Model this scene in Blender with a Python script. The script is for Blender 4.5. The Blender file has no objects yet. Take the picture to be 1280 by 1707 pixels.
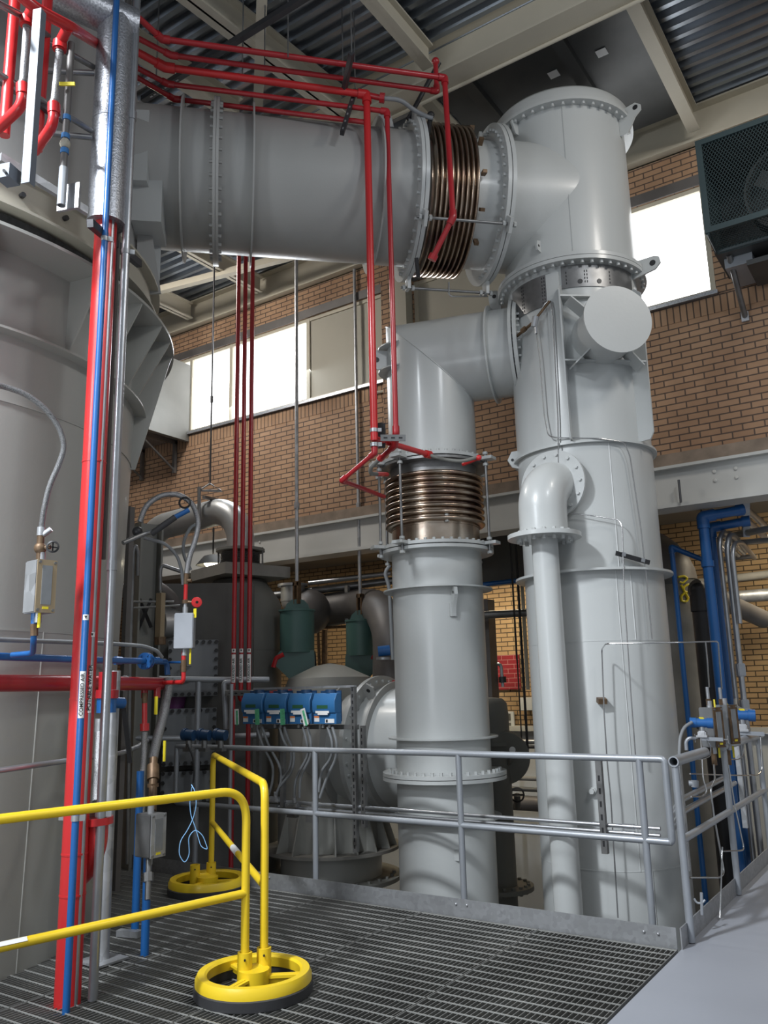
import bpy, bmesh, math, random
from mathutils import Vector, Matrix
random.seed(7)
PI = math.pi
SC = bpy.context.scene
COL = SC.collection

# ------------------------------------------------------------------ camera
F_PX = 1384.0
EYE = Vector((0, 0, 1.6))
YAW, PITCH, ROLL = math.radians(33.85), math.radians(11.93), math.radians(-1.40)
_f = Vector((-math.sin(YAW)*math.cos(PITCH), math.cos(YAW)*math.cos(PITCH), math.sin(PITCH)))
_r = Vector((math.cos(YAW), math.sin(YAW), 0))
_u = _r.cross(_f)
RGT = math.cos(ROLL)*_r + math.sin(ROLL)*_u
UPV = -math.sin(ROLL)*_r + math.cos(ROLL)*_u
FWD = _f
cam_data = bpy.data.cameras.new('camera')
cam = bpy.data.objects.new('camera', cam_data); COL.objects.link(cam)
cam_data.sensor_fit = 'VERTICAL'; cam_data.sensor_height = 24.0
cam_data.lens = 24.0*F_PX/1707.0
cam_data.clip_start = 0.05; cam_data.clip_end = 200
m = Matrix((RGT, UPV, -FWD)).transposed().to_4x4(); m.translation = EYE
cam.matrix_world = m
SC.camera = cam

# ------------------------------------------------------------------ light and exposure
SC.view_settings.view_transform = 'Standard'; SC.view_settings.look = 'None'
SC.view_settings.exposure = 0.34; SC.view_settings.gamma = 1.0
SC.view_settings.use_curve_mapping = False
W = bpy.data.worlds.new('world'); SC.world = W; W.use_nodes = True
W.node_tree.nodes['Background'].inputs[0].default_value = (0.86, 0.93, 1.0, 1)
W.node_tree.nodes['Background'].inputs[1].default_value = 0.33
def area(name, loc, target, sx, sy, power, col=(1, 1, 1)):
    l = bpy.data.lights.new(name, 'AREA'); l.shape = 'RECTANGLE'; l.size = sx; l.size_y = sy
    l.energy = power; l.color = col
    o = bpy.data.objects.new(name, l); COL.objects.link(o); o.location = loc
    o.rotation_euler = (Vector(target)-Vector(loc)).to_track_quat('-Z', 'Y').to_euler()
    return o
area('clerestory_daylight', (-4.6, -3.4, 5.4), (-3.4, 5.0, -1.5), 1.9, 1.0, 110, (0.88, 0.94, 1.0))
def spot(name, loc, target, cone, blend, power, rad, col=(1, 1, 1)):
    l = bpy.data.lights.new(name, 'SPOT'); l.spot_size = math.radians(cone); l.spot_blend = blend; l.energy = power; l.color = col; l.shadow_soft_size = rad
    o = bpy.data.objects.new(name, l); COL.objects.link(o); o.location = loc; o.rotation_euler = (Vector(target)-Vector(loc)).to_track_quat('-Z', 'Y').to_euler()
spot('high_bay_lamp', (-4.0, -0.6, 7.0), (-3.2, 6.4, -0.4), 60, 1.0, 2300, 0.30, (0.90, 0.95, 1.0))
area('walkway_lamp', (1.8, 3.0, 7.0), (-1.5, 5.0, 0.0), 0.9, 0.9, 70, (0.92, 0.96, 1.0))
area('aisle_lamp', (-6.4, 10.2, 3.2), (-6.6, 10.9, 0.0), 3.4, 0.3, 62, (1.0, 0.86, 0.62))
area('aisle_lamp', (-1.2, 9.9, 3.2), (-1.0, 11.2, 0.2), 1.8, 0.3, 36, (1.0, 0.88, 0.66))
area('window_daylight', (-7.7, 8.3, 6.1), (-7.0, 3.0, 1.5), 1.7, 1.0, 45, (0.86, 0.93, 1.0))
area('wall_fill_light', (-8.2, 5.6, 7.2), (-7.4, 8.5, 4.2), 0.8, 0.8, 95, (1.0, 0.95, 0.88))  # added area light, brightens the upper brick in the left bay
area('wall_fill_light', (1.2, 5.6, 7.1), (-0.4, 8.5, 3.6), 0.8, 0.8, 55, (1.0, 0.95, 0.88))  # second added light for the brick wall, right bay
area('side_area_light', (-3.2, 0.4, 1.9), (-6.0, 6.5, 1.0), 1.6, 1.2, 26, (0.9, 0.95, 1.0))  # free-standing area light at eye height, no window behind it

# ------------------------------------------------------------------ rays: a pixel and a known plane give a point in the hall
def ray(x, y):
    return RGT*((x-640)/F_PX) + UPV*(-(y-853.5)/F_PX) + FWD
def PY(x, y, Y): r = ray(x, y); return EYE + r*(Y/r.y)
def PX(x, y, X): r = ray(x, y); return EYE + r*(X/r.x)
def PZ(x, y, z): r = ray(x, y); return EYE + r*((z-EYE.z)/r.z)
def PD(x, y, d): r = ray(x, y); return EYE + r*(d/math.hypot(r.x, r.y))
def PV(x, y, c):
    """point on the ray nearest to the vertical line through c=(X,Y)"""
    r = ray(x, y); t = (r.x*c[0]+r.y*c[1])/(r.x*r.x+r.y*r.y); return EYE + r*t
def zat(x, y, c): return PV(x, y, c).z

# ------------------------------------------------------------------ materials
def node_mat(name): 
    m = bpy.data.materials.new(name); m.use_nodes = True
    return m, m.node_tree.nodes, m.node_tree.links, m.node_tree.nodes['Principled BSDF']
def paint(name, col, rough=0.4, metal=0.0, var=0.10, scale=3.0, bump=0.02, bscale=60, dirt=None, coat=0.0):
    m, N, L, b = node_mat(name)
    tc = N.new('ShaderNodeTexCoord')
    n1 = N.new('ShaderNodeTexNoise'); n1.inputs['Scale'].default_value = scale; n1.inputs['Detail'].default_value = 5
    L.new(tc.outputs['Object'], n1.inputs['Vector'])
    mx = N.new('ShaderNodeMix'); mx.data_type = 'RGBA'
    a = [max(0, c*(1-var)) for c in col]; c2 = [min(1, c*(1+var)) for c in col]
    if dirt: a = list(dirt)
    mx.inputs[6].default_value = (*a, 1); mx.inputs[7].default_value = (*c2, 1)
    rp = N.new('ShaderNodeValToRGB'); rp.color_ramp.elements[0].position = 0.3; rp.color_ramp.elements[1].position = 0.7 if not dirt else 0.5
    L.new(n1.outputs['Fac'], rp.inputs['Fac']); L.new(rp.outputs['Color'], mx.inputs[0]); L.new(mx.outputs[2], b.inputs['Base Color'])
    b.inputs['Roughness'].default_value = rough; b.inputs['Metallic'].default_value = metal
    b.inputs['Coat Weight'].default_value = coat; b.inputs['Coat Roughness'].default_value = 0.15
    if bump:
        n2 = N.new('ShaderNodeTexNoise'); n2.inputs['Scale'].default_value = bscale; n2.inputs['Detail'].default_value = 3
        L.new(tc.outputs['Object'], n2.inputs['Vector'])
        bp = N.new('ShaderNodeBump'); bp.inputs['Strength'].default_value = min(1, bump*10); bp.inputs['Distance'].default_value = 0.002
        L.new(n2.outputs['Fac'], bp.inputs['Height']); L.new(bp.outputs['Normal'], b.inputs['Normal'])
    return m
def brick_mat(name, c1, c2, mortar, axis='x', bw=0.203, bh=0.0677, ms=0.007):
    m, N, L, b = node_mat(name)
    tc = N.new('ShaderNodeTexCoord'); sp = N.new('ShaderNodeSeparateXYZ'); cb = N.new('ShaderNodeCombineXYZ')
    L.new(tc.outputs['Object'], sp.inputs[0]); L.new(sp.outputs['X' if axis == 'x' else 'Y'], cb.inputs[0]); L.new(sp.outputs['Z'], cb.inputs[1])
    t = N.new('ShaderNodeTexBrick'); L.new(cb.outputs[0], t.inputs['Vector'])
    t.inputs['Scale'].default_value = 1.0; t.inputs['Brick Width'].default_value = bw; t.inputs['Row Height'].default_value = bh
    t.inputs['Mortar Size'].default_value = ms; t.inputs['Mortar Smooth'].default_value = 0.1; t.inputs['Bias'].default_value = 0.0
    t.inputs['Color1'].default_value = (*c1, 1); t.inputs['Color2'].default_value = (*c2, 1); t.inputs['Mortar'].default_value = (*mortar, 1)
    n = N.new('ShaderNodeTexNoise'); n.inputs['Scale'].default_value = 1.6; n.inputs['Detail'].default_value = 6
    L.new(tc.outputs['Object'], n.inputs['Vector'])
    mx = N.new('ShaderNodeMix'); mx.data_type = 'RGBA'; mx.blend_type = 'MULTIPLY'; mx.inputs[0].default_value = 1.0
    rp = N.new('ShaderNodeValToRGB'); rp.color_ramp.elements[0].color = (0.72, 0.68, 0.66, 1); rp.color_ramp.elements[1].color = (1.1, 1.08, 1.05, 1)
    rp.color_ramp.elements[0].position = 0.32; rp.color_ramp.elements[1].position = 0.66
    L.new(n.outputs['Fac'], rp.inputs['Fac']); L.new(t.outputs['Color'], mx.inputs[6]); L.new(rp.outputs['Color'], mx.inputs[7])
    L.new(mx.outputs[2], b.inputs['Base Color']); b.inputs['Roughness'].default_value = 0.8
    bp = N.new('ShaderNodeBump'); bp.inputs['Strength'].default_value = 0.7; bp.inputs['Distance'].default_value = 0.006; bp.invert = True
    L.new(t.outputs['Fac'], bp.inputs['Height']); L.new(bp.outputs['Normal'], b.inputs['Normal'])
    return m
def galv(name, dark=0.32, light=0.5, rough=0.42, scale=14):
    m, N, L, b = node_mat(name)
    tc = N.new('ShaderNodeTexCoord'); v = N.new('ShaderNodeTexVoronoi'); v.inputs['Scale'].default_value = scale
    L.new(tc.outputs['Object'], v.inputs['Vector'])
    n = N.new('ShaderNodeTexNoise'); n.inputs['Scale'].default_value = 5; L.new(tc.outputs['Object'], n.inputs['Vector'])
    ad = N.new('ShaderNodeMath'); ad.operation = 'MULTIPLY'; L.new(v.outputs['Color'], ad.inputs[0]); L.new(n.outputs['Fac'], ad.inputs[1])
    rp = N.new('ShaderNodeValToRGB'); rp.color_ramp.elements[0].color = (dark, dark*1.02, dark*1.05, 1); rp.color_ramp.elements[1].color = (light, light*1.02, light*1.06, 1)
    rp.color_ramp.elements[1].position = 0.5
    L.new(ad.outputs[0], rp.inputs['Fac']); L.new(rp.outputs['Color'], b.inputs['Base Color'])
    b.inputs['Metallic'].default_value = 0.65; b.inputs['Roughness'].default_value = rough
    return m
def braid_mat(name, col=(0.45, 0.45, 0.46)):
    m, N, L, b = node_mat(name)
    tc = N.new('ShaderNodeTexCoord'); v = N.new('ShaderNodeTexVoronoi'); v.inputs['Scale'].default_value = 220
    L.new(tc.outputs['Object'], v.inputs['Vector'])
    rp = N.new('ShaderNodeValToRGB'); rp.color_ramp.elements[0].color = (*col, 1); rp.color_ramp.elements[1].color = (col[0]*.35, col[1]*.35, col[2]*.35, 1)
    L.new(v.outputs['Distance'], rp.inputs['Fac']); L.new(rp.outputs['Color'], b.inputs['Base Color'])
    bp = N.new('ShaderNodeBump'); bp.inputs['Strength'].default_value = 0.6; bp.inputs['Distance'].default_value = 0.003; bp.invert = True
    L.new(v.outputs['Distance'], bp.inputs['Height']); L.new(bp.outputs['Normal'], b.inputs['Normal'])
    b.inputs['Metallic'].default_value = 0.7; b.inputs['Roughness'].default_value = 0.4
    return m
def glow(name, col, s):
    m, N, L, b = node_mat(name)
    b.inputs['Base Color'].default_value = (*col, 1); b.inputs['Emission Color'].default_value = (*col, 1); b.inputs['Emission Strength'].default_value = s
    return m

M = dict(
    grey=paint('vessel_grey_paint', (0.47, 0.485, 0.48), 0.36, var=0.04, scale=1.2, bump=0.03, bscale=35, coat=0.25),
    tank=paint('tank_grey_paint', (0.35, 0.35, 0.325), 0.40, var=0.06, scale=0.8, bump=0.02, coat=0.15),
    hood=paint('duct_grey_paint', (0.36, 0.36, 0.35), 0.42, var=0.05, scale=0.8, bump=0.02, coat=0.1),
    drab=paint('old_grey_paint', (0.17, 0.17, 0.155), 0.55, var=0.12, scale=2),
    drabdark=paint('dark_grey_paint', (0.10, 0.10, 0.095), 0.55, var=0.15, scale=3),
    greyplate=paint('cover_plate_grey', (0.21, 0.225, 0.24), 0.5, var=0.08, scale=3),
    red=paint('red_pipe_paint', (0.36, 0.014, 0.02), 0.36, var=0.10, scale=3, coat=0.2),
    redbright=paint('bright_red_pipe_paint', (0.52, 0.02, 0.022), 0.34, var=0.06, scale=2, coat=0.25),
    blue=paint('blue_pipe_paint', (0.012, 0.105, 0.33), 0.36, var=0.08, coat=0.25),
    bluebox=paint('blue_enamel', (0.03, 0.14, 0.33), 0.4, var=0.05, coat=0.2),
    bluedark=paint('dark_blue_enamel', (0.015, 0.05, 0.12), 0.4, var=0.1),
    yellow=paint('yellow_powder_coat', (0.80, 0.56, 0.02), 0.38, var=0.05, scale=5, coat=0.2),
    rubber=paint('black_rubber', (0.035, 0.035, 0.038), 0.6, var=0.2),
    black=paint('black_steel', (0.02, 0.02, 0.022), 0.45, var=0.2),
    strut=paint('dark_strut', (0.06, 0.06, 0.065), 0.45, metal=0.5, var=0.2),
    rail=paint('aluminium_rail_paint', (0.34, 0.36, 0.39), 0.38, metal=0.35, var=0.06, scale=6, bscale=120),
    galv=galv('galvanised_steel'),
    kick=galv('galvanised_kick_plate', 0.32, 0.42, 0.5, 34),
    conduit=paint('conduit_steel', (0.42, 0.43, 0.45), 0.33, metal=0.8, var=0.1, scale=6),
    tubing=paint('stainless_tube', (0.50, 0.50, 0.50), 0.25, metal=0.95, var=0.05),
    alu=paint('stucco_aluminium', (0.40, 0.41, 0.44), 0.38, metal=0.8, var=0.28, scale=75, bump=0.1, bscale=75),  # strong colour speckle stands in for light on the stucco dimples
    clad=paint('insulation_cladding', (0.40, 0.41, 0.41), 0.38, metal=0.55, var=0.15, scale=3),
    claddark=paint('brown_lagging', (0.13, 0.12, 0.115), 0.5, metal=0.2, var=0.2, scale=3),
    cream=paint('cream_steel_paint', (0.50, 0.46, 0.37), 0.6, var=0.06, scale=2),
    panel=paint('cream_infill_panel', (0.40, 0.375, 0.31), 0.65, var=0.04, scale=1.5),
    beam=paint('pale_grey_beam_paint', (0.50, 0.50, 0.48), 0.6, var=0.08, scale=1.4),
    ledge=paint('brown_stone_ledge', (0.22, 0.17, 0.13), 0.85, var=0.25, scale=5),
    concrete=paint('concrete', (0.24, 0.23, 0.21), 0.85, var=0.2, scale=2.5),
    soffit=paint('concrete_soffit', (0.22, 0.20, 0.17), 0.9, var=0.12, scale=1.5),
    white=paint('white_wall_paint', (0.55, 0.57, 0.58), 0.7, var=0.05),
    darkfloor=paint('basement_floor', (0.10, 0.095, 0.09), 0.8, var=0.2),
    walkway=paint('grey_floor_paint', (0.30, 0.315, 0.355), 0.42, var=0.04, scale=1.5, bump=0.02, bscale=30),
    grating=paint('steel_grating', (0.22, 0.22, 0.21), 0.45, metal=0.5, var=0.25, scale=2.0, bump=0),  # bars darkened in colour so the gaps between them read as shaded
    rod=paint('lit_steel_rod', (0.46, 0.46, 0.44), 0.4, metal=0.5, var=0.2, scale=2.0, bump=0),  # lighter than the bars: light caught on the rods is put into the colour
    bluegrey=paint('dimmed_blue_grey', (0.15, 0.17, 0.20), 0.5, var=0.08),  # base colour darkened to carry the dimness of the top left corner
    deck=paint('galvanised_deck', (0.30, 0.33, 0.37), 0.3, metal=0.85, var=0.2, scale=2),
    deckframe=paint('dark_sheet_steel', (0.085, 0.088, 0.088), 0.5, metal=0.4, var=0.2, scale=2),
    steel=paint('dull_steel', (0.22, 0.22, 0.22), 0.4, metal=0.7, var=0.2, scale=8),
    brass=paint('weathered_brass', (0.15, 0.095, 0.055), 0.5, metal=0.5, var=0.3, scale=20),
    bronzeplate=paint('tan_lacquered_plate', (0.36, 0.28, 0.18), 0.45, metal=0.4, var=0.08, scale=6),
    green=paint('green_hanger_paint', (0.065, 0.14, 0.125), 0.45, var=0.08, scale=3),
    braid=braid_mat('steel_braid'),
    flex=paint('grey_flex_conduit', (0.20, 0.21, 0.22), 0.5, var=0.1, bump=0.05, bscale=200),
    lamp=glow('lamp_glow', (1.0, 0.9, 0.65), 12.0),
    window=glow('daylit_window_glass', (0.96, 0.98, 1.0), 2.6),
    label=paint('white_label', (0.75, 0.75, 0.74), 0.5, var=0.02, bump=0),
    ink=paint('black_ink', (0.01, 0.01, 0.01), 0.6, var=0.05, bump=0),
    orange=paint('orange_print', (0.7, 0.2, 0.05), 0.6, var=0.05, bump=0),
    tagyellow=paint('yellow_tag', (0.75, 0.62, 0.03), 0.5, var=0.05, bump=0),
    taggreen=paint('green_tag', (0.10, 0.42, 0.22), 0.5, var=0.2, scale=40, bump=0),
    lcd=paint('dark_lcd', (0.03, 0.10, 0.05), 0.2, var=0.05, bump=0),
    glass=paint('grey_sight_glass', (0.20, 0.21, 0.22), 0.15, var=0.1, scale=12, bump=0),
    purple=paint('purple_paint', (0.13, 0.03, 0.13), 0.5, var=0.1),
    tape=paint('blue_masking_tape', (0.03, 0.16, 0.40), 0.6, var=0.1),
    cagegreen=paint('dark_green_cage', (0.035, 0.055, 0.06), 0.45, var=0.1),
    wire=paint('light_blue_wire', (0.22, 0.45, 0.75), 0.5, var=0.05, bump=0),
    foam=paint('black_foam', (0.02, 0.02, 0.02), 0.9, var=0.4, scale=30, bump=0.1, bscale=40),
)
M['brick'] = brick_mat('tan_brick', (0.365, 0.225, 0.135), (0.43, 0.275, 0.17), (0.10, 0.07, 0.055))
M['brickside'] = brick_mat('tan_brick_return', (0.365, 0.225, 0.135), (0.43, 0.275, 0.17), (0.10, 0.07, 0.055), 'y')
M['brickyel'] = brick_mat('yellow_brick', (0.40, 0.27, 0.14), (0.46, 0.32, 0.17), (0.07, 0.05, 0.03))
M['redtile'] = brick_mat('red_glazed_tile', (0.24, 0.01, 0.02), (0.26, 0.012, 0.022), (0.4, 0.2, 0.2), ms=0.004)
M['soldier'] = brick_mat('soldier_course', (0.365, 0.225, 0.135), (0.43, 0.275, 0.17), (0.10, 0.07, 0.055), bw=0.0677, bh=0.21)
def bellows_mat():
    m, N, L, b = node_mat('heat_tinted_stainless')
    tc = N.new('ShaderNodeTexCoord'); n = N.new('ShaderNodeTexNoise'); n.inputs['Scale'].default_value = 3.5; n.inputs['Detail'].default_value = 4
    L.new(tc.outputs['Object'], n.inputs['Vector'])
    rp = N.new('ShaderNodeValToRGB'); e = rp.color_ramp.elements
    e[0].position = 0.30; e[0].color = (0.16, 0.10, 0.10, 1); e[1].position = 0.75; e[1].color = (0.56, 0.50, 0.43, 1)
    k = e.new(0.48); k.color = (0.38, 0.29, 0.22, 1)
    L.new(n.outputs['Fac'], rp.inputs['Fac']); L.new(rp.outputs['Color'], b.inputs['Base Color'])
    b.inputs['Metallic'].default_value = 0.95; b.inputs['Roughness'].default_value = 0.24
    return m
M['bellows'] = bellows_mat()

# ------------------------------------------------------------------ mesh helpers
def frame(d):
    d = Vector(d).normalized()
    a = Vector((0, 0, 1)) if abs(d.z) < 0.9 else Vector((1, 0, 0))
    u = a.cross(d).normalized(); v = d.cross(u)
    return u, v, d
ORG = {}
class MB:
    def __init__(s): s.v = []; s.f = []
    def add(s, vs, fs):
        k = len(s.v); s.v += [Vector(p) for p in vs]; s.f += [tuple(i+k for i in f) for f in fs]; return s
    def box(s, c, size, ax=None, bev=0):
        c = Vector(c); X, Y, Z = [Vector(a) for a in (ax or ((1, 0, 0), (0, 1, 0), (0, 0, 1)))]
        hx, hy, hz = [q/2 for q in size]
        if bev <= 0:
            vs = [c+X*(i*hx)+Y*(j*hy)+Z*(k*hz) for i in (-1, 1) for j in (-1, 1) for k in (-1, 1)]
            return s.add(vs, [(0, 1, 3, 2), (4, 6, 7, 5), (0, 4, 5, 1), (2, 3, 7, 6), (0, 2, 6, 4), (1, 5, 7, 3)])
        bm = bmesh.new(); bmesh.ops.create_cube(bm, size=1)
        for v in bm.verts: v.co = Vector((v.co.x*size[0], v.co.y*size[1], v.co.z*size[2]))
        bmesh.ops.bevel(bm, geom=bm.edges[:], offset=bev, segments=2, affect='EDGES')
        bm.verts.index_update()
        s.add([c+X*v.co.x+Y*v.co.y+Z*v.co.z for v in bm.verts], [[v.index for v in f.verts] for f in bm.faces]); bm.free(); return s
    def bx(s, x0, x1, y0, y1, z0, z1): return s.box(((x0+x1)/2, (y0+y1)/2, (z0+z1)/2), (x1-x0, y1-y0, z1-z0))
    def lathe(s, prof, o=(0, 0, 0), ax=(0, 0, 1), n=24, a0=0, a1=2*PI, closed=False):
        """prof: (radius, height along ax)"""
        u, v, d = frame(ax); o = Vector(o); full = abs(a1-a0) > 2*PI-1e-4; m_ = n if full else n+1
        vs = []
        for r, h in prof:
            for i in range(m_):
                a = a0+(a1-a0)*i/n; vs.append(o+d*h+(u*math.cos(a)+v*math.sin(a))*r)
        fs = []; R = len(prof)
        for j in range(R if closed else R-1):
            for i in range(n):
                i2 = (i+1) % m_; j2 = (j+1) % R
                fs.append((j*m_+i, j*m_+i2, j2*m_+i2, j2*m_+i))
        if full and not closed:
            if prof[0][0] > 1e-6: fs.append(tuple(range(m_))[::-1])
            if prof[-1][0] > 1e-6: fs.append(tuple((R-1)*m_+i for i in range(m_)))
        return s.add(vs, fs)
    def cyl(s, p0, p1, r, n=16, r2=None):
        p0 = Vector(p0); p1 = Vector(p1); L_ = (p1-p0).length
        return s.lathe([(r, 0), (r if r2 is None else r2, L_)], p0, p1-p0, n)
    def ring(s, o, ax, ri, ro, h, n=48):
        return s.lathe([(ri, -h/2), (ro, -h/2), (ro, h/2), (ri, h/2)], o, ax, n, closed=True)
    def tube(s, pts, r, n=12, fil=0.0, seg=6, caps=True):
        q0 = [Vector(p) for p in pts]; rl = isinstance(r, (list, tuple))
        pts = q0 if rl else [p for i, p in enumerate(q0) if i == 0 or (p-q0[i-1]).length > 1e-5]
        if fil > 0 and len(pts) > 2:
            q = [pts[0]]
            for a, b, c in zip(pts, pts[1:], pts[2:]):
                l = min(fil, (a-b).length*0.45, (c-b).length*0.45)
                s0 = b+(a-b).normalized()*l; s1 = b+(c-b).normalized()*l
                for i in range(seg+1):
                    t = i/seg; q.append(s0*(1-t)**2+b*(2*t*(1-t))+s1*t*t)
            q.append(pts[-1]); pts = q
        rr = r if isinstance(r, (list, tuple)) else [r]*len(pts)
        tan = [(pts[min(i+1, len(pts)-1)]-pts[max(i-1, 0)]).normalized() for i in range(len(pts))]
        u, v, d = frame(tan[0]); vs = []
        for i, p in enumerate(pts):
            if i:
                ax_ = tan[i-1].cross(tan[i])
                if ax_.length > 1e-7:
                    R_ = Matrix.Rotation(tan[i-1].angle(tan[i]), 3, ax_.normalized()); u = R_ @ u; v = R_ @ v
            k = 1.0
            if 0 < i < len(pts)-1:
                d1 = (p-pts[i-1]).normalized(); d2 = (pts[i+1]-p).normalized(); k = 1/max(0.5, math.cos(d1.angle(d2)/2)) if fil == 0 else 1
            for j in range(n):
                a = 2*PI*j/n; vs.append(p+(u*math.cos(a)+v*math.sin(a))*rr[i]*k)
        fs = [(i*n+j, i*n+(j+1) % n, (i+1)*n+(j+1) % n, (i+1)*n+j) for i in range(len(pts)-1) for j in range(n)]
        if caps: fs += [tuple(range(n))[::-1], tuple((len(pts)-1)*n+j for j in range(n))]
        return s.add(vs, fs)
    def prism(s, poly, o, X, Y, th):
        """poly: 2D outline in the (X,Y) frame at o, thickness th centred"""
        o = Vector(o); X = Vector(X).normalized(); Y = Vector(Y).normalized(); Z = X.cross(Y).normalized()*(th/2); n = len(poly)
        vs = [o+X*a+Y*b-Z for a, b in poly]+[o+X*a+Y*b+Z for a, b in poly]
        return s.add(vs, [tuple(range(n))[::-1], tuple(range(n, 2*n))]+[(i, (i+1) % n, n+(i+1) % n, n+i) for i in range(n)])
    def sphere(s, c, r, n=14, sc=(1, 1, 1)):
        prof = [(max(1e-5, r*math.sin(PI*i/8)), -r*math.cos(PI*i/8)) for i in range(9)]
        k = len(s.v); s.lathe(prof, (0, 0, 0), (0, 0, 1), n)
        for i in range(k, len(s.v)): s.v[i] = Vector(c)+Vector([s.v[i][q]*sc[q] for q in range(3)])
        return s
    def build(s, name, mat, parent=None, smooth=35, bev=0):
        me = bpy.data.meshes.new(name); o0 = ORG.get(parent.name, Vector()) if parent else Vector()
        me.from_pydata([v-o0 for v in s.v], [], s.f); me.update()
        bm = bmesh.new(); bm.from_mesh(me); bmesh.ops.recalc_face_normals(bm, faces=bm.faces); bm.to_mesh(me); bm.free()
        me.materials.append(M[mat] if isinstance(mat, str) else mat)
        for p in me.polygons: p.use_smooth = True
        me.set_sharp_from_angle(angle=math.radians(smooth))
        o = bpy.data.objects.new(name, me); COL.objects.link(o)
        if parent: o.parent = parent; ORG[o.name] = o0
        else: ORG[o.name] = Vector()
        if bev:
            b = o.modifiers.new('bevel', 'BEVEL'); b.width = bev; b.segments = 2; b.limit_method = 'ANGLE'
        return o
def tag(o, label=None, cat=None, group=None, kind=None):
    if label: o['label'] = label
    if cat: o['category'] = cat
    if group: o['group'] = group
    if kind: o['kind'] = kind
    return o
def thing(name, loc, label, cat, group=None):
    o = bpy.data.objects.new(name, None); COL.objects.link(o); o.location = loc; o.empty_display_size = 0.1
    ORG[o.name] = Vector(loc); return tag(o, label, cat, group)
def struct(name, mb, mat, **k): return tag(mb.build(name, mat, **k), kind='structure')
def copy_tree(o, parent=None):
    c = o.copy(); COL.objects.link(c); c.parent = parent
    for ch in o.children: copy_tree(ch, c)
    return c
def bolts(parent, o, ax, R, n, r=0.014, h=0.02, z=0.0, mat='grey', both=0.0, a0=0.0, keep=None):
    """a circle of hex bolts; each one is a mesh of its own under the flange"""
    u, v, d = frame(ax); o = Vector(o); src = None; org = ORG.get(parent.name, Vector())
    for i in range(n):
        a = a0+2*PI*i/n; p = o+(u*math.cos(a)+v*math.sin(a))*R+d*z
        if keep and not keep(p): continue
        if src is None:
            b = MB(); b.lathe([(r, -h), (r, h)] if not both else [(r, -both-h), (r, -both), (r*0.6, -both), (r*0.6, both), (r, both), (r, both+h)], (0, 0, 0), d, 6)
            src = b.build('bolt', mat); q = src; q.parent = parent; ORG[q.name] = org
        else:
            q = src.copy(); COL.objects.link(q); q.parent = parent
        q.location = p-org
facing = lambda p, c: (Vector((c[0], c[1], 0))-Vector((p[0], p[1], 0))).dot(Vector((c[0], c[1], 0))) > -0.12

# ================================================================== STRUCTURE
WY = 8.5       # face of the upper brick wall
LY = 11.6      # face of the lower wall behind the beam
SILL, HEAD = 5.50, 6.74
BF = -2.8      # basement floor
# upper wall round its window strips
def wall_run(mb, x0, x1, holes, z0, z1, y0, y1):
    holes = sorted(holes); x = x0
    for a, b in holes:
        mb.bx(x, a, y0, y1, z0, z1); mb.bx(a, b, y0, y1, z0, SILL); mb.bx(a, b, y0, y1, HEAD, z1); x = b
    mb.bx(x, x1, y0, y1, z0, z1)
w = MB(); wall_run(w, -14, 8, [(-9.85, -5.62), (-5.16, -1.52)], 3.86, 7.2, WY, WY+0.35)
struct('wall_back', w, 'brick')
struct('trim_1', MB().bx(-13.9, 7.9, WY-0.004, WY+0.05, SILL-0.225, SILL-0.03), 'soldier')
# stone ledge and steel spandrel beam
struct('trim_2', MB().bx(-14, 8, WY-0.09, WY+0.3, 3.72, 3.86), 'ledge')
sb = MB().bx(-14, 8, WY-0.05, WY+0.02, 3.34, 3.72).bx(-14, 8, WY-0.12, WY+0.2, 3.30, 3.34).bx(-14, 8, WY-0.12, WY+0.2, 3.70, 3.73)
bo = tag(sb.build('steel_beam', 'beam'), 'long pale grey steel beam carrying the upper brick wall', 'beam')
for cx, cz in ((-7.95, 3.56), (-1.72, 3.56)):
    for dx in (0, 0.2):
        for dz in (0, 0.09):
            b = MB().sphere((cx+dx, WY-0.055, cz+dz-0.04), 0.02, 8, (1, 0.5, 1)).build('rivet', 'beam', bo)
# windows: frames and daylit panes
def window(name, x0, x1, mull, panes, blank=()):
    fr = MB()
    fr.bx(x0, x1, WY+0.02, WY+0.10, SILL, SILL+0.05).bx(x0, x1, WY+0.02, WY+0.10, HEAD-0.05, HEAD)
    for xm in [x0+0.025]+mull+[x1-0.025]: fr.bx(xm-0.03, xm+0.03, WY+0.015, WY+0.11, SILL, HEAD)
    fo = struct(name, fr, 'cream')
    s = MB().bx(x0-0.02, x1+0.02, WY-0.05, WY+0.06, SILL-0.035, SILL+0.005).build('window_sill', 'alu', fo)
    for a, b in panes: MB().bx(a, b, WY+0.055, WY+0.065, SILL+0.05, HEAD-0.05).build('pane', 'window', fo)
    for a, b in blank: MB().bx(a, b, WY+0.04, WY+0.075, SILL+0.05, HEAD-0.05).build('infill_panel', 'panel', fo)
    MB().bx(x0, x1, WY-0.02, WY+0.10, HEAD, HEAD+0.12).build('lintel', 'claddark', fo)
window('window_1', -9.85, -5.62, [-9.28, -8.42, -6.93], [(-9.8, -6.93)], [(-6.93, -5.65)])
window('window_2', -5.16, -1.52, [-3.3], [(-3.3, -1.55)], [(-5.13, -3.3)])
# pilaster between the two window bays
struct('wall_pilaster', MB().bx(-5.60, -5.36, WY-0.10, WY, 3.86, 7.2), 'brick')
tag(MB().bx(-5.36, -5.18, WY-0.16, WY+0.01, 3.74, 7.4).build('steel_column', 'panel'), 'cream steel column against the upper brick wall between the window strips', 'column')
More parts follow.
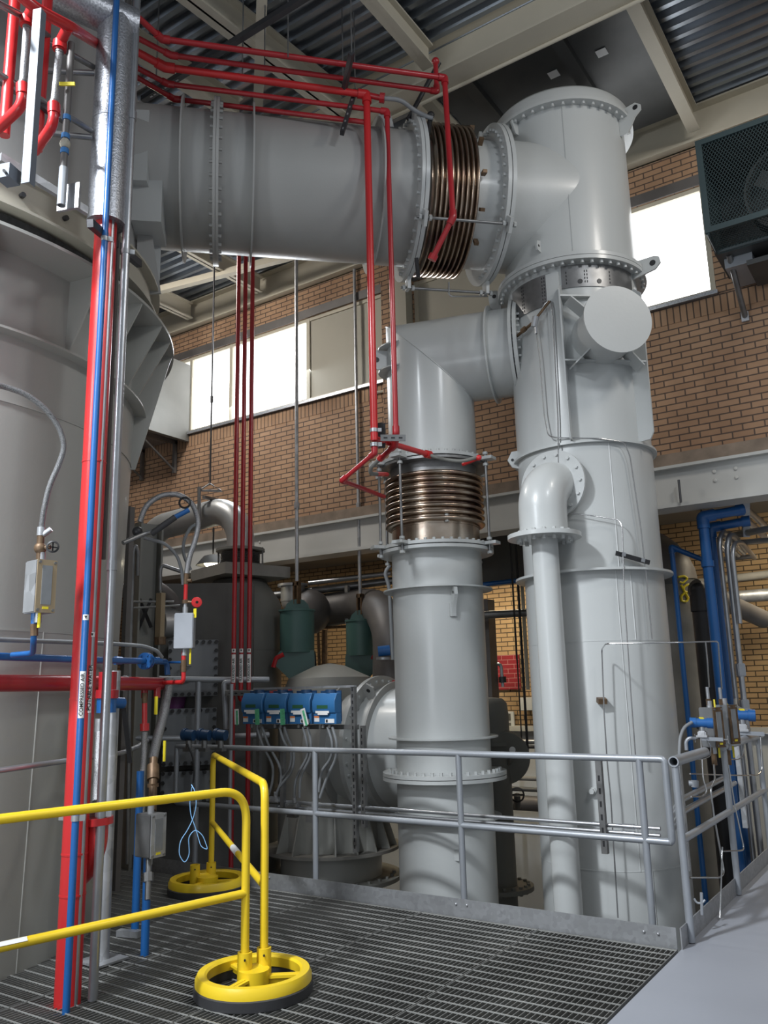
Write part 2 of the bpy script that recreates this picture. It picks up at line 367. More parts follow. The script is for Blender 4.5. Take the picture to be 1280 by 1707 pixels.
# lower wall, soffit, basement
struct('wall_lower', MB().bx(-16, 8, LY, LY+0.3, 0.95, 3.75), 'brickyel')
struct('wall_lower_dado', MB().bx(-16, 8, LY-0.03, LY+0.3, BF, 0.95), 'white')
struct('trim_3', MB().bx(-16, 8, LY-0.14, LY+0.02, 0.93, 1.0), 'beam')
struct('ceiling_lower', MB().bx(-16, 8, WY-0.02, LY+0.3, 3.72, 3.86), 'soffit')
struct('floor_basement', MB().bx(-16, 8, 0.2, LY+0.3, BF-0.1, BF), 'darkfloor')
struct('wall_left', MB().bx(-14.3, -14, -6, LY+0.3, BF, 8), 'brickside')
# roof: ribbed deck, edge beam, girders
DZ = 7.62
rib = []
y = 1.0
while y < 9.0:
    rib += [(y, DZ), (y+0.05, DZ), (y+0.075, DZ+0.06), (y+0.125, DZ+0.06)]; y += 0.15
vs = []; fs = []
for i, (yy, zz) in enumerate(rib): vs += [(-14, yy, zz), (8, yy, zz)]
for i in range(len(rib)-1): fs.append((2*i, 2*i+1, 2*i+3, 2*i+2))
dk = MB().add(vs, fs); dk.bx(-14, 8, 1, 9, DZ+0.07, DZ+0.09)
struct('ceiling', dk, 'deck', smooth=10)
def ibeam(mb, p0, p1, h, w, t=0.02, up=(0, 0, 1)):
    p0 = Vector(p0); p1 = Vector(p1); d = (p1-p0).normalized(); L_ = (p1-p0).length; s_ = d.cross(Vector(up)).normalized(); u_ = s_.cross(d).normalized()
    c = (p0+p1)/2
    mb.box(c, (L_, t, h), (d, s_, u_)); mb.box(c+u_*(h/2-t/2), (L_, w, t), (d, s_, u_)); mb.box(c-u_*(h/2-t/2), (L_, w, t), (d, s_, u_)); return mb
def beam_thing(name, p0, p1, h, w, label, mat='cream', cat='beam', group=None):
    mb = ibeam(MB(), p0, p1, h, w); return tag(mb.build(name, mat), label, cat, group)
beam_thing('edge_beam', (-14, WY-0.02, 7.40), (8, WY-0.02, 7.40), 0.42, 0.22, 'cream steel edge beam along the top of the upper brick wall')
beam_thing('roof_girder', (-13.8, 6.12, 7.45), (8, 6.12, 7.45), 0.40, 0.26, 'deep cream roof girder running along the hall above the exhaust tower')
beam_thing('roof_beam', (-1.53, 6.25, 7.42), (-1.53, 8.35, 7.42), 0.28, 0.12, 'cream cross beam between the big girder and the brick wall, right of the tower top')
beam_thing('roof_beam', (-3.72, 6.25, 7.42), (-3.72, 8.35, 7.42), 0.28, 0.12, 'cream cross beam ending above the wide horizontal duct, left of the tower top')
beam_thing('roof_beam', (-3.38, 1.2, 7.46), (-3.38, 5.98, 7.46), 0.24, 0.12, 'cream cross beam meeting the big girder just left of the red pipe riser')
beam_thing('roof_beam', (-4.80, 1.2, 7.43), (-4.42, 5.98, 7.43), 0.30, 0.16, 'wide cream beam crossing above the bundle of red pipes, left of the sloping black channel')
beam_thing('roof_beam', (-7.7, 6.3, 7.42), (-7.7, 8.35, 7.42), 0.26, 0.12, 'cream cross beam seen under the duct above the left window strip')
beam_thing('roof_beam', (-9.15, 6.3, 7.42), (-9.15, 8.35, 7.42), 0.26, 0.12, 'cream cross beam meeting the brick wall above the left end of the window strip')
qa, qb = PZ(170, 40, 7.35), PZ(398, 185, 7.35)
beam_thing('roof_beam', (qa.x-0.1, qa.y-1.2, 7.35), (qb.x, qb.y, 7.35), 0.24, 0.14, 'cream beam behind the bends of the red pipes, nearest the silver lagged pipe')
qa, qb = PZ(437, -15, 7.36), PZ(430, 180, 7.0)
tag(MB().box((qa+qb)/2, ((qb-qa).length, 0.09, 0.05), ((qb-qa).normalized(), (qb-qa).normalized().cross(Vector((0, 0, 1))).normalized(), (qb-qa).normalized().cross((qb-qa).normalized().cross(Vector((0, 0, 1)))).normalized())).build('roof_brace', 'cream'), 'narrow cream brace rising behind the red pipes, upper middle left', 'brace')
ibeam_diag = MB().box(((-9.6-6.3)/2, 7.55, 7.28), (3.6, 0.09, 0.09), ((math.cos(0.18), math.sin(0.18), 0), (-math.sin(0.18), math.cos(0.18), 0), (0, 0, 1)))
tag(ibeam_diag.build('roof_brace', 'cream'), 'thin cream brace under the ribbed roof above the left window strip', 'brace')
tag(MB().bx(-3.62, -1.62, 6.35, 8.3, 7.52, 7.56).build('roof_hatch_panel', 'deckframe'), 'dark sheet steel panel closing the roof above the exhaust tower', 'roof panel')

# walking floors
struct('floor_walkway', MB().bx(-1.52, 8.0, -2, 14, -0.10, 0.0).bx(-1.62, -1.515, 0.5, 14, -0.14, -0.006), 'walkway')
rods = MB()
def grating(x0, x1, y0, y1):
    mb = MB(); d = 0.032
    x = x0+0.004
    while x < x1-0.004:
        mb.bx(x-0.0022, x+0.0022, y0, y1, -d, -0.002); x += 0.0302
    y = y0+0.03
    while y < y1:
        rods.bx(x0+0.002, x1-0.002, y-0.0022, y+0.0022, -0.005, 0.0012); y += 0.1016
    mb.bx(x0, x0+0.005, y0, y1, -d, 0.0).bx(x1-0.005, x1, y0, y1, -d, 0.0).bx(x0, x1, y0, y0+0.005, -d, 0).bx(x0, x1, y1-0.005, y1, -d, 0)
    return mb
gx = [-1.63, -2.54, -3.45, -4.36, -5.27, -6.18, -7.09]
fl = MB()
for i in range(len(gx)-1):
    g = grating(gx[i+1]+0.003, gx[i]-0.003, 1.2, 5.52); fl.v and None
    fl.add(g.v, g.f)
struct('floor', fl, 'grating', smooth=20)
struct('floor_cross_rods', rods, 'rod', smooth=20)
# steel under the grating
jb = MB()
for yy in (2.0, 3.5, 5.0): ibeam(jb, (-7.1, yy, -0.15), (-1.6, yy, -0.15), 0.2, 0.1)
ibeam(jb, (-1.7, 1.0, -0.15), (-1.7, 5.6, -0.15), 0.2, 0.1)
tag(jb.build('floor_joist', 'drabdark'), 'steel joists under the grating platform', 'joist', kind='structure')

# ================================================================== RAILINGS
def kick(p0, p1, h, name, label, th=0.006):
    p0 = Vector(p0); p1 = Vector(p1); d = (p1-p0).normalized(); c = (p0+p1)/2; s_ = Vector((-d.y, d.x, 0))
    k = tag(MB().box(c+Vector((0, 0, h/2)), ((p1-p0).length, th, h), (d, s_, (0, 0, 1))).build(name, 'kick'), label, 'kick plate')
    return k
kp = kick((-7.05, 5.545, -0.01), (-1.64, 5.545, -0.01), 0.125, 'kick_plate', 'galvanised kick plate along the far edge of the steel grating')
for px in ((437, 1462), (449, 1463), (760, 1507), (778, 1509), (1073, 1553), (1097, 1557)):
    p = PY(*px, 5.54); MB().lathe([(0.009, 0), (0.008, 0.006), (0.003, 0.009)], p, (0, -1, 0), 8).build('bolt', 'galv', kp)
kick((-1.615, 5.55, -0.005), (-1.615, 13.0, -0.005), 0.12, 'kick_plate', 'grey kick plate along the walkway edge beneath the instrument railing', 0.008)

RT = 0.024
def ang(z): return z
# far railing, parallel with the wall
fr = thing('guard_railing', (-3.3, 5.84, 0), 'silver tube guard railing behind the kick plate in front of the grey vessels', 'railing')
RY = 5.84
xr = PY(1108, 1268, RY).x; xl = PY(153+0*1, 1240, RY).x
zt = 1.085; zm = 0.56
xl = PY(295, 1244, RY).x
MB().tube([(xl, RY, zt-0.001), (xr, RY, zt), (xr, RY, zm), (xr-0.05, RY, zm)], RT, 14, fil=0.03).build('top_rail', 'rail', fr)
MB().tube([(xl, RY, zt), (xl, RY, zm), (xr, RY, zm)], RT*0.98, 14, fil=0.03).build('middle_rail', 'rail', fr)
for px in ((525, 1256), (764, 1262), (1065, 1268)):
    x = PY(*px, RY).x; MB().cyl((x, RY, zt), (x, RY, -0.25), RT, 14).build('post', 'rail', fr)
x = PY(262+0, 1240, RY).x
# instrument railing along the walkway edge
ir = thing('guard_railing', (-1.62, 6.5, 0), 'silver tube railing along the walkway edge that carries the blue transmitters', 'railing')
RX = -1.60
tr = MB().lathe([(0.034, 0), (0.034, 0.82), (0.026, 0.82), (0.026, 0)], (RX, 5.68, 1.085), (0, 1, 0), 20, closed=True)
tr.build('top_rail', 'rail', ir)
MB().cyl((RX, 7.05, 1.085), (RX, 8.6, 1.085), 0.034, 18).build('top_rail', 'rail', ir)
MB().cyl((RX, 5.71, 0.60), (RX, 13, 0.60), RT, 14).build('middle_rail', 'rail', ir)
for yy, zz in ((5.71, 1.06), (7.09, 1.08), (8.47, 1.08), (9.9, 0.62)):
    MB().cyl((RX, yy, 0), (RX, yy, zz), RT, 14).build('post', 'rail', ir)
    
# ================================================================== TOWER AND RISER
TW = (-2.59, 7.2); SP = (-3.97, 6.8)
TR = 0.605; SR = 0.428
def ztw(y, x=985): return zat(x, y, TW)
def zsp(y, x=725): return zat(x, y, SP)
UP = (0, 0, 1)
def fl_prof(R, ro, z0, z1): return [(R, z0), (ro, z0), (ro, z1), (R, z1)]

def front(x, y, c, R):
    """where the ray meets the near side of the vertical cylinder of radius R about c"""
    r = ray(x, y); a = r.x*r.x+r.y*r.y; b = -2*(r.x*c[0]+r.y*c[1]); q = c[0]**2+c[1]**2-R*R
    D_ = b*b-4*a*q; t = (-b-math.sqrt(max(0, D_)))/(2*a); return EYE+r*t
def V3(c, z): return Vector((c[0], c[1], z))
def flange(parent, o, ax, R, ro, th, n, br=0.016, bh=0.027, mat='grey', keep=None, pair=False):
    """flat bolted flange; pair: two faces with a joint line"""
    u, v, d = frame(ax); o = Vector(o); mb = MB()
    if pair:
        mb.ring(o+d*(th*0.27), d, R, ro, th*0.46, 72); mb.ring(o-d*(th*0.27), d, R, ro, th*0.46, 72); mb.ring(o, d, R, ro-0.006, th*0.1, 72)
    else: mb.ring(o, d, R, ro, th, 72)
    f = mb.build('flange', mat, parent)
    if n: bolts(f, o, d, (R+ro)/2+0.01, n, br, bh, both=th/2, mat=mat, keep=keep)
    return f
def lug(parent, pts, o, X, Y, th, hole=None, mat='grey'):
    """plate lug with a round eye"""
    mb = MB().prism(pts, o, X, Y, th); l = mb.build('lifting_lug', mat, parent)
    if hole:
        X = Vector(X).normalized(); Y = Vector(Y).normalized(); c = Vector(o)+X*hole[0]+Y*hole[1]; Z = X.cross(Y).normalized()
        MB().cyl(c-Z*(th/2+0.002), c+Z*(th/2+0.002), hole[2], 16).build('eye', 'black', l)
    return l
kt = lambda p: (p.x-TW[0])*TW[0]+(p.y-TW[1])*TW[1] < 0.35
ks = lambda p: (p.x-SP[0])*SP[0]+(p.y-SP[1])*SP[1] < 0.30
cdir = lambda c: -Vector((c[0], c[1], 0)).normalized()      # towards the eye, in plan
def pdir(c, deg):                                           # plan direction, degrees to the right of the eye as seen in the picture
    d = cdir(c); r_ = Vector((-d.y, d.x, 0)); a = math.radians(deg); return (d*math.cos(a)+r_*math.sin(a)).normalized()

# ---- lower tower
z_mid = front(960, 424, TW, 0.70).z
z_r1 = front(990, 733, TW, 0.66).z
z_r2 = front(985, 948, TW, 0.69).z
z_cap = front(935, 165, TW, 0.71).z
print('z', z_mid, z_r1, z_r2, z_cap)
tower = thing('exhaust_tower', (*TW, BF), 'tall pale grey steel tower with a round blanked nozzle behind the right railing end', 'tower')
b = MB().lathe([(TR, BF), (TR, z_mid-0.02)], (*TW, 0), UP, 96); b.build('shell', 'grey', tower, smooth=60)
seam = MB()
for zz in (front(1000, 1068, TW, TR).z, front(1000, 1452, TW, TR).z): seam.ring((*TW, zz), UP, TR-0.01, TR+0.002, 0.008, 96)
for dg, z0, z1 in ((14, z_r2+0.01, z_r1), (12, front(1000, 1452, TW, TR).z, z_r2), (18, BF, front(1000, 1452, TW, TR).z), (20, front(1000, 1068, TW, TR).z, z_r2)):
    p = V3(TW, 0)+pdir(TW, dg*1.5)*TR; seam.bx(p.x-0.004, p.x+0.004, p.y-0.004, p.y+0.004, z0, z1)
seam.build('weld_seam', 'grey', tower)
flange(tower, V3(TW, z_mid-0.02), UP, TR, 0.70, 0.035, 48, keep=kt)
MB().ring(V3(TW, z_r1), UP, TR-0.01, 0.645, 0.02, 96).build('stiffener_ring', 'grey', tower)
MB().ring(V3(TW, z_r2), UP, TR-0.01, 0.685, 0.02, 96).build('stiffener_ring', 'grey', tower)
# bare steel band under the flange, in curved plates
def band(name, mat, a0, a1, z0, z1, R, t=0.006, parent=tower, c=TW):
    mb = MB(); n = 14; d0 = cdir(c); vs = []
    for i in range(n+1):
        dd = pdir(c, a0+(a1-a0)*i/n)
        for rr, zz in ((R, z0), (R+t, z0), (R+t, z1), (R, z1)): vs.append(V3(c, zz)+dd*rr)
    fs = [(i*4+k, i*4+(k+1) % 4, (i+1)*4+(k+1) % 4, (i+1)*4+k) for i in range(n) for k in range(4)]+[(0, 1, 2, 3), (n*4, n*4+1, n*4+2, n*4+3)]
    return mb.add(vs, fs).build(name, mat, parent)
za = front(930, 505, TW, TR).z; zb = front(1000, 478, TW, TR).z
bnd = band('bare_band', 'steel', -62, -17, za, z_mid-0.09, TR+0.004)
band('bare_band', 'steel', -7, 62, zb, z_mid-0.05, TR+0.004)
rv = MB()
for a in (-46, -44, -24, -22, -3, 12, 14, 34):
    for i in range(8 if a < -10 else 4): rv.box(V3(TW, (z_mid-0.12)-i*0.034)+pdir(TW, a)*(TR+0.011), (0.006, 0.006, 0.018))
rv.build('rivet_row', 'black', tower)
for dg in (8, 24): 
    p = V3(TW, zb+0.05)+pdir(TW, dg)*(TR+0.008); MB().cyl(p, p+pdir(TW, dg)*0.006, 0.022, 16).build('port_hole', 'black', tower)
# blanked nozzle facing the walkway, with its frame of plates
ND = pdir(TW, 22); nc = PV(1033, 531, (TW[0]+ND.x*0.97, TW[1]+ND.y*0.97)); nc = V3((TW[0]+ND.x*0.97, TW[1]+ND.y*0.97), nc.z)
nz = MB().cyl(nc-ND*0.5, nc-ND*0.02, 0.255, 48).build('nozzle', 'grey', tower)
MB().cyl(nc-ND*0.02, nc, 0.298, 64).build('blank_cover', 'grey', tower)
NS = Vector((-ND.y, ND.x, 0)); NU = Vector((0, 0, 1))
x0 = nc-ND*0.35
fp = MB()
zt_ = front(1000, 492, TW, 0.66).z; zb_ = front(1010, 598, TW, 0.68).z; zr_ = z_r1+0.02
# left and right long plates standing radially, shelf plates between, diagonal gussets
def radial_plate(mb, deg, r0, r1, z0, z1, ch=0.06, th=0.014):
    d = pdir(TW, deg); mb.prism([(r0, z0), (r1-ch*0.6, z0), (r1, z0+ch), (r1, z1-ch), (r1-ch, z1), (r0, z1)], V3(TW, 0), d, UP, th)
radial_plate(fp, -8, 0.58, 0.73, zr_, zt_+0.12)
radial_plate(fp, 52, 0.58, 0.76, zr_, zt_+0.10)
fp.build('rib_plate', 'grey', tower)
sh = MB()
for zz in (zt_, zb_):
    pa = pdir(TW, -8); pb = pdir(TW, 52); c0 = V3(TW, zz)
    poly = [c0+pa*0.58, c0+pa*0.73, c0+(pa*0.73+pb*0.75)/2*1.02, c0+pb*0.76, c0+pb*0.58]
    vs = [p-Vector((0, 0, 0.007)) for p in poly]+[p+Vector((0, 0, 0.007)) for p in poly]
    sh.add(vs, [(4, 3, 2, 1, 0), (5, 6, 7, 8, 9)]+[(i, (i+1) % 5, 5+(i+1) % 5, 5+i) for i in range(5)])
sh.build('shelf_plate', 'grey', tower)
for sx, sz in ((-1, -1), (1, -1), (-1, 1), (1, 1)):
    pc = nc-ND*0.24+NS*(sx*0.30)+NU*(sz*0.30); pi_ = nc-ND*0.22+NS*(sx*0.17)+NU*(sz*0.17)
    pc = pc-ND*0.06; pi_ = pi_-ND*0.06; dd = (pi_-pc).normalized(); MB().box((pc+pi_)/2, ((pi_-pc).length+0.02, 0.16, 0.012), (dd, ND, dd.cross(ND))).build('gusset_plate', 'grey', tower)

# doubler strip left of the frame
band('doubler_strip', 'grey', -20, -9, zr_-0.01, z_mid-0.1, TR, 0.022)
# branch towards the elbow
BD = (V3(SP, 0)-V3(TW, 0)).normalized()
# elbow axis height and flange station
def station(px, py, o, d, ro=0.0, side=1):
    """distance along a horizontal axis (o, d) whose near edge at radius ro is seen at the pixel column"""
    nn = Vector((d.y, -d.x, 0)); nn = nn if nn.dot(-Vector((o[0], o[1], 0))) > 0 else -nn
    r = ray(px, py); ox = o[0]+nn.x*ro*side; oy = o[1]+nn.y*ro*side
    # (ox + s dx) * r.y - (oy + s dy) * r.x = 0
    return (oy*r.x-ox*r.y)/(d.x*r.y-d.y*r.x)
ED = -BD                                           # from riser to tower
s_fl = station(856, 585, SP, ED, 0.44)
efc = V3(SP, 0)+ED*s_fl
zEL = PV(838, 588, efc).z
print('elbow flange s', s_fl, 'z', zEL)
sT = (V3(TW, 0)-V3(SP, 0)).length
ER = 0.405
MB().lathe([(ER, 0.0), (ER, 0.07), (TR*0.97, sT-s_fl-0.15)], V3((efc.x, efc.y), zEL), ED, 64).build('branch', 'grey', tower, smooth=60)
flange(tower, V3((efc.x, efc.y), zEL)+ED*0.022, ED, ER-0.02, 0.50, 0.035, 40, br=0.011, keep=lambda p: True)
# lifting lugs beside the middle flange
for dg, mt in ((68, 'grey'),):
    d = pdir(TW, dg)
    lug(tower, [(0.60, -0.09), (0.82, -0.05), (0.87, 0), (0.86, 0.06), (0.82, 0.08), (0.60, 0.08)], V3(TW, z_mid+0.0), d, UP, 0.02, (0.80, 0.015, 0.028))
lz = front(858, 770, TW, TR).z
lug(tower, [(0.58, -0.09), (0.66, -0.07), (0.70, 0), (0.66, 0.08), (0.58, 0.09)], V3(TW, lz), pdir(TW, -80), UP, 0.02, (0.655, 0.0, 0.014))
p = V3(TW, front(975, 1318, TW, TR).z)+pdir(TW, -12)*TR
MB().cyl(p, p+pdir(TW, -12)*0.05, 0.022, 6).cyl(p, p+pdir(TW, -12)*0.02, 0.03, 14).build('plug', 'grey', tower)

# ---- upper tower section with the inlet
DD = Vector((0.711, 0.703, 0)).normalized()
zD = 6.13; DR = 0.61
U_ = thing('tower_head', (*TW, z_mid), 'grey upper section of the exhaust tower, bolted cap under the dark roof panel', 'tower head')
MB().lathe([(TR+0.015, z_mid+0.02), (TR+0.015, z_cap)], (*TW, 0), UP, 96).build('shell', 'grey', U_, smooth=60)
flange(U_, V3(TW, z_mid+0.02), UP, TR, 0.70, 0.035, 0)
flange(U_, V3(TW, z_cap+0.01), UP, TR, 0.71, 0.03, 44, keep=kt)
MB().lathe([(TR, z_cap+0.03), (0.69, z_cap+0.03), (0.69, z_cap+0.13), (0.66, z_cap+0.17), (0.4, z_cap+0.22), (0.001, z_cap+0.24)], (*TW, 0), UP, 96).build('cap', 'grey', U_, smooth=50)
p = V3(TW, 0)+pdir(TW, 4)*(TR+0.015); MB().bx(p.x-0.004, p.x+0.004, p.y-0.004, p.y+0.004, z_mid+0.04, z_cap).build('weld_seam', 'grey', U_)
sF = -station(858, 330, TW, -DD, 0.74)         # joint flange next to the tower
print('sF', sF)
nn = Vector((DD.y, -DD.x, 0))
def DP(s, z=None): return V3(TW, zD)+DD*s
MB().lathe([(DR, sF+0.03), (DR, -0.1)], V3(TW, zD), DD, 72).build('inlet_nozzle', 'grey', U_, smooth=60)
kd = lambda p: (p-V3(TW, zD)).dot(nn) > -0.25
flange(U_, DP(sF+0.022), DD, DR-0.02, 0.745, 0.036, 0)
d = pdir(TW, 66)
lug(U_, [(0.62, -0.16), (0.70, -0.16), (0.78, -0.02), (0.84, 0.03), (0.84, 0.08), (0.79, 0.12), (0.62, 0.10)], V3(TW, z_cap-0.02), d, UP, 0.02, (0.79, 0.07, 0.025))
for (px, py, dg) in ((882, 185, -38),):
    d = pdir(TW, dg); lug(U_, [(0.60, -0.12), (0.66, -0.12), (0.71, 0.0), (0.67, 0.06), (0.60, 0.06)], V3(TW, z_cap-0.02), d, UP, 0.018)
p = front(900, 412, TW, TR+0.015); d = pdir(TW, -33)
lug(U_, [(0, -0.06), (0.05, -0.045), (0.06, 0), (0.05, 0.045), (0, 0.06)], p, d, UP, 0.018, (0.03, 0, 0.012))

# ---- horizontal expansion joint between duct and tower head
def SX(px, py, ro): return -station(px, py, TW, -DD, ro)
sL = SX(713, 330, 0.76)
b0 = SX(728, 330, 0.70); b1 = SX(806, 330, 0.70)
print('duct stations', sF, sL, b0, b1)
XJ = thing('expansion_joint', DP((sL+sF)/2), 'shiny ribbed stainless expansion joint in the high horizontal duct beside the tower head', 'expansion joint')
flange(XJ, DP(sF-0.022), DD, DR-0.02, 0.745, 0.036, 44, keep=kd)
flange(XJ, DP(sL+0.022), DD, DR-0.02, 0.755, 0.036, 0)
MB().lathe([(DR-0.02, sL+0.04), (DR-0.02, b0)], V3(TW, zD), DD, 72).build('collar', 'hood', XJ, smooth=60)
MB().lathe([(DR-0.02, b1), (DR-0.02, sF-0.03)], V3(TW, zD), DD, 72).build('collar', 'grey', XJ, smooth=60)
def bellow_prof(a, b, n, r0, r1):
    pr = [(r0, a-0.01)]; w_ = (b-a)/n
    for i in range(n):
        for k in range(9):
            t = k/8; ang_ = PI*t; pr.append((r0+(r1-r0)*math.sin(ang_)**0.8, a+w_*(i+0.12+0.76*(0.5-0.5*math.cos(ang_)))))
        pr.append((r0, a+w_*(i+1)))
    return pr
MB().lathe(bellow_prof(b0, b1, 9, 0.635, 0.70), V3(TW, zD), DD, 84).build('bellows', 'bellows', XJ, smooth=70)
def clock(s, R, deg):      # point on the duct circle; 0 = towards the eye side, +90 = up
    a = math.radians(deg); return DP(s)+nn*(R*math.cos(a))+Vector((0, 0, R*math.sin(a)))
for i, dg in enumerate((-42, 97, -100)):
    ro = 0.80 if dg == -42 else 0.84
    r_ = MB().cyl(clock(sL-0.06, ro, dg), clock(sF+0.05, ro, dg), 0.013, 12).build('tie_rod', 'steel', XJ)
    for s_ in (sL-0.03, sL+0.06, sF-0.06, sF+0.04): MB().cyl(clock(s_-0.012, ro, dg), clock(s_+0.012, ro, dg), 0.026, 6).build('nut', 'grey', r_)
    for s_ in (sL+0.01, sF-0.01):
        rad = (clock(s_, 1, dg)-DP(s_)); tn = DD.cross(rad)
        MB().box(clock(s_, 0.78, dg), (0.16, 0.13, 0.03), (rad, tn, DD)).build('tie_lug', 'grey', XJ)
for dg in (22, -8, -35, 55, -60):
    rad = (clock(b1+0.02, 1, dg)-DP(b1+0.02)); MB().box(clock(b1+0.03, 0.67, dg), (0.07, 0.03, 0.04), (rad, DD.cross(rad), DD)).build('stop_lug', 'brass', XJ)

# ---- wide horizontal duct
DUCT = thing('exhaust_duct', DP(-3.2), 'wide grey horizontal duct crossing under the roof from the left tank to the expansion joint', 'duct')
s0 = SX(60, 300, DR)-0.5
s0 = max(s0, -6.6)
MB().lathe([(DR, s0), (DR, sL-0.01)], V3(TW, zD), DD, 96).build('shell', 'hood', DUCT, smooth=60)
flange(DUCT, DP(sL-0.016), DD, DR-0.01, 0.755, 0.03, 40, keep=kd)
for px, ro in ((645, 0.70), (423, 0.715), (297, 0.715)):
    s_ = SX(px, 320, ro); MB().ring(DP(s_), DD, DR-0.01, ro, 0.014, 96).build('stiffener_ring', 'hood', DUCT)
s_ = SX(358, 310, 0.73)
flange(DUCT, DP(s_), DD, DR-0.01, 0.725, 0.05, 40, mat='hood', keep=kd, pair=True)
t_ = MB()
for dg in (88,):
    pass
lug(DUCT, [(0, 0), (0.16, 0), (0.13, 0.16), (0.08, 0.2), (0.03, 0.16)], clock(SX(645, 320, 0.7), 0.62, 60), DD, Vector((0, 0, 1)), 0.02, (0.08, 0.14, 0.02))

# ---- mitred elbow on the riser
zu = front(720, 757, SP, 0.52).z                  # upper flange of the vertical joint
zl = front(722, 905, SP, 0.53).z
print('zu', zu, 'zl', zl)
E_ = thing('mitre_elbow', (*SP, zu), 'pale grey mitred elbow pipe above the vertical bellows, joined sideways to the tower', 'pipe elbow')
def mitre(mb, c, R, d, zc_, z0, s1, n=96):
    """vertical pipe up to the 45 degree mitre and horizontal pipe from it"""
    side = Vector((-d.y, d.x, 0)); vs = []; 
    for i in range(n):
        a = 2*PI*i/n; off = d*(R*math.cos(a))+side*(R*math.sin(a)); vs += [V3(c, z0)+off, V3(c, zc_-R*math.cos(a))+off]
    fs = [(2*i, 2*((i+1) % n), 2*((i+1) % n)+1, 2*i+1) for i in range(n)]; mb.add(vs, fs)
    vs = []
    for i in range(n):
        a = 2*PI*i/n; off = Vector((0, 0, 1))*(-R*math.cos(a))+side*(R*math.sin(a)); vs += [V3(c, zc_)+off+d*(R*math.cos(a)), V3(c, zc_)+off+d*s1]
    mb.add(vs, fs)
    vs = []                                     # weld bead along the mitre
    for i in range(n):
        a = 2*PI*i/n; o_ = V3(c, zc_)+d*(R*math.cos(a))+Vector((0, 0, -R*math.cos(a)))+side*(R*math.sin(a)); vs.append(o_)
    return vs
em = MB(); bead = mitre(em, SP, SR, ED, zEL, zu, s_fl-0.02)
em.build('shell', 'grey', E_, smooth=40)
MB().tube(bead+[bead[0]], 0.006, 6, caps=False).build('weld_seam', 'grey', E_)
flange(E_, V3((efc.x, efc.y), zEL)-ED*0.022, ED, SR-0.02, 0.50, 0.03, 0)
MB().ring(V3((efc.x, efc.y), zEL)-ED*0.26, ED, SR-0.01, SR+0.05, 0.014, 72).build('stiffener_ring', 'grey', E_)
sd = Vector((-ED.y, ED.x, 0))
lug(E_, [(-0.1, 0.40), (0.0, 0.40), (0.0, 0.62), (-0.03, 0.67), (-0.09, 0.67), (-0.12, 0.62)], V3((efc.x, efc.y), zEL)-ED*0.16, ED, Vector((0, 0, 1)), 0.02, (-0.06, 0.61, 0.02))
ll = front(655, 592, SP, SR); ld = pdir(SP, -75)
lug(E_, [(0.40, -0.1), (0.56, -0.1), (0.60, -0.07), (0.60, 0.07), (0.56, 0.1), (0.40, 0.1)], V3(SP, ll.z+0.0), ld, UP, 0.018, (0.54, 0.0, 0.028))
UPZ0 = Vector((0, 0, 1))
la = math.atan2(ld.y, ld.x)
for dz in (-0.12, 0.12):
    q_ = [V3(SP, ll.z+dz)+Vector((math.cos(la+k*0.08), math.sin(la+k*0.08), 0))*(SR+0.09*math.cos(k*0.22)) for k in range(-7, 8)]+[V3(SP, ll.z+dz)+Vector((math.cos(la+k*0.08), math.sin(la+k*0.08), 0))*(SR-0.01) for k in range(7, -8, -1)]
    n_ = len(q_); MB().add([p-UPZ0*0.007 for p in q_]+[p+UPZ0*0.007 for p in q_], [tuple(range(n_))[::-1], tuple(range(n_, 2*n_))]+[(i, (i+1) % n_, n_+(i+1) % n_, n_+i) for i in range(n_)]).build('pad_plate', 'grey', E_)
flange(E_, V3(SP, zu+0.02), UP, SR-0.01, 0.53, 0.03, 40, keep=ks)

# ---- vertical expansion joint
VJ = thing('expansion_joint', (*SP, zl), 'heat stained vertical expansion joint with stacked ribs on the grey riser', 'expansion joint')
flange(VJ, V3(SP, zu-0.018), UP, SR-0.03, 0.53, 0.022, 0, mat='steel')
flange(VJ, V3(SP, zl+0.02), UP, SR-0.03, 0.545, 0.03, 38, keep=ks)
vb0 = front(722, 868, SP, 0.47).z; vb1 = front(722, 780, SP, 0.47).z
MB().lathe([(SR-0.01, zl+0.03), (SR-0.01, vb0+0.005)], (*SP, 0), UP, 84).build('collar', 'bellows', VJ, smooth=60)
MB().lathe([(SR-0.01, vb1-0.005), (SR-0.01, zu-0.03)], (*SP, 0), UP, 84).build('collar', 'steel', VJ, smooth=60)
MB().lathe(bellow_prof(vb0, vb1, 8, 0.425, 0.48), (*SP, 0), UP, 96).build('bellows', 'bellows', VJ, smooth=70)
for dg in (-67, -33, 62, 130, -120):
    d = pdir(SP, dg); t_ = Vector((-d.y, d.x, 0)); ro = 0.56
    r_ = MB().cyl(V3(SP, zl-0.07)+d*ro, V3(SP, zu+0.07)+d*ro, 0.013, 12).build('tie_rod', 'steel', VJ)
    for zz in (zl-0.06, zl+0.07, zu-0.05, zu+0.06): MB().cyl(V3(SP, zz-0.012)+d*ro, V3(SP, zz+0.012)+d*ro, 0.024, 6).build('nut', 'grey', r_)
    for zz in (zl+0.025, zu+0.005): MB().box(V3(SP, zz)+d*0.575, (0.14, 0.11, 0.028), (d, t_, UP)).build('tie_lug', 'grey', VJ)
for dg in (2,):
    p = front(745, 863, SP, 0.44); MB().box(p, (0.03, 0.03, 0.07)).build('stop_lug', 'grey', VJ)

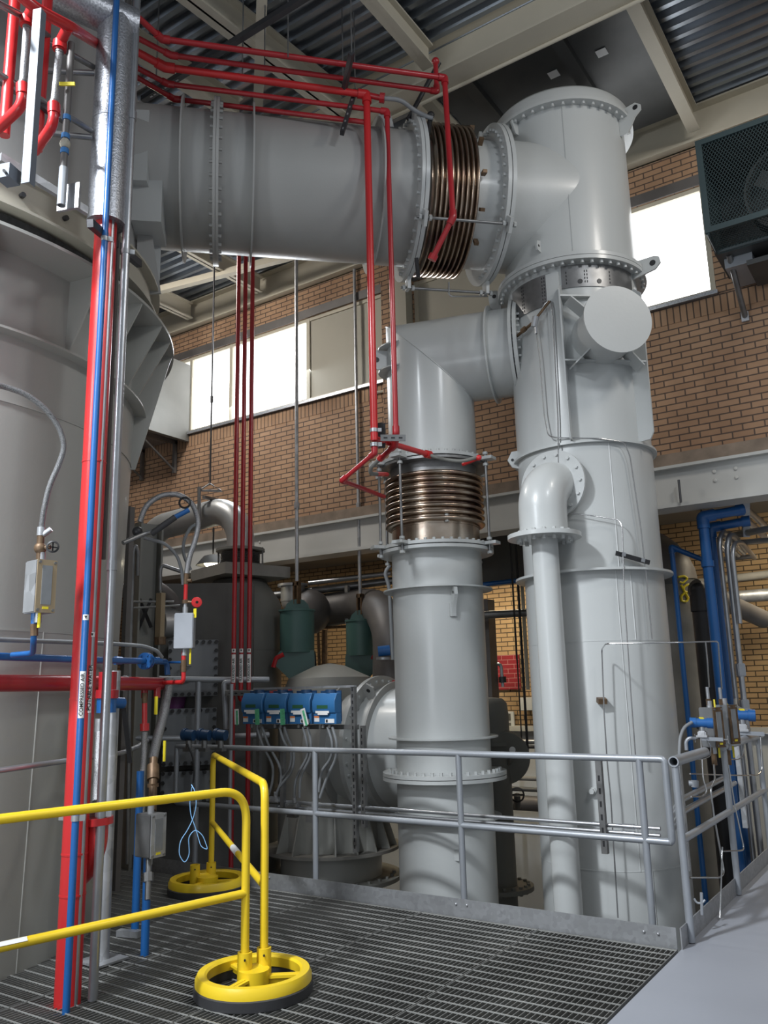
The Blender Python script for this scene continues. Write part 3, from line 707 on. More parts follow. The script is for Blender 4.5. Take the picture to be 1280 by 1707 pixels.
# ---- riser under it
z2 = front(735, 1302, SP, 0.55).z; z_a = front(725, 975, SP, 0.52).z; z_b = front(735, 1234, SP, 0.51).z
R_ = thing('riser_pipe', (*SP, z2), 'stout pale grey riser pipe between the ribbed joint and the lower bolted flange', 'pipe')
MB().lathe([(SR, z2), (SR, zl)], (*SP, 0), UP, 96).build('shell', 'grey', R_, smooth=60)
flange(R_, V3(SP, zl-0.02), UP, SR-0.01, 0.545, 0.03, 0)
for z_, ro in ((z_a, 0.515), (z_b, 0.50)): MB().ring(V3(SP, z_), UP, SR-0.01, ro, 0.014, 84).build('stiffener_ring', 'grey', R_)
flange(R_, V3(SP, z2+0.018), UP, SR-0.01, 0.56, 0.03, 40, keep=ks)
lp = front(752, 992, SP, SR); ld = pdir(SP, 18)
lug(R_, [(0.42, -0.19), (0.46, -0.19), (0.47, -0.10), (0.53, 0.0), (0.52, 0.06), (0.47, 0.09), (0.42, 0.09)], V3(SP, lp.z), ld, UP, 0.03, (0.485, 0.02, 0.014))
MB().box(V3(SP, lp.z-0.13)+ld*0.435, (0.02, 0.07, 0.12), (ld, Vector((-ld.y, ld.x, 0)), UP)).build('pad_plate', 'grey', R_)
L_ = thing('riser_pipe', (*SP, BF), 'lower section of the grey riser pipe, passing down behind the kick plate', 'pipe')
MB().lathe([(SR+0.005, BF), (SR+0.005, z2)], (*SP, 0), UP, 96).build('shell', 'grey', L_, smooth=60)
flange(L_, V3(SP, z2-0.018), UP, SR-0.01, 0.56, 0.03, 0)
z_c = front(735, 1375, SP, 0.51).z
MB().ring(V3(SP, z_c), UP, SR-0.01, 0.50, 0.014, 84).build('stiffener_ring', 'grey', L_)
p = front(762, 1425, SP, SR+0.005); MB().box(p, (0.05, 0.03, 0.09)).build('name_plate', 'grey', L_)

# ---- drain downpipe with its own elbow on the tower
DPX = pdir(TW, -25); dc = (TW[0]+DPX.x*0.86, TW[1]+DPX.y*0.86)
ze = PV(912, 800, dc).z; zfl = front(912, 884, dc, 0.30).z
Q = thing('downpipe', (*dc, BF), 'slimmer grey downpipe with a flanged elbow, running down the front of the tower', 'pipe')
el = [V3(TW, ze)+DPX*0.50, V3(TW, ze)+DPX*0.60]
for i in range(13):
    a = PI/2*i/12; el.append(V3(TW, ze-0.26)+DPX*(0.60+0.26*math.sin(a))+Vector((0, 0, 0.26*math.cos(a))))
el.append(V3(dc, zfl+0.01))
MB().tube(el, 0.198, 40).build('elbow', 'grey', Q, smooth=60)
fr_ = MB().ring(V3(TW, ze)+DPX*0.645, DPX, 0.19, 0.30, 0.025, 64).build('flange', 'grey', Q)
bolts(fr_, V3(TW, ze)+DPX*0.645, DPX, 0.26, 14, 0.016, 0.018, both=0.012, mat='grey')
flange(Q, V3(dc, zfl), UP, 0.10, 0.30, 0.035, 16, br=0.016, bh=0.03)
MB().lathe([(0.108, BF), (0.108, zfl)], (*dc, 0), UP, 40).build('pipe', 'grey', Q, smooth=60)

# ================================================================== helpers for pipes and lettering
def text(parent, s, o, X, Y, size, mat='ink', name='lettering', align='LEFT'):
    cu = bpy.data.curves.new('t', 'FONT'); cu.body = s; cu.size = size; cu.align_x = align; cu.align_y = 'CENTER'; cu.extrude = 0.0004; cu.offset = 0.0004*(size/0.03)
    to = bpy.data.objects.new('t', cu); COL.objects.link(to); bpy.context.view_layer.update()
    me = bpy.data.meshes.new_from_object(to.evaluated_get(bpy.context.evaluated_depsgraph_get()))
    bpy.data.objects.remove(to); X = Vector(X).normalized(); Y = Vector(Y).normalized(); Z = X.cross(Y)
    mb = MB(); mb.add([Vector(o)+X*v.co.x+Y*v.co.y+Z*v.co.z for v in me.vertices], [tuple(p.vertices) for p in me.polygons]); bpy.data.meshes.remove(me)
    return mb.build(name, mat, parent, smooth=10)
def pipe_label(parent, s, c, z0, z1, r, face=None, arrow=None, size=None):
    """label wrapped on the side of a vertical pipe that faces the walkway, lettering reads upwards"""
    d = face or cdir(c); side = Vector((-d.y, d.x, 0)); a0 = math.atan2(d.y, d.x)
    def wrap(za, zb):
        mb = MB(); vs = []; n = 8
        for i in range(n+1):
            a = a0-0.85+1.7*i/n; o_ = Vector((math.cos(a), math.sin(a), 0)); vs += [V3(c, za)+o_*(r+0.0012), V3(c, zb)+o_*(r+0.0012)]
        return mb.add(vs, [(2*i, 2*i+2, 2*i+3, 2*i+1) for i in range(n)])
    l = wrap(z0, z1).build('label', 'label', parent)
    size = size or (z1-z0)/(len(s)*0.62)
    text(l, s, V3(c, z0+0.012)+d*(r+0.004), UP, -side, size)
    if arrow:
        a = wrap(arrow, arrow+r*1.6).build('arrow_label', 'label', parent); t = r*0.45; o_ = V3(c, arrow+r*0.8)+d*(r+0.003)
        MB().prism([(-t, t), (t, t), (0, -t)], o_, side, UP, 0.001).build('arrow', 'ink', a)
def vpipe(name, base, r, z0, z1, mat, label, cat='pipe', group=None):
    P = PZ(*base, 0.0); t = thing(name, (P.x, P.y, z0), label, cat, group)
    MB().cyl((P.x, P.y, z0), (P.x, P.y, z1), r, 24).build('pipe', mat, t); return t, (P.x, P.y)
def run(name, pts, r, mat, label, cat='pipe', fil=0.06, group=None, n=12, el=None, parent=None):
    """one bent pipe; el: radius of fittings at the bends, each fitting its own part"""
    if parent: return MB().tube(pts, r, n, fil=fil).build(name, mat, parent)
    if el is None: return tag(MB().tube(pts, r, n, fil=fil).build(name, mat), label, cat, group)
    t = thing(name, pts[0], label, cat, group); MB().tube(pts, r, n, fil=fil).build('tube', mat, t)
    for p in pts[1:-1]: fitting(t, p, pts, r, mat)
    return t
def fitting(t, p, pts, r, mat):
    i = pts.index(p); p = Vector(p); a = (Vector(pts[i-1])-p).normalized(); b = (Vector(pts[i+1])-p).normalized()
    MB().tube([p+a*r*2.6, p+a*r*1.0, p, p+b*r*1.0, p+b*r*2.6], r*1.35, 14, fil=r*0.9).build('elbow_fitting', mat, t)
def clamp(parent, c, z, r, mat='galv'):
    d = cdir(c); s_ = Vector((-d.y, d.x, 0))
    k = MB().ring(V3(c, z), UP, r-0.001, r+0.004, 0.03, 24).box(V3(c, z)+s_*(r+0.014)+d*(r*0.5), (0.03, 0.014, 0.03), (s_, d, UP)).build('pipe_clamp', mat, parent); return k

# ================================================================== LEFT TANK
TC = (-6.68, 2.85)
zk = front(130, 398, TC, 2.27).z; zring = 4.42
T_ = thing('storage_tank', (*TC, BF), 'huge grey cylindrical tank filling the left side behind the vertical pipes', 'tank')
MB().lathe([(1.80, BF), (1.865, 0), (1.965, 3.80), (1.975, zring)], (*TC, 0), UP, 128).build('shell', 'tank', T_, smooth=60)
sm = MB()
for zz, rr in ((3.42, 1.957), (2.0, 1.918)): sm.ring((*TC, zz), UP, rr-0.01, rr+0.004, 0.010, 128)
def on_tank(px, py): return front(px, py, TC, 1.93)
for px, py, z0, z1 in ((150, 1100, -0.2, 2.0), (60, 1300, -0.1, 2.0)):
    p = on_tank(px, py); k = Vector((p.x-TC[0], p.y-TC[1], 0)).normalized()
    sm.tube([V3(TC, z0)+k*(1.865+z0*0.027), V3(TC, z1)+k*(1.865+z1*0.027)], 0.005, 6)
sm.build('weld_seam', 'tank', T_)
MB().ring((*TC, zring), UP, 1.96, 2.27, 0.022, 128).build('top_ring_plate', 'tank', T_)
MB().lathe([(2.06, -0.008), (2.06, 0.008), (1.95, 0.008), (1.95, -0.008)], (*TC, 3.86), UP, 40, math.radians(60), math.radians(165), closed=True).build('lower_ring_plate', 'tank', T_)
ta = math.atan2(-TC[1], -TC[0])
for dg in (14, 34, 46, 56, 64, 72, -12, 84):
    a = ta+math.radians(dg); d = Vector((math.cos(a), math.sin(a), 0))
    lowz = 3.88 if dg not in (72,) else 3.4
    MB().prism([(1.95, zring-0.01), (2.26, zring-0.01), (2.24, zring-0.06), (1.99, lowz), (1.95, lowz)], (*TC, 0), d, UP, 0.014).build('gusset_plate', 'tank', T_)
H_ = thing('tank_hood', (*TC, zring), 'grey round hood on top of the left tank, behind the bundle of vertical pipes', 'hood')
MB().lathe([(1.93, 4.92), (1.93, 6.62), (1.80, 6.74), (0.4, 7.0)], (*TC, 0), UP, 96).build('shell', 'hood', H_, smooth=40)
MB().ring((*TC, 4.53), UP, 1.98, 2.06, 0.16, 96).build('seal', 'foam', H_)
ch = MB().lathe([(2.02, 0), (2.14, 0), (2.14, 0.02), (2.07, 0.02), (2.07, 0.26), (2.14, 0.26), (2.14, 0.28), (2.02, 0.28)], (*TC, 4.64), UP, 96, closed=True).build('rim_channel', 'panel', H_)
for dg in (-25, -16, -7, 2, 11, 20, 29):
    a = ta+math.radians(dg); d = Vector((math.cos(a), math.sin(a), 0))
    MB().cyl(V3(TC, 4.78)+d*2.07, V3(TC, 4.78)+d*2.10, 0.018, 8).build('bolt', 'black', H_)
def hood_box(px, py, w, h, dep, name='bracket_box'):
    p = front(px, py, TC, 1.95); d = Vector((p.x-TC[0], p.y-TC[1], 0)).normalized(); s_ = Vector((-d.y, d.x, 0))
    MB().box(V3(TC, p.z)+d*(1.93+dep/2), (dep, w, h), (d, s_, UP)).build(name, 'grey', H_)
hood_box(229, 262, 0.34, 0.66, 0.14)
hood_box(230, 354, 0.42, 0.40, 0.24)
hood_box(236, 432, 0.26, 0.50, 0.20)
# plate rising at the edge of the hood
p = front(262, 440, TC, 2.12); d = Vector((p.x-TC[0], p.y-TC[1], 0)).normalized()
MB().prism([(1.95, -0.35), (2.16, -0.32), (2.05, 0.35), (1.95, 0.5)], V3(TC, p.z+0.05), d, UP, 0.02).build('rib_plate', 'hood', H_)

# ---- fan coil box beside the left window
hx = PY(262, 650, 8.1)
AH = thing('air_handler', (-9.7, 8.2, 5.2), 'bright galvanised duct box on wall brackets beside the left window strip', 'duct box')
xa = PY(311, 600, 8.45).x
MB().bx(xa-1.6, xa, 7.75, 8.47, 5.42, 6.55).build('casing', 'alu', AH)
MB().bx(xa-0.02, xa+0.05, 7.72, 8.49, 5.36, 6.6).build('flange', 'drab', AH)
for dx in (-0.25, -1.0):
    k = MB().bx(xa+dx, xa+dx+0.05, 7.72, 8.49, 5.36, 5.42).build('bracket', 'steel', AH)
    MB().cyl((xa+dx+0.02, 7.75, 5.38), (xa+dx+0.02, 8.46, 4.95), 0.018, 8).bx(xa+dx, xa+dx+0.05, 8.44, 8.49, 4.9, 5.4).build('brace', 'steel', k)

# ================================================================== VERTICAL PIPE BUNDLE THROUGH THE GRATING
rp, rc = vpipe('riser_pipe', (112, 1672), 0.069, -0.3, 4.9, 'redbright', 'fat bright red vertical pipe through the grating, partly hidden by a blue pipe', 'pipe')
for py in (770, 1421, 1489, 1165): MB().ring(V3(rc, zat(140, py, rc)), UP, 0.067, 0.0715, 0.010, 32).build('weld_seam', 'redbright', rp)
bp_, bc = vpipe('riser_pipe', (110, 1687), 0.0195, -0.2, 7.0, 'blue', 'slim blue compressed air pipe clipped in front of the fat red pipe', 'pipe')
for py in (395, 1362): clamp(bp_, bc, zat(150, py, bc), 0.0195)
zA = zat(133, 1197, bc); zB = zat(140, 1119, bc); pipe_label(bp_, 'COMPRESSED AIR', bc, zA, zB, 0.0195, arrow=zat(141, 1034, bc))
ppl, pc_ = vpipe('riser_pipe', (124, 1675), 0.0155, -0.2, 7.0, 'conduit', 'thin steel potable water pipe just right of the fat red pipe', 'pipe')
zA = zat(152, 1188, pc_); zB = zat(158, 1110, pc_); pipe_label(ppl, 'POTABLE WATER', pc_, zA, zB, 0.0165, arrow=zat(160, 1062, pc_))
pp2, pc2 = vpipe('riser_pipe', (131, 1655), 0.013, -0.2, 7.0, 'drab', 'dull thin pipe rising beside the potable water pipe')
cn, cc = vpipe('conduit', (154.5, 1667), 0.026, 0.0, 7.0, 'conduit', 'bright steel conduit standing on the grating right of the pipe bundle', 'conduit')
for py in (190, 943, 1350): MB().cyl(V3(cc, zat(200, py, cc)-0.03), V3(cc, zat(200, py, cc)+0.03), 0.031, 20).build('coupling', 'conduit', cn)
clamp(cn, cc, zat(205, 420, cc), 0.026); clamp(cn, cc, zat(172, 1356, cc), 0.026)
cn2, cc2 = vpipe('post', (171, 1602), 0.038, 0.0, 1.75, 'galv', 'grey steel post on a square foot plate behind the bright conduit', 'post')
MB().bx(cc2[0]-0.11, cc2[0]+0.11, cc2[1]-0.11, cc2[1]+0.11, 0.002, 0.014).build('base_plate', 'galv', cn2)
for i, (dx, w_) in enumerate(((14, 0.045), (29, 0.03))):
    c_ = PZ(131+dx, 1640, 0)
for px, rr, lb in ((205, 0.020, 'brown thin pipe at the top of the pipe bundle left of the bright conduit'), (198, 0.016, 'second brown thin pipe squeezed behind the blue pipe at the top')):
    q = PD(px, 200, 5.25); tag(MB().cyl((q.x, q.y, 2.4), (q.x, q.y, 7.0), rr, 14).build('riser_pipe', 'claddark'), lb, 'pipe')
# lagged sleeve and big lagged pipe at the top
zs = zat(165, 372, rc)
sl = thing('lagged_pipe', V3(rc, zs), 'thick pipe lagged in dimpled silver aluminium at the top left, above the fat red pipe', 'lagged pipe')
MB().lathe([(0.118, zs), (0.118, zat(182, 42, rc)+0.06)], (*rc, 0), UP, 40).build('vertical_sleeve', 'alu', sl)
for py in (372, 203): MB().ring(V3(rc, zat(170, py, rc)), UP, 0.114, 0.121, 0.012, 40).build('band', 'alu', sl)
zt2 = zat(180, 25, rc)+0.12
zt2 = zat(183, 30, rc); lp0 = V3(rc, zt2); lp1 = PZ(60, -30, zt2); lp1 = lp0+(lp1-lp0).normalized()*2.2
MB().cyl(lp0+(lp0-lp1).normalized()*0.12, lp1, 0.122, 40).build('sloping_sleeve', 'alu', sl)
# dark strut that carries the bundle
s0_ = PD(150, 372, 4.9); s1_ = PD(232, 440, 5.6)
su = MB().box((s0_+s1_)/2, ((s1_-s0_).length, 0.04, 0.05), ((s1_-s0_).normalized(), (s1_-s0_).normalized().cross(Vector((0, 0, 1))).normalized(), (s1_-s0_).normalized().cross((s1_-s0_).normalized().cross(Vector((0, 0, 1)))).normalized()))
tag(su.build('strut_channel', 'strut'), 'dark strut channel under the silver lagging that carries the pipe bundle', 'strut')
q = PD(178, 1360, 4.85)
tag(MB().box(PD(138, 1360, 5.28), (0.28, 0.045, 0.045), ((0.93, 0.36, 0), (-0.36, 0.93, 0), UP)).build('strut_channel', 'galv'), 'short galvanised strut behind the bundle at yellow rail height', 'strut')

# small blue risers through the grating, sight glass between
b1, c1 = vpipe('riser_pipe', (241, 1590), 0.026, -0.2, PV(252, 1420, (PZ(241, 1590, 0).x, PZ(241, 1590, 0).y)).z, 'blue', 'short blue riser ending in the lower sight glass', 'pipe')
q = PZ(225, 1548, 0); tag(MB().cyl((q.x, q.y, -0.2), (q.x, q.y, zat(243, 1285, (q.x, q.y))), 0.027, 18).build('riser_pipe', 'blue'), 'blue riser behind the lower sight glass with a rounded tee head', 'pipe')
tag(MB().box(PZ(215, 1556, 0.02), (0.17, 0.05, 0.04), ((0.96, 0.26, 0), (-0.26, 0.96, 0), UP)).build('strut_clip', 'galv'), 'small galvanised strut piece lying on the grating by the blue risers', 'strut')

# ---- sight glass boxes
def sight_glass(loc, w, d, h, face, label, gl='glass', front_mat='bronzeplate', body='galv', group=None, glassw=0.5):
    """loc: centre of box; face: plan direction of the glazed face"""
    t = thing('sight_glass', loc, label, 'sight glass', group); L = Vector(loc); f = Vector(face).normalized(); s_ = Vector((-f.y, f.x, 0))
    MB().box(L, (d, w, h), (f, s_, UP), bev=0.006).build('housing', body, t)
    if gl:
        fpz = MB().box(L+f*(d/2+0.004), (0.008, w*0.98, h), (f, s_, UP)).build('face_plate', front_mat, t)
        MB().box(L+f*(d/2+0.009)+UPZ*(h*0.02), (0.004, w*glassw, h*0.74), (f, s_, UP)).build('glass', gl, fpz)
        for sx in (-1, 1):
            for sz in (-1, 1): MB().cyl(L+f*(d/2+0.008)+s_*(sx*w*0.38)+UPZ*(sz*h*0.45), L+f*(d/2+0.014)+s_*(sx*w*0.38)+UPZ*(sz*h*0.45), 0.008, 8).build('screw', 'steel', fpz)
        MB().box(L+f*(d/2+0.009)-UPZ*(h*0.41), (0.003, w*0.3, 0.014), (f, s_, UP)).build('caution_label', 'tagyellow', fpz)
    for sg in (1, -1): MB().cyl(L+UPZ*(sg*h/2), L+UPZ*(sg*(h/2+0.05)), 0.021, 14).build('nipple', 'galv', t)
    return t
UPZ = Vector((0, 0, 1))
fdir = Vector((0.86, -0.35, 0))
p1_ = PD(66, 979, 4.95)
sight_glass(p1_, 0.115, 0.13, 0.29, pdir((p1_.x, p1_.y), 28), 'tan framed sight glass box with a grey window in front of the left tank')
p2_ = PD(308, 1052, 6.6)
sight_glass(p2_, 0.145, 0.10, 0.27, pdir((p2_.x, p2_.y), -12), 'plain white backed sight glass box hanging above the red elbow, centre left', gl=None, body='rail')
p3_ = PD(250, 1391, 5.8)
sight_glass(p3_, 0.12, 0.15, 0.26, pdir((p3_.x, p3_.y), 40), 'dark steel sight glass box low behind the yellow barrier rail', front_mat='galv', body='steel')

# fittings of the first sight glass: valve, strainer, braided hose
def tree(px, pys, d): return [PD(px, y, d) for y in pys]
v = thing('globe_valve', PD(67, 912, 4.95), 'brown brass globe valve with a black wheel above the left sight glass', 'valve')
MB().cyl(PD(66, 938, 4.95), PD(68, 892, 4.95), 0.02, 16).sphere(PD(67, 914, 4.95), 0.034, 14).cyl(PD(67, 914, 4.95), PD(84, 912, 4.92), 0.012, 10).build('body', 'brass', v)
MB().lathe([(0.026, 0.0), (0.036, 0.006), (0.026, 0.012), (0.030, 0.006)], PD(88, 912, 4.92), Vector((0.7, -0.6, 0.1)), 16, closed=True).box(PD(88, 912, 4.92), (0.005, 0.055, 0.006)).box(PD(88, 912, 4.92), (0.005, 0.006, 0.055)).build('hand_wheel', 'black', v)
MB().cyl(PD(68, 893, 4.95), PD(69, 879, 4.95), 0.022, 14).cyl(PD(70, 893, 4.95), PD(85, 882, 4.93), 0.016, 12).build('strainer', 'galv', v)
tag(MB().tube([PD(69, 880, 4.95), PD(73, 850, 4.9), PD(82, 810, 4.85), PD(98, 775, 4.8), PD(108, 745, 4.78), PD(100, 715, 4.75), PD(80, 685, 4.7), PD(45, 657, 4.65), PD(0, 642, 4.6), PD(-30, 640, 4.5)], 0.0155, 12, fil=0.3).build('braided_hose', 'braid'), 'braided steel hose curving up the left tank to the picture edge', 'hose')

# ---- horizontal pipes round the tank
RA, RB = PD(-40, 1139, 5.25), PD(276, 1140, 6.95)
t = thing('header_pipe', RA, 'thick dark red horizontal pipe passing behind the vertical bundle at eye level', 'pipe')
mid = PD(150, 1139, 5.9)
MB().tube([RA, mid, RB], 0.049, 24, fil=0.4).build('tube', 'red', t)
MB().ring(PD(207, 1139, 6.35), (RB-mid), 0.05, 0.054, 0.012, 28).build('u_bolt', 'galv', t)
for px in (241, 262):
    q = PD(px, 1150, 6.75); MB().cyl(q+UPZ*0.02, q-UPZ*0.06, 0.026, 16).build('branch_tee', 'red', t)
t = thing('header_pipe', PD(-40, 1093, 5.2), 'blue horizontal pipe with a bolted flange just above the thick red one', 'pipe')
BA = [PD(-40, 1093, 5.2), PD(150, 1100, 5.85), PD(278, 1103, 6.85), PD(279, 1125, 6.85)]
MB().tube(BA, 0.0225, 18, fil=0.06).build('tube', 'blue', t)
dB = (BA[2]-BA[1]).normalized()
fo = PD(243, 1102, 6.52); f1 = MB().ring(fo-dB*0.014, dB, 0.02, 0.062, 0.016, 28).ring(fo+dB*0.014, dB, 0.02, 0.062, 0.016, 28).build('flange', 'blue', t)
bolts(f1, fo, dB, 0.048, 6, 0.007, 0.008, both=0.024, mat='blue')
for px in (197, 262): MB().cyl(PD(px-5, 1101, 6.2 if px < 200 else 6.67), PD(px+5, 1101.5, 6.24 if px < 200 else 6.72), 0.028, 16).build('coupling', 'blue', t)
MB().cyl(PD(283, 1104, 6.85), PD(305, 1104, 6.75), 0.010, 10).build('side_branch', 'blue', t)
tb = [PD(20, 1092, 5.3), PD(55, 1089, 5.2), PD(56, 1068, 4.97), PD(57, 1022, 4.95)]
t2 = thing('branch_pipe', tb[0], 'short blue branch turning up into the left sight glass', 'pipe')
MB().tube(tb, 0.0165, 14, fil=0.04).build('tube', 'blue', t2)
MB().cyl(PD(57, 1060, 4.96), PD(57, 1040, 4.96), 0.021, 8).build('valve_body', 'brass', t2)
MB().box(PD(65, 1034, 4.92), (0.02, 0.006, 0.08)).build('valve_handle', 'tagyellow', t2)
gl_ = [PD(-40, 1065, 5.15), PD(160, 1072, 5.9), PD(200, 1074, 6.2), PD(240, 1077, 6.4), PD(262, 1085, 6.5), PD(270, 1096, 6.55)]
tag(MB().tube(gl_, 0.014, 12, fil=0.1).build('conduit', 'flex'), 'grey flexible conduit running above the blue horizontal pipe on the tank', 'conduit')
tag(MB().tube([PD(-40, 1290, 5.1), PD(112, 1268, 5.4), PD(205, 1255, 6.4)], 0.016, 12, fil=0.2).build('hand_rail', 'conduit'), 'dull steel tube round the tank below the thick red pipe', 'rail')
# ---- second sight glass: fittings over and under it
t = thing('drain_branch', PD(306, 1140, 6.6), 'small red elbow and valve hanging under the white sight glass box', 'pipe')
MB().tube([PD(306, 1085, 6.6), PD(306, 1137, 6.6), PD(272, 1138, 6.8)], 0.017, 14, fil=0.035).build('tube', 'redbright', t)
MB().cyl(PD(306, 1120, 6.6), PD(306, 1100, 6.6), 0.021, 8).build('valve_body', 'brass', t)
MB().box(PD(317, 1094, 6.58), (0.015, 0.006, 0.12)).build('valve_handle', 'tagyellow', t)
t = thing('inlet_valve', PD(308, 990, 6.6), 'red and brass valve assembly with a red wheel above the white sight glass box', 'valve')
MB().cyl(PD(308, 1024, 6.6), PD(309, 1002, 6.6), 0.014, 12).build('nipple', 'galv', t)
MB().cyl(PD(309, 1006, 6.6), PD(309, 1000, 6.6), 0.026, 8).cyl(PD(309, 1003, 6.6), PD(322, 1004, 6.58), 0.012, 10).build('body', 'brass', t)
MB().lathe([(0.012, -0.01), (0.038, -0.006), (0.042, 0), (0.038, 0.006), (0.012, 0.01)], PD(328, 1004, 6.56), Vector((0.8, -0.5, 0)), 12, closed=True).build('hand_wheel', 'redbright', t)
MB().cyl(PD(309, 1000, 6.6), PD(310, 974, 6.6), 0.016, 14).build('pipe', 'redbright', t)
MB().cyl(PD(310, 974, 6.6), PD(311, 955, 6.6), 0.019, 8).cyl(PD(311, 968, 6.6), PD(319, 968, 6.58), 0.014, 8).build('tee', 'brass', t)
MB().box(PD(325, 1022, 6.55), (0.03, 0.004, 0.07)).build('tag', 'tagyellow', t)
tag(MB().tube([PD(311, 956, 6.6), PD(315, 930, 6.6), PD(326, 900, 6.6), PD(332, 870, 6.6), PD(322, 840, 6.6), PD(300, 824, 6.6), PD(270, 824, 6.6), PD(243, 842, 6.6), PD(233, 870, 6.6)], 0.021, 14, fil=0.3).build('braided_hose', 'braid'), 'bright braided hose arching over the lagged bend, centre left', 'hose')
tag(MB().tube([PD(305, 975, 6.7), PD(303, 950, 6.7), PD(295, 925, 6.7), PD(275, 905, 6.7), PD(240, 897, 6.7)], 0.013, 12, fil=0.2).build('flexible_conduit', 'flex'), 'grey flexible conduit curving left from above the white sight glass box', 'conduit')
tag(MB().tube([PD(318, 950, 6.8), PD(305, 925, 6.8), PD(306, 900, 6.8), PD(318, 878, 6.8), PD(332, 872, 6.8)], 0.013, 12, fil=0.2).build('flexible_conduit', 'flex'), 'small grey looped conduit under the arching braided hose', 'conduit')
ac = thing('actuator', PD(290, 862, 6.5), 'dark actuator with a blue end lying diagonally on the arching lagged pipe', 'actuator')
MB().cyl(PD(252, 890, 6.5), PD(292, 862, 6.5), 0.024, 12).build('body', 'rubber', ac)
MB().cyl(PD(292, 862, 6.5), PD(315, 850, 6.5), 0.02, 12).build('cap', 'blue', ac)
MB().lathe([(0.035, -0.01), (0.05, 0), (0.035, 0.01)], PD(308, 838, 6.5), cdir((-4.5, 4.8)), 16, closed=True).sphere(PD(229, 886, 6.5), 0.04, 12).build('knob', 'black', ac)
tag(MB().tube([PD(205, 905, 6.4), PD(240, 890, 6.5), PD(256, 886, 6.5)], 0.018, 10, fil=0.1).build('stub_pipe', 'steel'), 'weathered steel arm joining the dark actuator to the tank edge', 'pipe')

# ---- braided hoses and valves below the headers
tag(MB().tube([PD(281, 1130, 6.85), PD(280, 1150, 6.85), PD(273, 1190, 6.8), PD(262, 1230, 6.75), PD(255, 1265, 6.7)], 0.036, 16, fil=0.3).build('braided_hose', 'braid'), 'thick braided hose dropping from the blue header elbow', 'hose')
t = thing('drop_pipe', PD(241, 1165, 6.7), 'red drop pipe under the thick red header with a braided end', 'pipe')
MB().cyl(PD(241, 1155, 6.7), PD(241, 1172, 6.7), 0.022, 12).build('valve_body', 'brass', t)
MB().cyl(PD(241, 1172, 6.7), PD(241, 1212, 6.7), 0.02, 14).cyl(PD(241, 1206, 6.7), PD(241, 1218, 6.7), 0.034, 18).build('pipe', 'redbright', t)
MB().tube([PD(241, 1220, 6.7), PD(240, 1260, 6.7), PD(236, 1300, 6.6), PD(236, 1360, 6.5)], 0.024, 14, fil=0.2).build('braided_end', 'braid', t)
MB().box(PD(260, 1176, 6.5), (0.03, 0.006, 0.13)).build('tag', 'tagyellow', t)
t = thing('ball_valve', PD(256, 1285, 6.3), 'brown steel valve with a yellow lever low in the dark, left of the yellow barrier', 'valve')
MB().cyl(PD(256, 1264, 6.3), PD(254, 1352, 6.1), 0.028, 12).cyl(PD(255, 1276, 6.28), PD(255, 1300, 6.22), 0.042, 12).cyl(PD(255, 1306, 6.2), PD(255, 1312, 6.2), 0.038, 8).build('body', 'brass', t)
MB().box(PD(274, 1252, 6.25), (0.02, 0.008, 0.14)).build('lever', 'tagyellow', t)
t = thing('drain_union', PD(247, 1430, 5.8), 'steel nipples and union under the dark sight glass box', 'pipe fitting')
MB().cyl(PD(248, 1426, 5.8), PD(246, 1500, 5.7), 0.018, 12).build('pipe', 'steel', t); MB().cyl(PD(247, 1455, 5.77), PD(247, 1470, 5.75), 0.032, 8).build('union', 'steel', t)
# braided hose pair with black valve beside the bundle
t = thing('expansion_hose', PD(165, 1210, 5.55), 'wide braided hose hanging behind the bright conduit under a blue and red valve', 'hose')
MB().cyl(PD(166, 1218, 5.60), PD(161, 1336, 5.40), 0.026, 24).build('braid', 'braid', t)
MB().cyl(PD(167, 1198, 5.60), PD(166, 1220, 5.60), 0.030, 20).build('ferrule', 'galv', t)
MB().cyl(PD(170, 1170, 5.65), PD(205, 1172, 5.75), 0.035, 18).cyl(PD(177, 1188, 5.65), PD(178, 1160, 5.65), 0.06, 22).build('valve_body', 'blue', t)
MB().cyl(PD(178, 1164, 5.65), PD(179, 1150, 5.65), 0.07, 22).cyl(PD(179, 1150, 5.65), PD(180, 1120, 5.65), 0.055, 22).build('flange_tee', 'red', t)
MB().box(PD(212, 1225, 5.80), (0.03, 0.02, 0.36), (RGT, FWD, (UPV-0.12*RGT).normalized())).build('lever', 'black', t)
t = thing('drain_elbow', PD(155, 1400, 5.0), 'red flanged elbow beside the bundle just under the yellow rail', 'pipe elbow')
MB().cyl(PD(163, 1362, 5.2), PD(163, 1374, 5.2), 0.085, 26).build('flange', 'redbright', t)
MB().tube([PD(162, 1374, 5.2), PD(160, 1410, 5.2), PD(146, 1445, 5.25), PD(130, 1462, 5.3)], 0.062, 22, fil=0.12).build('elbow', 'redbright', t)

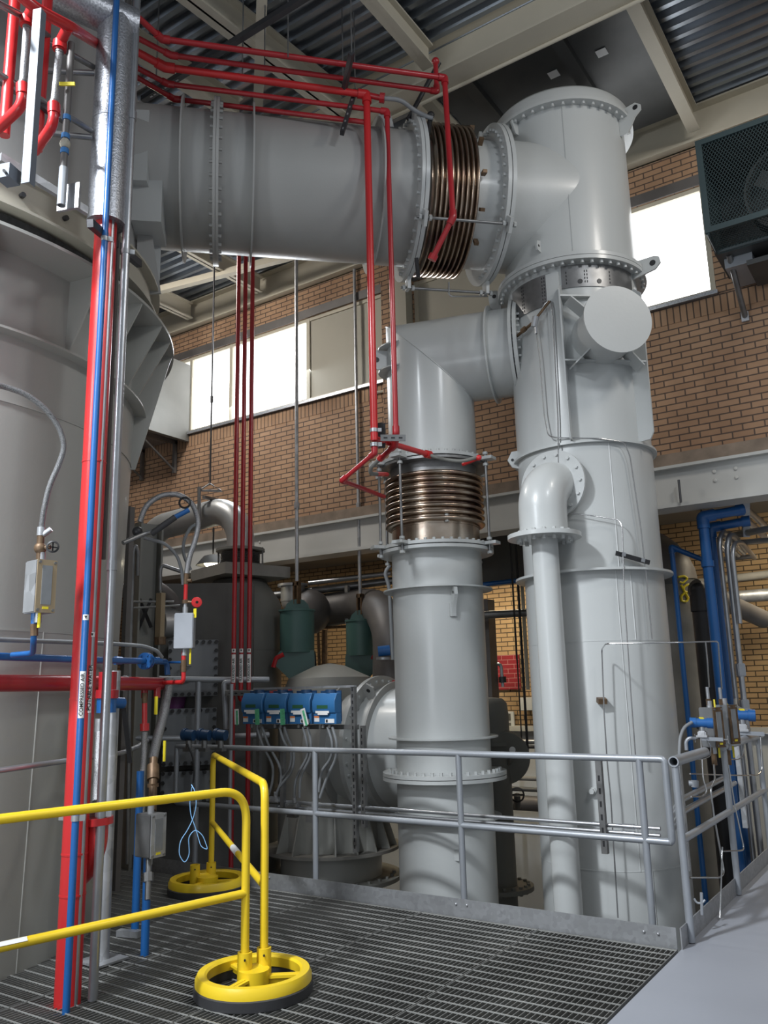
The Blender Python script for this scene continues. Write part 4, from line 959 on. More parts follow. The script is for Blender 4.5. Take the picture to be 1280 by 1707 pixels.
# ================================================================== YELLOW BARRIERS
def barrier_base(c, label, R=0.315):
    t = thing('barrier_base', (c[0], c[1], 0), label, 'base', 'yellow barrier bases'); o = V3(c, 0)
    MB().lathe([(R*0.84, 0.002), (R+0.006, 0.002), (R+0.008, 0.05), (R, 0.055), (R*0.84, 0.055)], o, UP, 64, closed=True).build('rubber_ring', 'rubber', t)
    MB().lathe([(R*0.82, 0.05), (R, 0.05), (R, 0.085), (R*0.96, 0.11), (R*0.84, 0.11), (R*0.80, 0.10)], o, UP, 64, closed=True).build('rim', 'yellow', t)
    hub = MB().cyl(o+UPZ*0.045, o+UPZ*0.115, 0.085, 24)
    hub.build('hub', 'yellow', t)
    for k in range(3):
        a = math.radians(38+120*k); d = Vector((math.cos(a), math.sin(a), 0)); s_ = Vector((-d.y, d.x, 0))
        MB().box(o+d*(R*0.52)+UPZ*0.075, (R*0.66, 0.05, 0.014), (d, s_, UPZ)).box(o+d*(R*0.52)+UPZ*0.06, (R*0.66, 0.012, 0.05), (d, s_, UPZ)).build('spoke', 'yellow', t)
    return t
def sleeve(t, c):
    s_ = MB().lathe([(0.027, 0.02), (0.042, 0.02), (0.040, 0.20), (0.027, 0.20)], (c[0], c[1], 0), UP, 20, closed=True).build('sleeve', 'yellow', t)
    d = cdir(c); MB().cyl(V3(c, 0.17)+d*0.036, V3(c, 0.17)+d*0.05, 0.006, 6).build('set_screw', 'black', s_)
B1 = PZ(423, 1633, 0.06); B2 = PZ(346, 1466, 0.09); B2.z = 0
t1 = barrier_base(B1, 'yellow spoked barrier base with black rubber rim, nearest the walkway'); t2 = barrier_base(B2, 'yellow spoked barrier base standing farther away by the kick plate')
zb1 = 0.16
a1 = PZ(408, 1600, zb1); a2 = PZ(440, 1592, zb1); a3 = PZ(352, 1446, zb1); a3b = PZ(325, 1450, zb1)
# keep the sleeves inside the hub footprint
sleeve(t1, (a1.x, a1.y)); sleeve(t1, (a2.x, a2.y)); sleeve(t2, (a3.x, a3.y)); sleeve(t2, (a3b.x, a3b.y))
for t, c_, q1, q2 in ((t1, B1, a1, a2), (t2, B2, a3, a3b)):
    MB().tube([(q1.x, q1.y, 0.08), (q2.x, q2.y, 0.08)], 0.05, 12).build('sleeve_plate', 'yellow', t)
def yrail(name, label, pts, r=0.0235): 
    t = thing(name, (pts[0][0], pts[0][1], 0), label, 'barrier'); MB().tube(pts, r, 20, fil=0.16, seg=10).build('frame_tube', 'yellow', t); return t
zT = 1.05; zM = 0.50
e0 = PZ(-90, 1368, zT); e0 = V3((a1.x, a1.y), 0)+(PZ(0, 1357, zT)-PZ(370, 1314, zT)).normalized()*3.1; e0.z = 0
yb = thing('yellow_barrier', (a1.x, a1.y, 0), 'yellow two rail barrier leading left across the pipe bundle from the nearest base', 'barrier')
MB().tube([(a1.x, a1.y, 0.09), (a1.x, a1.y, zT), (e0.x, e0.y, zT)], 0.0235, 20, fil=0.17, seg=12).build('frame_tube', 'yellow', yb)
MB().cyl((a1.x, a1.y, zM), (e0.x, e0.y, zM), 0.0225, 20).build('lower_rail', 'yellow', yb)
dY = (V3((e0.x, e0.y), 0)-V3((a1.x, a1.y), 0)).normalized(); sY = Vector((-dY.y, dY.x, 0)); sY = sY if sY.dot(-a1) > 0 else -sY
lb = MB().box(V3((a1.x, a1.y), zM+0.0165)+dY*1.75+sY*0.0165, (1.1, 0.002, 0.022), (dY, (sY+UPZ).normalized(), (UPZ-sY).normalized())).build('label_strip', 'label', yb)
yb = thing('yellow_barrier', (a2.x, a2.y, 0), 'yellow tube barrier joining the near base to the far base', 'barrier')
MB().tube([(a2.x, a2.y, 0.09), (a2.x, a2.y, zT+0.02), (a3.x, a3.y, zT+0.02), (a3.x, a3.y, 0.09)], 0.0235, 20, fil=0.10, seg=8).build('frame_tube', 'yellow', yb)
mr = MB().cyl((a2.x, a2.y, zM+0.02), (a3.x, a3.y, zM+0.02), 0.022, 18).build('middle_rail', 'yellow', yb)
mdp = V3((a2.x, a2.y), zM+0.02).lerp(V3((a3.x, a3.y), zM+0.02), 0.45); MB().cyl(mdp-(a3-a2).normalized()*0.12, mdp+(a3-a2).normalized()*0.12, 0.0228, 18).build('paper_label', 'label', mr)
# blue wire tied to the first barrier
wr = V3((a1.x, a1.y), 0)
wd = PZ(322, 1312, zT); wq = wd.y/ray(322, 1320).y
dW = math.hypot(wd.x, wd.y)-0.03
wp = [PD(319, 1308, dW), PD(325, 1318, dW-0.02), PD(328, 1340, dW-0.02), PD(322, 1365, dW), PD(312, 1385, dW), PD(300, 1402, dW), PD(298, 1425, dW), PD(308, 1440, dW), PD(316, 1425, dW), PD(314, 1395, dW), PD(325, 1382, dW), PD(338, 1392, dW), PD(347, 1417, dW), PD(335, 1412, dW), PD(326, 1380, dW), PD(318, 1360, dW), PD(316, 1335, dW), PD(320, 1312, dW-0.03)]
tag(MB().tube(wp, 0.0024, 6, fil=0.05, seg=4).build('wire', 'wire'), 'loop of thin light blue wire hanging from the yellow barrier rail', 'wire')

# ================================================================== OVERHEAD RED PIPES
ZR = 6.72
rows = [((215, 15), (270, 65), (640, 118), 0.024, 'topmost'), ((213, 55), (285, 92), (742, 160), 0.022, 'second'), ((213, 78), (275, 112), (612, 158), 0.031, 'third and fattest'),
        ((213, 105), (280, 140), (650, 186), 0.022, 'fourth'), ((213, 120), (290, 165), (606, 204), 0.022, 'lowest')]
def pz(p): return PZ(p[0], p[1], ZR)
Rr = []
for i, (q0, q1, q2, r, w_) in enumerate(rows):
    A, B, C = pz(q0), pz(q1), pz(q2)
    A = B+(A-B).normalized()*2.4
    t = thing('red_air_pipe', B, 'bent dark red pipe under the roof, %s of the five in the bundle' % w_, 'pipe')
    Rr.append((t, A, B, C, r))
# first: out to the fall in front of the bellows
t, A, B, C, r = Rr[0]
cA = pz((735, 128)); dz = 6.5
drop = PD(741, 130, 6.42)
C0 = V3((drop.x, drop.y), drop.z)
pts = [A, B, C0, PD(755, 362, 6.28), PD(722, 428, 6.35)]
MB().tube(pts, r, 14, fil=0.04).build('tube', 'red', t); [fitting(t, p, pts, r, 'red') for p in pts[1:-1]]
MB().cyl(pts[-1]-(pts[-1]-pts[-2]).normalized()*0.02, pts[-1]+(pts[-1]-pts[-2]).normalized()*0.03, r*1.6, 8).build('union', 'red', t)
# second: ends in a small riser with a tee
t, A, B, C, r = Rr[1]; C = PD(728, 152, 6.55)
pts = [A, B, C, C+UPZ*0.30]
MB().tube(pts, r, 14, fil=0.04).build('tube', 'red', t); [fitting(t, p, pts, r, 'red') for p in pts[1:-1]]
MB().sphere(C+UPZ*0.31, r*1.6, 12).build('end_cap', 'red', t)
# third: fattest, drops down to the vertical joint
t, A, B, C, r = Rr[2]
C = PD(611, 158, 6.38); D1 = PD(617, 735, 6.38); D1 = V3((C.x, C.y), D1.z)
pts = [A, B, C, D1]
MB().tube(pts, r, 16, fil=0.05).build('tube', 'redbright', t); [fitting(t, p, pts, r, 'redbright') for p in pts[1:-1]]
MB().cyl(C, PD(638, 164, 6.36), r*0.8, 14).cyl(PD(633, 163, 6.36), PD(641, 164, 6.36), r*1.4, 8).build('branch_tee', 'red', t)
for zz in (zat(616, 718, (C.x, C.y)), zat(616, 742, (C.x, C.y))): clamp(t, (C.x, C.y), zz, r)
# fourth: drops beside it
t, A, B, C, r = Rr[3]
C = PD(645, 186, 6.42); D2 = V3((C.x, C.y), PD(657, 722, 6.42).z)
pts = [A, B, C, D2, PD(658, 742, 6.5), PD(634, 765, 6.7)]
MB().tube(pts, r, 14, fil=0.04).build('tube', 'red', t); [fitting(t, p, pts, r, 'red') for p in pts[1:-1]]
# fifth: ends at the fat drop
t, A, B, C, r = Rr[4]; C = PD(611, 204, 6.40)
pts = [A, B, C]
MB().tube(pts, r, 14, fil=0.04).build('tube', 'red', t); [fitting(t, p, pts, r, 'red') for p in pts[1:-1]]
for dpx in ((175, 15, 230, 55), (175, 35, 225, 72)):
    pass
# branches of the vertical joint
J = D1
t = thing('injection_pipe', J, 'bright red branch reaching right from the fat drop to the stained vertical joint', 'pipe')
jr = PD(712, 757, 6.95)
MB().tube([J+UPZ*0.02, jr], 0.024, 14).cyl(jr-(jr-J).normalized()*0.02, jr+(jr-J).normalized()*0.04, 0.036, 8).build('tube', 'redbright', t)
MB().tube([jr, PD(735, 765, 6.95), PD(770, 770, 6.95), PD(795, 762, 7.05), PD(798, 764, 7.08)], 0.016, 12, fil=0.1).build('flexible_end', 'drab', t)
MB().cyl(PD(796, 764, 7.05), PD(772, 774, 7.2), 0.018, 12).sphere(PD(798, 763, 7.04), 0.026, 10).build('elbow', 'redbright', t)
t = thing('injection_pipe', J, 'bent red branch zigzagging left and back to the middle of the stained vertical joint', 'pipe')
pts = [J-UPZ*0.02, J-UPZ*0.10, PD(570, 801, 6.6), PD(640, 828, 7.25)]
MB().tube(pts, 0.019, 14, fil=0.03).build('tube', 'red', t); [fitting(t, p, pts, 0.019, 'red') for p in pts[1:-1]]
t = thing('injection_pipe', PD(634, 765, 6.7), 'short red and grey hooked branch on the left of the stained vertical joint', 'pipe')
MB().tube([PD(632, 766, 6.7), PD(617, 780, 6.75), PD(618, 790, 6.8), PD(628, 790, 6.9)], 0.018, 12, fil=0.06).build('flexible_end', 'drab', t)
MB().cyl(PD(624, 790, 6.88), PD(645, 791, 7.3), 0.02, 12).cyl(PD(632, 766, 6.7), PD(636, 761, 6.68), 0.03, 8).build('tube', 'redbright', t)
# strut pieces clamping the two drops
tag(MB().box(PD(632, 726, 6.46), (0.10, 0.03, 0.20), (RGT, FWD, UPV)).build('strut_bracket', 'black'), 'black strut plate clamped to the fat red drop pipe', 'strut')
st = MB().box(PD(655, 730, 6.36), (0.20, 0.03, 0.05), (RGT, FWD, UPV)).build('strut_bracket', 'steel'); tag(st, 'short slotted steel strut across the two red drops above the stained joint', 'strut')
for k in (-0.06, 0.0, 0.06): MB().box(PD(655, 730, 6.36)+RGT*k-FWD*0.016, (0.03, 0.002, 0.013), (RGT, FWD, UPV)).build('slot', 'black', st)
# trapeze struts that hang the red pipes
def trapeze(a, b, label):
    A, B = PD(*a), PD(*b); d = (B-A).normalized(); s_ = d.cross(FWD).normalized(); t = thing('trapeze_strut', (A+B)/2, label, 'strut')
    MB().box((A+B)/2, ((B-A).length, 0.035, 0.045), (d, s_, d.cross(s_))).build('channel', 'strut', t)
    n = 6
    for k in range(n): MB().box(A+(B-A)*((k+0.5)/n)-FWD*0.025, (0.028, 0.013, 0.003), (d, s_, d.cross(s_))).build('slot', 'galv', t)
    return A, B
dT = lambda x, y, z=ZR+0.0: math.hypot(PZ(x, y, z).x, PZ(x, y, z).y)
A1, B1_ = trapeze((586, 88, dT(586, 88)), (572, 158, dT(572, 158)), 'black slotted strut carrying the upper three red pipes')
A2, B2_ = trapeze((592, 152, 6.45), (570, 222, 6.25), 'black slotted strut hanging before the duct under the lower red pipes')
tag(MB().cyl(A1+UPZ*0.0, (A1.x, A1.y, DZ), 0.006, 8).build('threaded_rod', 'steel'), 'thin threaded rod above the upper black strut of the red pipes', 'rod')
tag(MB().cyl(B1_, (B1_.x, B1_.y, DZ), 0.006, 8).build('threaded_rod', 'steel'), 'second thin rod of the red pipe hanger, farther back', 'rod')
tag(MB().cyl(A2, (A2.x, A2.y, DZ), 0.006, 8).build('threaded_rod', 'steel'), 'thin rod from the roof to the lower black strut', 'rod')
for px, py, lb in ((480, 95, 'thin rod hanging the topmost red pipe from the roof'), (441, 108, 'thin rod hanging the second red pipe from the roof'), (404, 122, 'thin rod hanging the fat red pipe from the roof'), (260, 140, 'thin rod hanging the red pipes left of the sloping channel')):
    q = PZ(px, py, ZR); tag(MB().cyl(q, (q.x, q.y, DZ), 0.006, 8).build('threaded_rod', 'steel'), lb, 'rod')
# long dark channel across the roof
c0, c1_ = PZ(238, 166, 6.98), PZ(520, -12, 6.98)
dc_ = (c1_-c0).normalized()
sc_ = MB().box((c0+c1_)/2, ((c1_-c0).length, 0.05, 0.05), (dc_, Vector((-dc_.y, dc_.x, 0)), UPZ)).build('strut_channel', 'strut'); tag(sc_, 'long black strut channel sloping across the roof bay above the red pipes', 'strut')
for k in range(8): MB().box(c0+dc_*(0.12+0.05*k)-UPZ*0.026, (0.03, 0.014, 0.002), (dc_, Vector((-dc_.y, dc_.x, 0)), UPZ)).build('slot', 'galv', sc_)
# grey flexible lead on the horizontal joint, black stubs
tag(MB().tube([PD(640, 164, 6.36), PD(668, 166, 6.4), PD(690, 184, 6.5), PD(715, 196, 6.55), PD(722, 197, 6.55)], 0.02, 12, fil=0.15).build('flexible_lead', 'flex'), 'grey flexible lead from the red tee to the top of the horizontal joint', 'hose')
tag(MB().cyl(PD(718, 192, 6.6), PD(712, 232, 6.52), 0.022, 12).sphere(PD(718, 192, 6.6), 0.035, 10).build('nozzle_stub', 'black'), 'black stub nozzle on top of the shiny horizontal joint', 'nozzle')
tag(MB().tube([PD(694, 430, 6.5), PD(697, 462, 6.6)], 0.018, 12).build('nozzle_stub', 'black'), 'black stub nozzle under the left end of the shiny horizontal joint', 'nozzle')
br0, br1 = PD(732, 104, 6.62), PD(680, 200, 6.75)
tag(MB().cyl(br0, br1, 0.022, 10).build('brace_bar', 'black'), 'black diagonal brace bar from the red cap down to the joint flange', 'brace')

# ---- the three red pipes behind the duct, with their labels
d3 = 8.65
for i, (px, lb) in enumerate(((389.5, 'leftmost'), (402, 'middle'), (413, 'rightmost'))):
    q = PD(px+ (0, 0, 2)[i], 1090, d3); top = 5.9; bot = PD(389, 1433, d3).z-0.6; top = 7.3
    if i == 1: bot = PD(402, 1165, d3).z
    t = thing('fluidized_air_pipe', (q.x, q.y, bot), 'slim red vertical pipe labelled fluidized air, %s of the three' % lb, 'pipe')
    MB().cyl((q.x, q.y, bot), (q.x, q.y, top), 0.0235, 18).build('tube', 'red', t)
    if i == 1: MB().tube([(q.x, q.y, bot+0.05), (q.x, q.y, bot), PD(414, 1166, d3)], 0.032, 12, fil=0.05).build('elbow', 'redbright', t)
    c_ = (q.x, q.y); zA, zB = zat(392, 1138, c_), zat(394, 1091, c_)
    pipe_label(t, 'FLUIDIZED AIR', c_, zA, zB, 0.024, arrow=zat(394, 1088, c_))
sk = MB().box(PD(399, 1155, d3-0.06), (0.28, 0.04, 0.05), (RGT, FWD, UPV)).build('strut_channel', 'steel'); tag(sk, 'slotted strut holding the three slim red pipes beside the blue boxes', 'strut')
for k in (-0.09, -0.03, 0.03): MB().box(PD(399, 1155, d3-0.06)+RGT*k-FWD*0.022, (0.025, 0.002, 0.013), (RGT, FWD, UPV)).build('slot', 'black', sk)

# ================================================================== TOP LEFT: red risers and hoses before the tank
def hose_assembly(x0, x1, ytop, ybot, elx, ely, d, label):
    t = thing('sprinkler_hose', PD(x1, ybot, d), label, 'hose')
    MB().cyl(PD(x0, ytop, d), PD(x1, ybot, d), 0.021, 18).build('braid', 'braid', t)
    MB().cyl(PD(x1, ybot-4, d), PD(x1, ybot+4, d), 0.024, 16).cyl(PD(x0, ytop-4, d), PD(x0, ytop+4, d), 0.024, 16).build('ferrule', 'steel', t)
    pts = [PD(x1, ybot, d), PD(x1-1, ybot+36, d), PD(elx, ely, d+0.25)]
    MB().tube(pts, 0.030, 18, fil=0.07).build('elbow', 'redbright', t)
    MB().cyl(PD(x1, ybot+2, d), PD(x1, ybot+18, d), 0.036, 18).build('socket', 'redbright', t)
    MB().tube([PD(x0, ytop, d), PD(x0+1, ytop-14, d), PD(x0+14, ytop-38, d-0.1)], 0.030, 16, fil=0.04).cyl(PD(x0, ytop-2, d), PD(x0+1, ytop-14, d), 0.040, 18).build('top_tee', 'redbright', t)
hose_assembly(45, 38, 45, 140, -12, 222, 4.45, 'braided hose with bright red elbow, leftmost of two at the top left')
hose_assembly(99, 90, 85, 172, 58, 252, 4.6, 'braided hose with bright red elbow beside the blue taped pipe')
for (x0, x1, y1, d, lb) in ((20, 3, 225, 4.75, 'fat red riser at the picture edge behind the leftmost braided hose'), (75, 62, 250, 4.9, 'fat red riser between the two braided hoses behind the flat bar')):
    q = PD(x0, 60, d); zb_ = PD(x1, y1, d).z; tag(MB().cyl((q.x, q.y, zb_), (q.x, q.y, zb_+1.8), 0.032, 18).build('riser_pipe', 'redbright'), lb, 'pipe')
m0 = [PD(20, -20, 4.3), PD(60, 15, 4.35), PD(118, 45, 4.5), PD(160, 72, 5.2)]
tag(MB().tube(m0, 0.032, 16, fil=0.1).build('manifold_pipe', 'redbright'), 'red manifold pipe joining the tops of the two braided hoses', 'pipe')
fb = MB(); A, B = PD(62, 15, 4.3), PD(42, 305, 4.3); d_ = (B-A).normalized(); s_ = Vector((0.94, 0.34, 0)); f_ = d_.cross(s_).normalized()
fb.box((A+B)/2, ((B-A).length, 0.048, 0.006), (d_, s_, f_)).box((A+B)/2+s_*0.024+f_*(-0.02), ((B-A).length, 0.006, 0.045), (d_, s_, f_))
an = tag(fb.build('angle_bar', 'bluegrey'), 'pale grey steel angle standing before the red risers, top left', 'bar')
q = PD(14, 292, 4.35); kb = MB().box(q, (0.08, 0.09, 0.08), (s_, f_, UPZ)).build('foot_bracket', 'bluegrey', an); MB().cyl(q-f_*0.0, q+Vector((0.06, -0.06, -0.03)), 0.008, 8).build('bolt', 'steel', kb)
t = thing('taped_pipe', PD(104, 335, 4.6), 'steel pipe wrapped with three bands of blue tape, top left', 'pipe')
A, B = PD(119, 72, 4.6), PD(104, 335, 4.6); B = V3((A.x, A.y), B.z)
MB().cyl(A, B, 0.02, 18).build('tube', 'claddark', t); MB().lathe([(0.024, 0), (0.024, 0.24), (0.018, 0.24), (0.018, 0)], B-UPZ*0.03, UP, 18, closed=True).build('socket', 'rail', t)
MB().box(B+Vector((-0.02, 0.06, 0.06)), (0.14, 0.02, 0.16), ((0.94, 0.34, 0), (-0.34, 0.94, 0), UP)).build('fixing_plate', 'galv', t)
for y in (197, 228, 253): MB().cyl(V3((A.x, A.y), zat(110, y-4, (A.x, A.y))), V3((A.x, A.y), zat(110, y+4, (A.x, A.y))), 0.0235, 16).build('tape', 'tape', t)
MB().sphere(V3((A.x, A.y), zat(108, 240, (A.x, A.y))), 0.03, 10, (1, 1, 1.2)).build('joint', 'panel', t)
MB().box(PD(112, 140, 4.55), (0.09, 0.012, 0.02), (RGT, FWD, UPV)).build('valve_lever', 'tagyellow', t)
for pts, lb in (([PD(-10, 118, 4.7), PD(100, 186, 4.9), PD(152, 218, 5.1)], 'sloping upper hand rail on the tank rim behind the hoses'),
                ([PD(60, 62, 4.95), PD(100, 80, 5.0), PD(156, 112, 5.2)], 'sloping grey tube near the roof behind the red risers'),
                ([PD(60, 117, 5.05), PD(156, 122, 5.1)], 'level grey tube behind the blue taped pipe, upper'), ([PD(68, 221, 5.05), PD(152, 229, 5.1)], 'level grey tube behind the blue taped pipe, lower'),
                ([PD(-10, 2, 4.2), PD(40, 28, 4.5), PD(80, 60, 4.9)], 'grey tube at the very top left corner over the red manifold')):
    tag(MB().tube(pts, 0.019, 12).build('guard_tube', 'steel'), lb, 'rail')
tag(MB().box((PD(0, 262, 4.75)+PD(145, 352, 5.0))/2, ((PD(145, 352, 5.0)-PD(0, 262, 4.75)).length, 0.03, 0.05), ((PD(145, 352, 5.0)-PD(0, 262, 4.75)).normalized(), Vector((0, 0, 1)).cross((PD(145, 352, 5.0)-PD(0, 262, 4.75)).normalized()).normalized(), UPZ)).build('strut_channel', 'galv'), 'galvanised strut along the tank rim under the red risers', 'strut')
tag(MB().box(PD(20, 145, 4.85), (0.7, 0.04, 0.05), ((0.42, 0.82, -0.35), (0.9, -0.43, 0), UPZ)).build('strut_channel', 'strut'), 'dark strut behind the leftmost braided hose', 'strut')

# ================================================================== BEHIND THE RAILING, LEFT AND CENTRE
def cylfit(xl, xr, y, d):
    """vertical cylinder seen between two columns at row y, axis at plan distance d"""
    a, b = ray(xl, y), ray(xr, y); ha, hb = math.atan2(-a.x, a.y), math.atan2(-b.x, b.y); h = (ha+hb)/2
    return (-math.sin(h)*d, math.cos(h)*d), d*math.sin((ha-hb)/2)
# lagged separator vessel with arching pipe
c, r = cylfit(327, 469, 1100, 10.0)
t = thing('separator_vessel', V3(c, BF), 'drab grey dome topped vessel below the arching lagged pipe, behind the three slim red pipes', 'vessel')
zs_ = zat(400, 1015, c); zt_ = zat(400, 972, c)
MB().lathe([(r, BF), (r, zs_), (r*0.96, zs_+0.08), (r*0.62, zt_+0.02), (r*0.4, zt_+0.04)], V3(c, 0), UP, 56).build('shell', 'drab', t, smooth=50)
MB().ring(V3(c, zat(400, 1085, c)), UP, r-0.01, r+0.004, 0.02, 56).build('band', 'drab', t)
rz = math.radians(38+45-10); ex = Vector((math.cos(rz), math.sin(rz), 0)); ey = Vector((-ex.y, ex.x, 0))
zpl = zat(400, 974, c)+0.12
slab = MB().box(V3(c, zpl), (0.86, 0.86, 0.13), (ex, ey, UP)).build('square_flange', 'concrete', t)
zbb = zpl+0.07; zbt = zat(402, 918, c)
MB().lathe(bellow_prof(zbb+0.05, zbt-0.03, 8, 0.20, 0.235), V3(c, 0), UP, 48).build('bellows', 'steel', t, smooth=60)
MB().ring(V3(c, zbt), UP, 0.15, 0.29, 0.03, 40).ring(V3(c, zbb+0.02), UP, 0.15, 0.28, 0.03, 40).build('bellows_flange', 'drab', t)
for k in range(4):
    a = k*PI/2+0.5; o_ = Vector((math.cos(a)*0.27, math.sin(a)*0.27, 0)); MB().cyl(V3(c, zbb)+o_, V3(c, zbt+0.03)+o_, 0.01, 8).build('tie_rod', 'steel', t)
ar = thing('lagged_arch_pipe', V3(c, zbt), 'big lagged pipe arching from the domed vessel over to the left', 'lagged pipe')
zarch = zat(385, 868, c); dA = 11.2
L1 = PD(243, 920, dA); lcol = (L1.x, L1.y)
arch = [V3(c, zbt), V3(c, zarch)]
Pt = [PD(396, 868, 10.05), PD(392, 845, 10.1), PD(372, 838, 10.2), PD(352, 838, 10.3), PD(320, 842, 10.5), PD(285, 858, 10.8), PD(262, 872, 11.0), PD(248, 895, 11.1), PD(243, 930, dA)]
cxy = Vector((c[0], c[1])); cl = Vector((L1.x, L1.y)); ztop = PD(372, 852, 10.2).z; zlt = zat(243, 900, lcol)
dv = (V3(lcol, 0)-V3(c, 0)); D_ = dv.length; dv.normalize()
Rb = 0.42
pts = [V3(c, zbt+0.01), V3(c, ztop-Rb)]
for k in range(1, 11): a = PI/2*k/10; pts.append(V3(c, ztop-Rb)+dv*(Rb-Rb*math.cos(a))+UPZ*(Rb*math.sin(a)))
zl2 = zlt+0.25
for k in range(1, 11): a = PI/2*k/10; pts.append(V3(lcol, ztop-Rb-0.05)-dv*(Rb-Rb*math.sin(a))+UPZ*(Rb*math.cos(a)))
pts.append(V3(lcol, -0.8))
MB().tube(pts, 0.165, 28).build('cladding', 'clad', ar, smooth=50)
hb = MB().box(V3(c, ztop+0.16)+dv*0.42, (0.05, 0.42, 0.03), (dv, Vector((-dv.y, dv.x, 0)), UP)); 
q = PD(332, 850, 10.2); hb.cyl(PD(332, 812, 10.2), PD(332, 872, 10.2), 0.022, 8).build('hanger_clamp', 'steel', ar)
ht = PD(350, 808, 10.2); wirez = PD(361, 440, 10.2)
hg = thing('hanger_rod', ht, 'long thin rod with a triangular yoke carrying the arching lagged pipe', 'rod')
MB().cyl(ht, V3((ht.x, ht.y), 7.5), 0.011, 8).build('rod', 'strut', hg)
MB().tube([PD(331, 818, 10.2), PD(350, 806, 10.2), PD(369, 818, 10.2), PD(331, 818, 10.2)], 0.010, 8).build('yoke', 'steel', hg)
MB().cyl(PD(353, 660, 10.2), PD(353, 671, 10.2), 0.018, 6).build('turnbuckle', 'strut', hg)

# access covers with studs round the edge
def cover(x0, y0, x1, y1, d, label, nx=8, ny=7, handle=False):
    A = PD(x0, y0, d); B = PD(x1, y0, d); C_ = PD(x0, y1, d); X = (B-A); X.z = 0; w_ = X.length; X.normalize(); h_ = A.z-C_.z; Y = Vector((-X.y, X.x, 0))
    o = (A+B)/2; o.z = A.z-h_/2; t = thing('access_cover', o, label, 'cover plate', 'studded access covers')
    MB().box(o+Y*0.03, (w_, 0.03, h_), (X, Y, UP)).build('plate', 'greyplate', t)
    MB().box(o+Y*0.20, (w_*0.93, 0.32, h_*0.95), (X, Y, UP)).build('frame', 'drabdark', t)
    src = None
    for i in range(nx):
        for j in range(ny):
            if i in (0, nx-1) or j in (0, ny-1):
                p = o+X*(w_*(-0.46+0.92*i/(nx-1)))+UP3*(h_*(-0.46+0.92*j/(ny-1)))
                if src is None: src = MB().cyl(-Y*0.02, Y*0.02, 0.021, 6).build('stud', 'black'); src.parent = t; src.location = p-ORG[t.name]
                else: q = src.copy(); COL.objects.link(q); q.parent = t; q.location = p-ORG[t.name]
    if handle: MB().tube([o-X*0.02+UP3*0.02-Y*0.02, o-X*0.12+UP3*0.02-Y*0.06, o-X*0.12-UP3*0.12-Y*0.06, o-X*0.02-UP3*0.12-Y*0.02], 0.008, 8).build('handle', 'steel', t)
UP3 = UPZ
cover(281, 1067, 364, 1162, 9.0, 'upper studded grey cover plate with a wire handle behind the white sight glass', handle=True)
cover(272, 1182, 361, 1278, 9.0, 'middle studded grey cover plate under the purple stub, behind three dark blue heads')
cover(268, 1288, 356, 1340, 9.0, 'lowest studded grey cover plate, crossed by the silver railing', 8, 4)
c, r = cylfit(205, 300, 1200, 9.9)
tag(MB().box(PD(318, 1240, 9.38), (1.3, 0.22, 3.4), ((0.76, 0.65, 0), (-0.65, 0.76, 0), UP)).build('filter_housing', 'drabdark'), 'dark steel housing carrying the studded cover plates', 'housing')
tag(MB().cyl(PD(296, 1160, 9.2), PD(292, 1182, 9.2), 0.09, 16).build('stub', 'purple'), 'purple painted stub between the two studded cover plates', 'stub')
# column and framing on the far left
tag(ibeam(MB(), PD(222, 1560, 8.7), V3((PD(222, 1560, 8.7).x, PD(222, 1560, 8.7).y), 3.3), 0.24, 0.24, 0.02, up=(0.3, 1, 0)).build('steel_column', 'drab'), 'grey steel column behind the hoses, left of the studded covers', 'column')
tag(MB().box(PD(206, 1150, 7.6), (0.05, 0.05, 3.2)).build('strut_post', 'claddark'), 'brown strut post standing just right of the bright conduit', 'post')
tag(MB().tube([PD(212, 1440, 7.8), PD(216, 1100, 7.8), PD(222, 920, 7.8), PD(226, 908, 7.8), PD(230, 920, 7.8), PD(229, 960, 7.8)], 0.018, 10, fil=0.06).build('conduit', 'steel'), 'thin steel conduit with a hooked top beside the brown strut post', 'conduit')
tag(MB().tube([PD(200, 985, 9.2), PD(228, 975, 9.2), PD(262, 977, 9.2), PD(290, 1000, 9.3), PD(304, 1040, 9.5)], 0.07, 16, fil=0.5).build('lagged_pipe', 'claddark'), 'brown lagged pipe bending down behind the brown sight glass column', 'lagged pipe')
tag(MB().cyl(PD(268, 1040, 9.3), PD(305, 1040, 9.4), 0.155, 22).build('lagged_drum', 'clad'), 'short shiny lagged drum behind the tan level gauge', 'drum')
lg = thing('level_gauge', PD(267, 1000, 7.9), 'tall narrow tan level gauge with bent pipe, left of the white sight glass box', 'gauge')
MB().box(PD(267, 1025, 7.9), (0.07, 0.05, 0.40)).build('body', 'bronzeplate', lg)
MB().tube([PD(267, 985, 7.9), PD(267, 950, 7.9), PD(270, 942, 7.9), PD(303, 953, 7.9)], 0.018, 10, fil=0.05).build('pipe', 'steel', lg)
MB().cyl(PD(267, 1062, 7.9), PD(267, 1075, 7.9), 0.05, 10).build('valve', 'brass', lg)
for (x0, y0, x1, y1, lb) in ((215, 1003, 290, 1003, 'thin bright tube crossing behind the tan level gauge, upper'), (215, 1014, 300, 1009, 'thin bright tube crossing behind the tan level gauge, lower')):
    tag(MB().cyl(PD(x0, y0, 8.4), PD(x1, y1, 8.4), 0.010, 8).build('tube', 'conduit'), lb, 'tube')
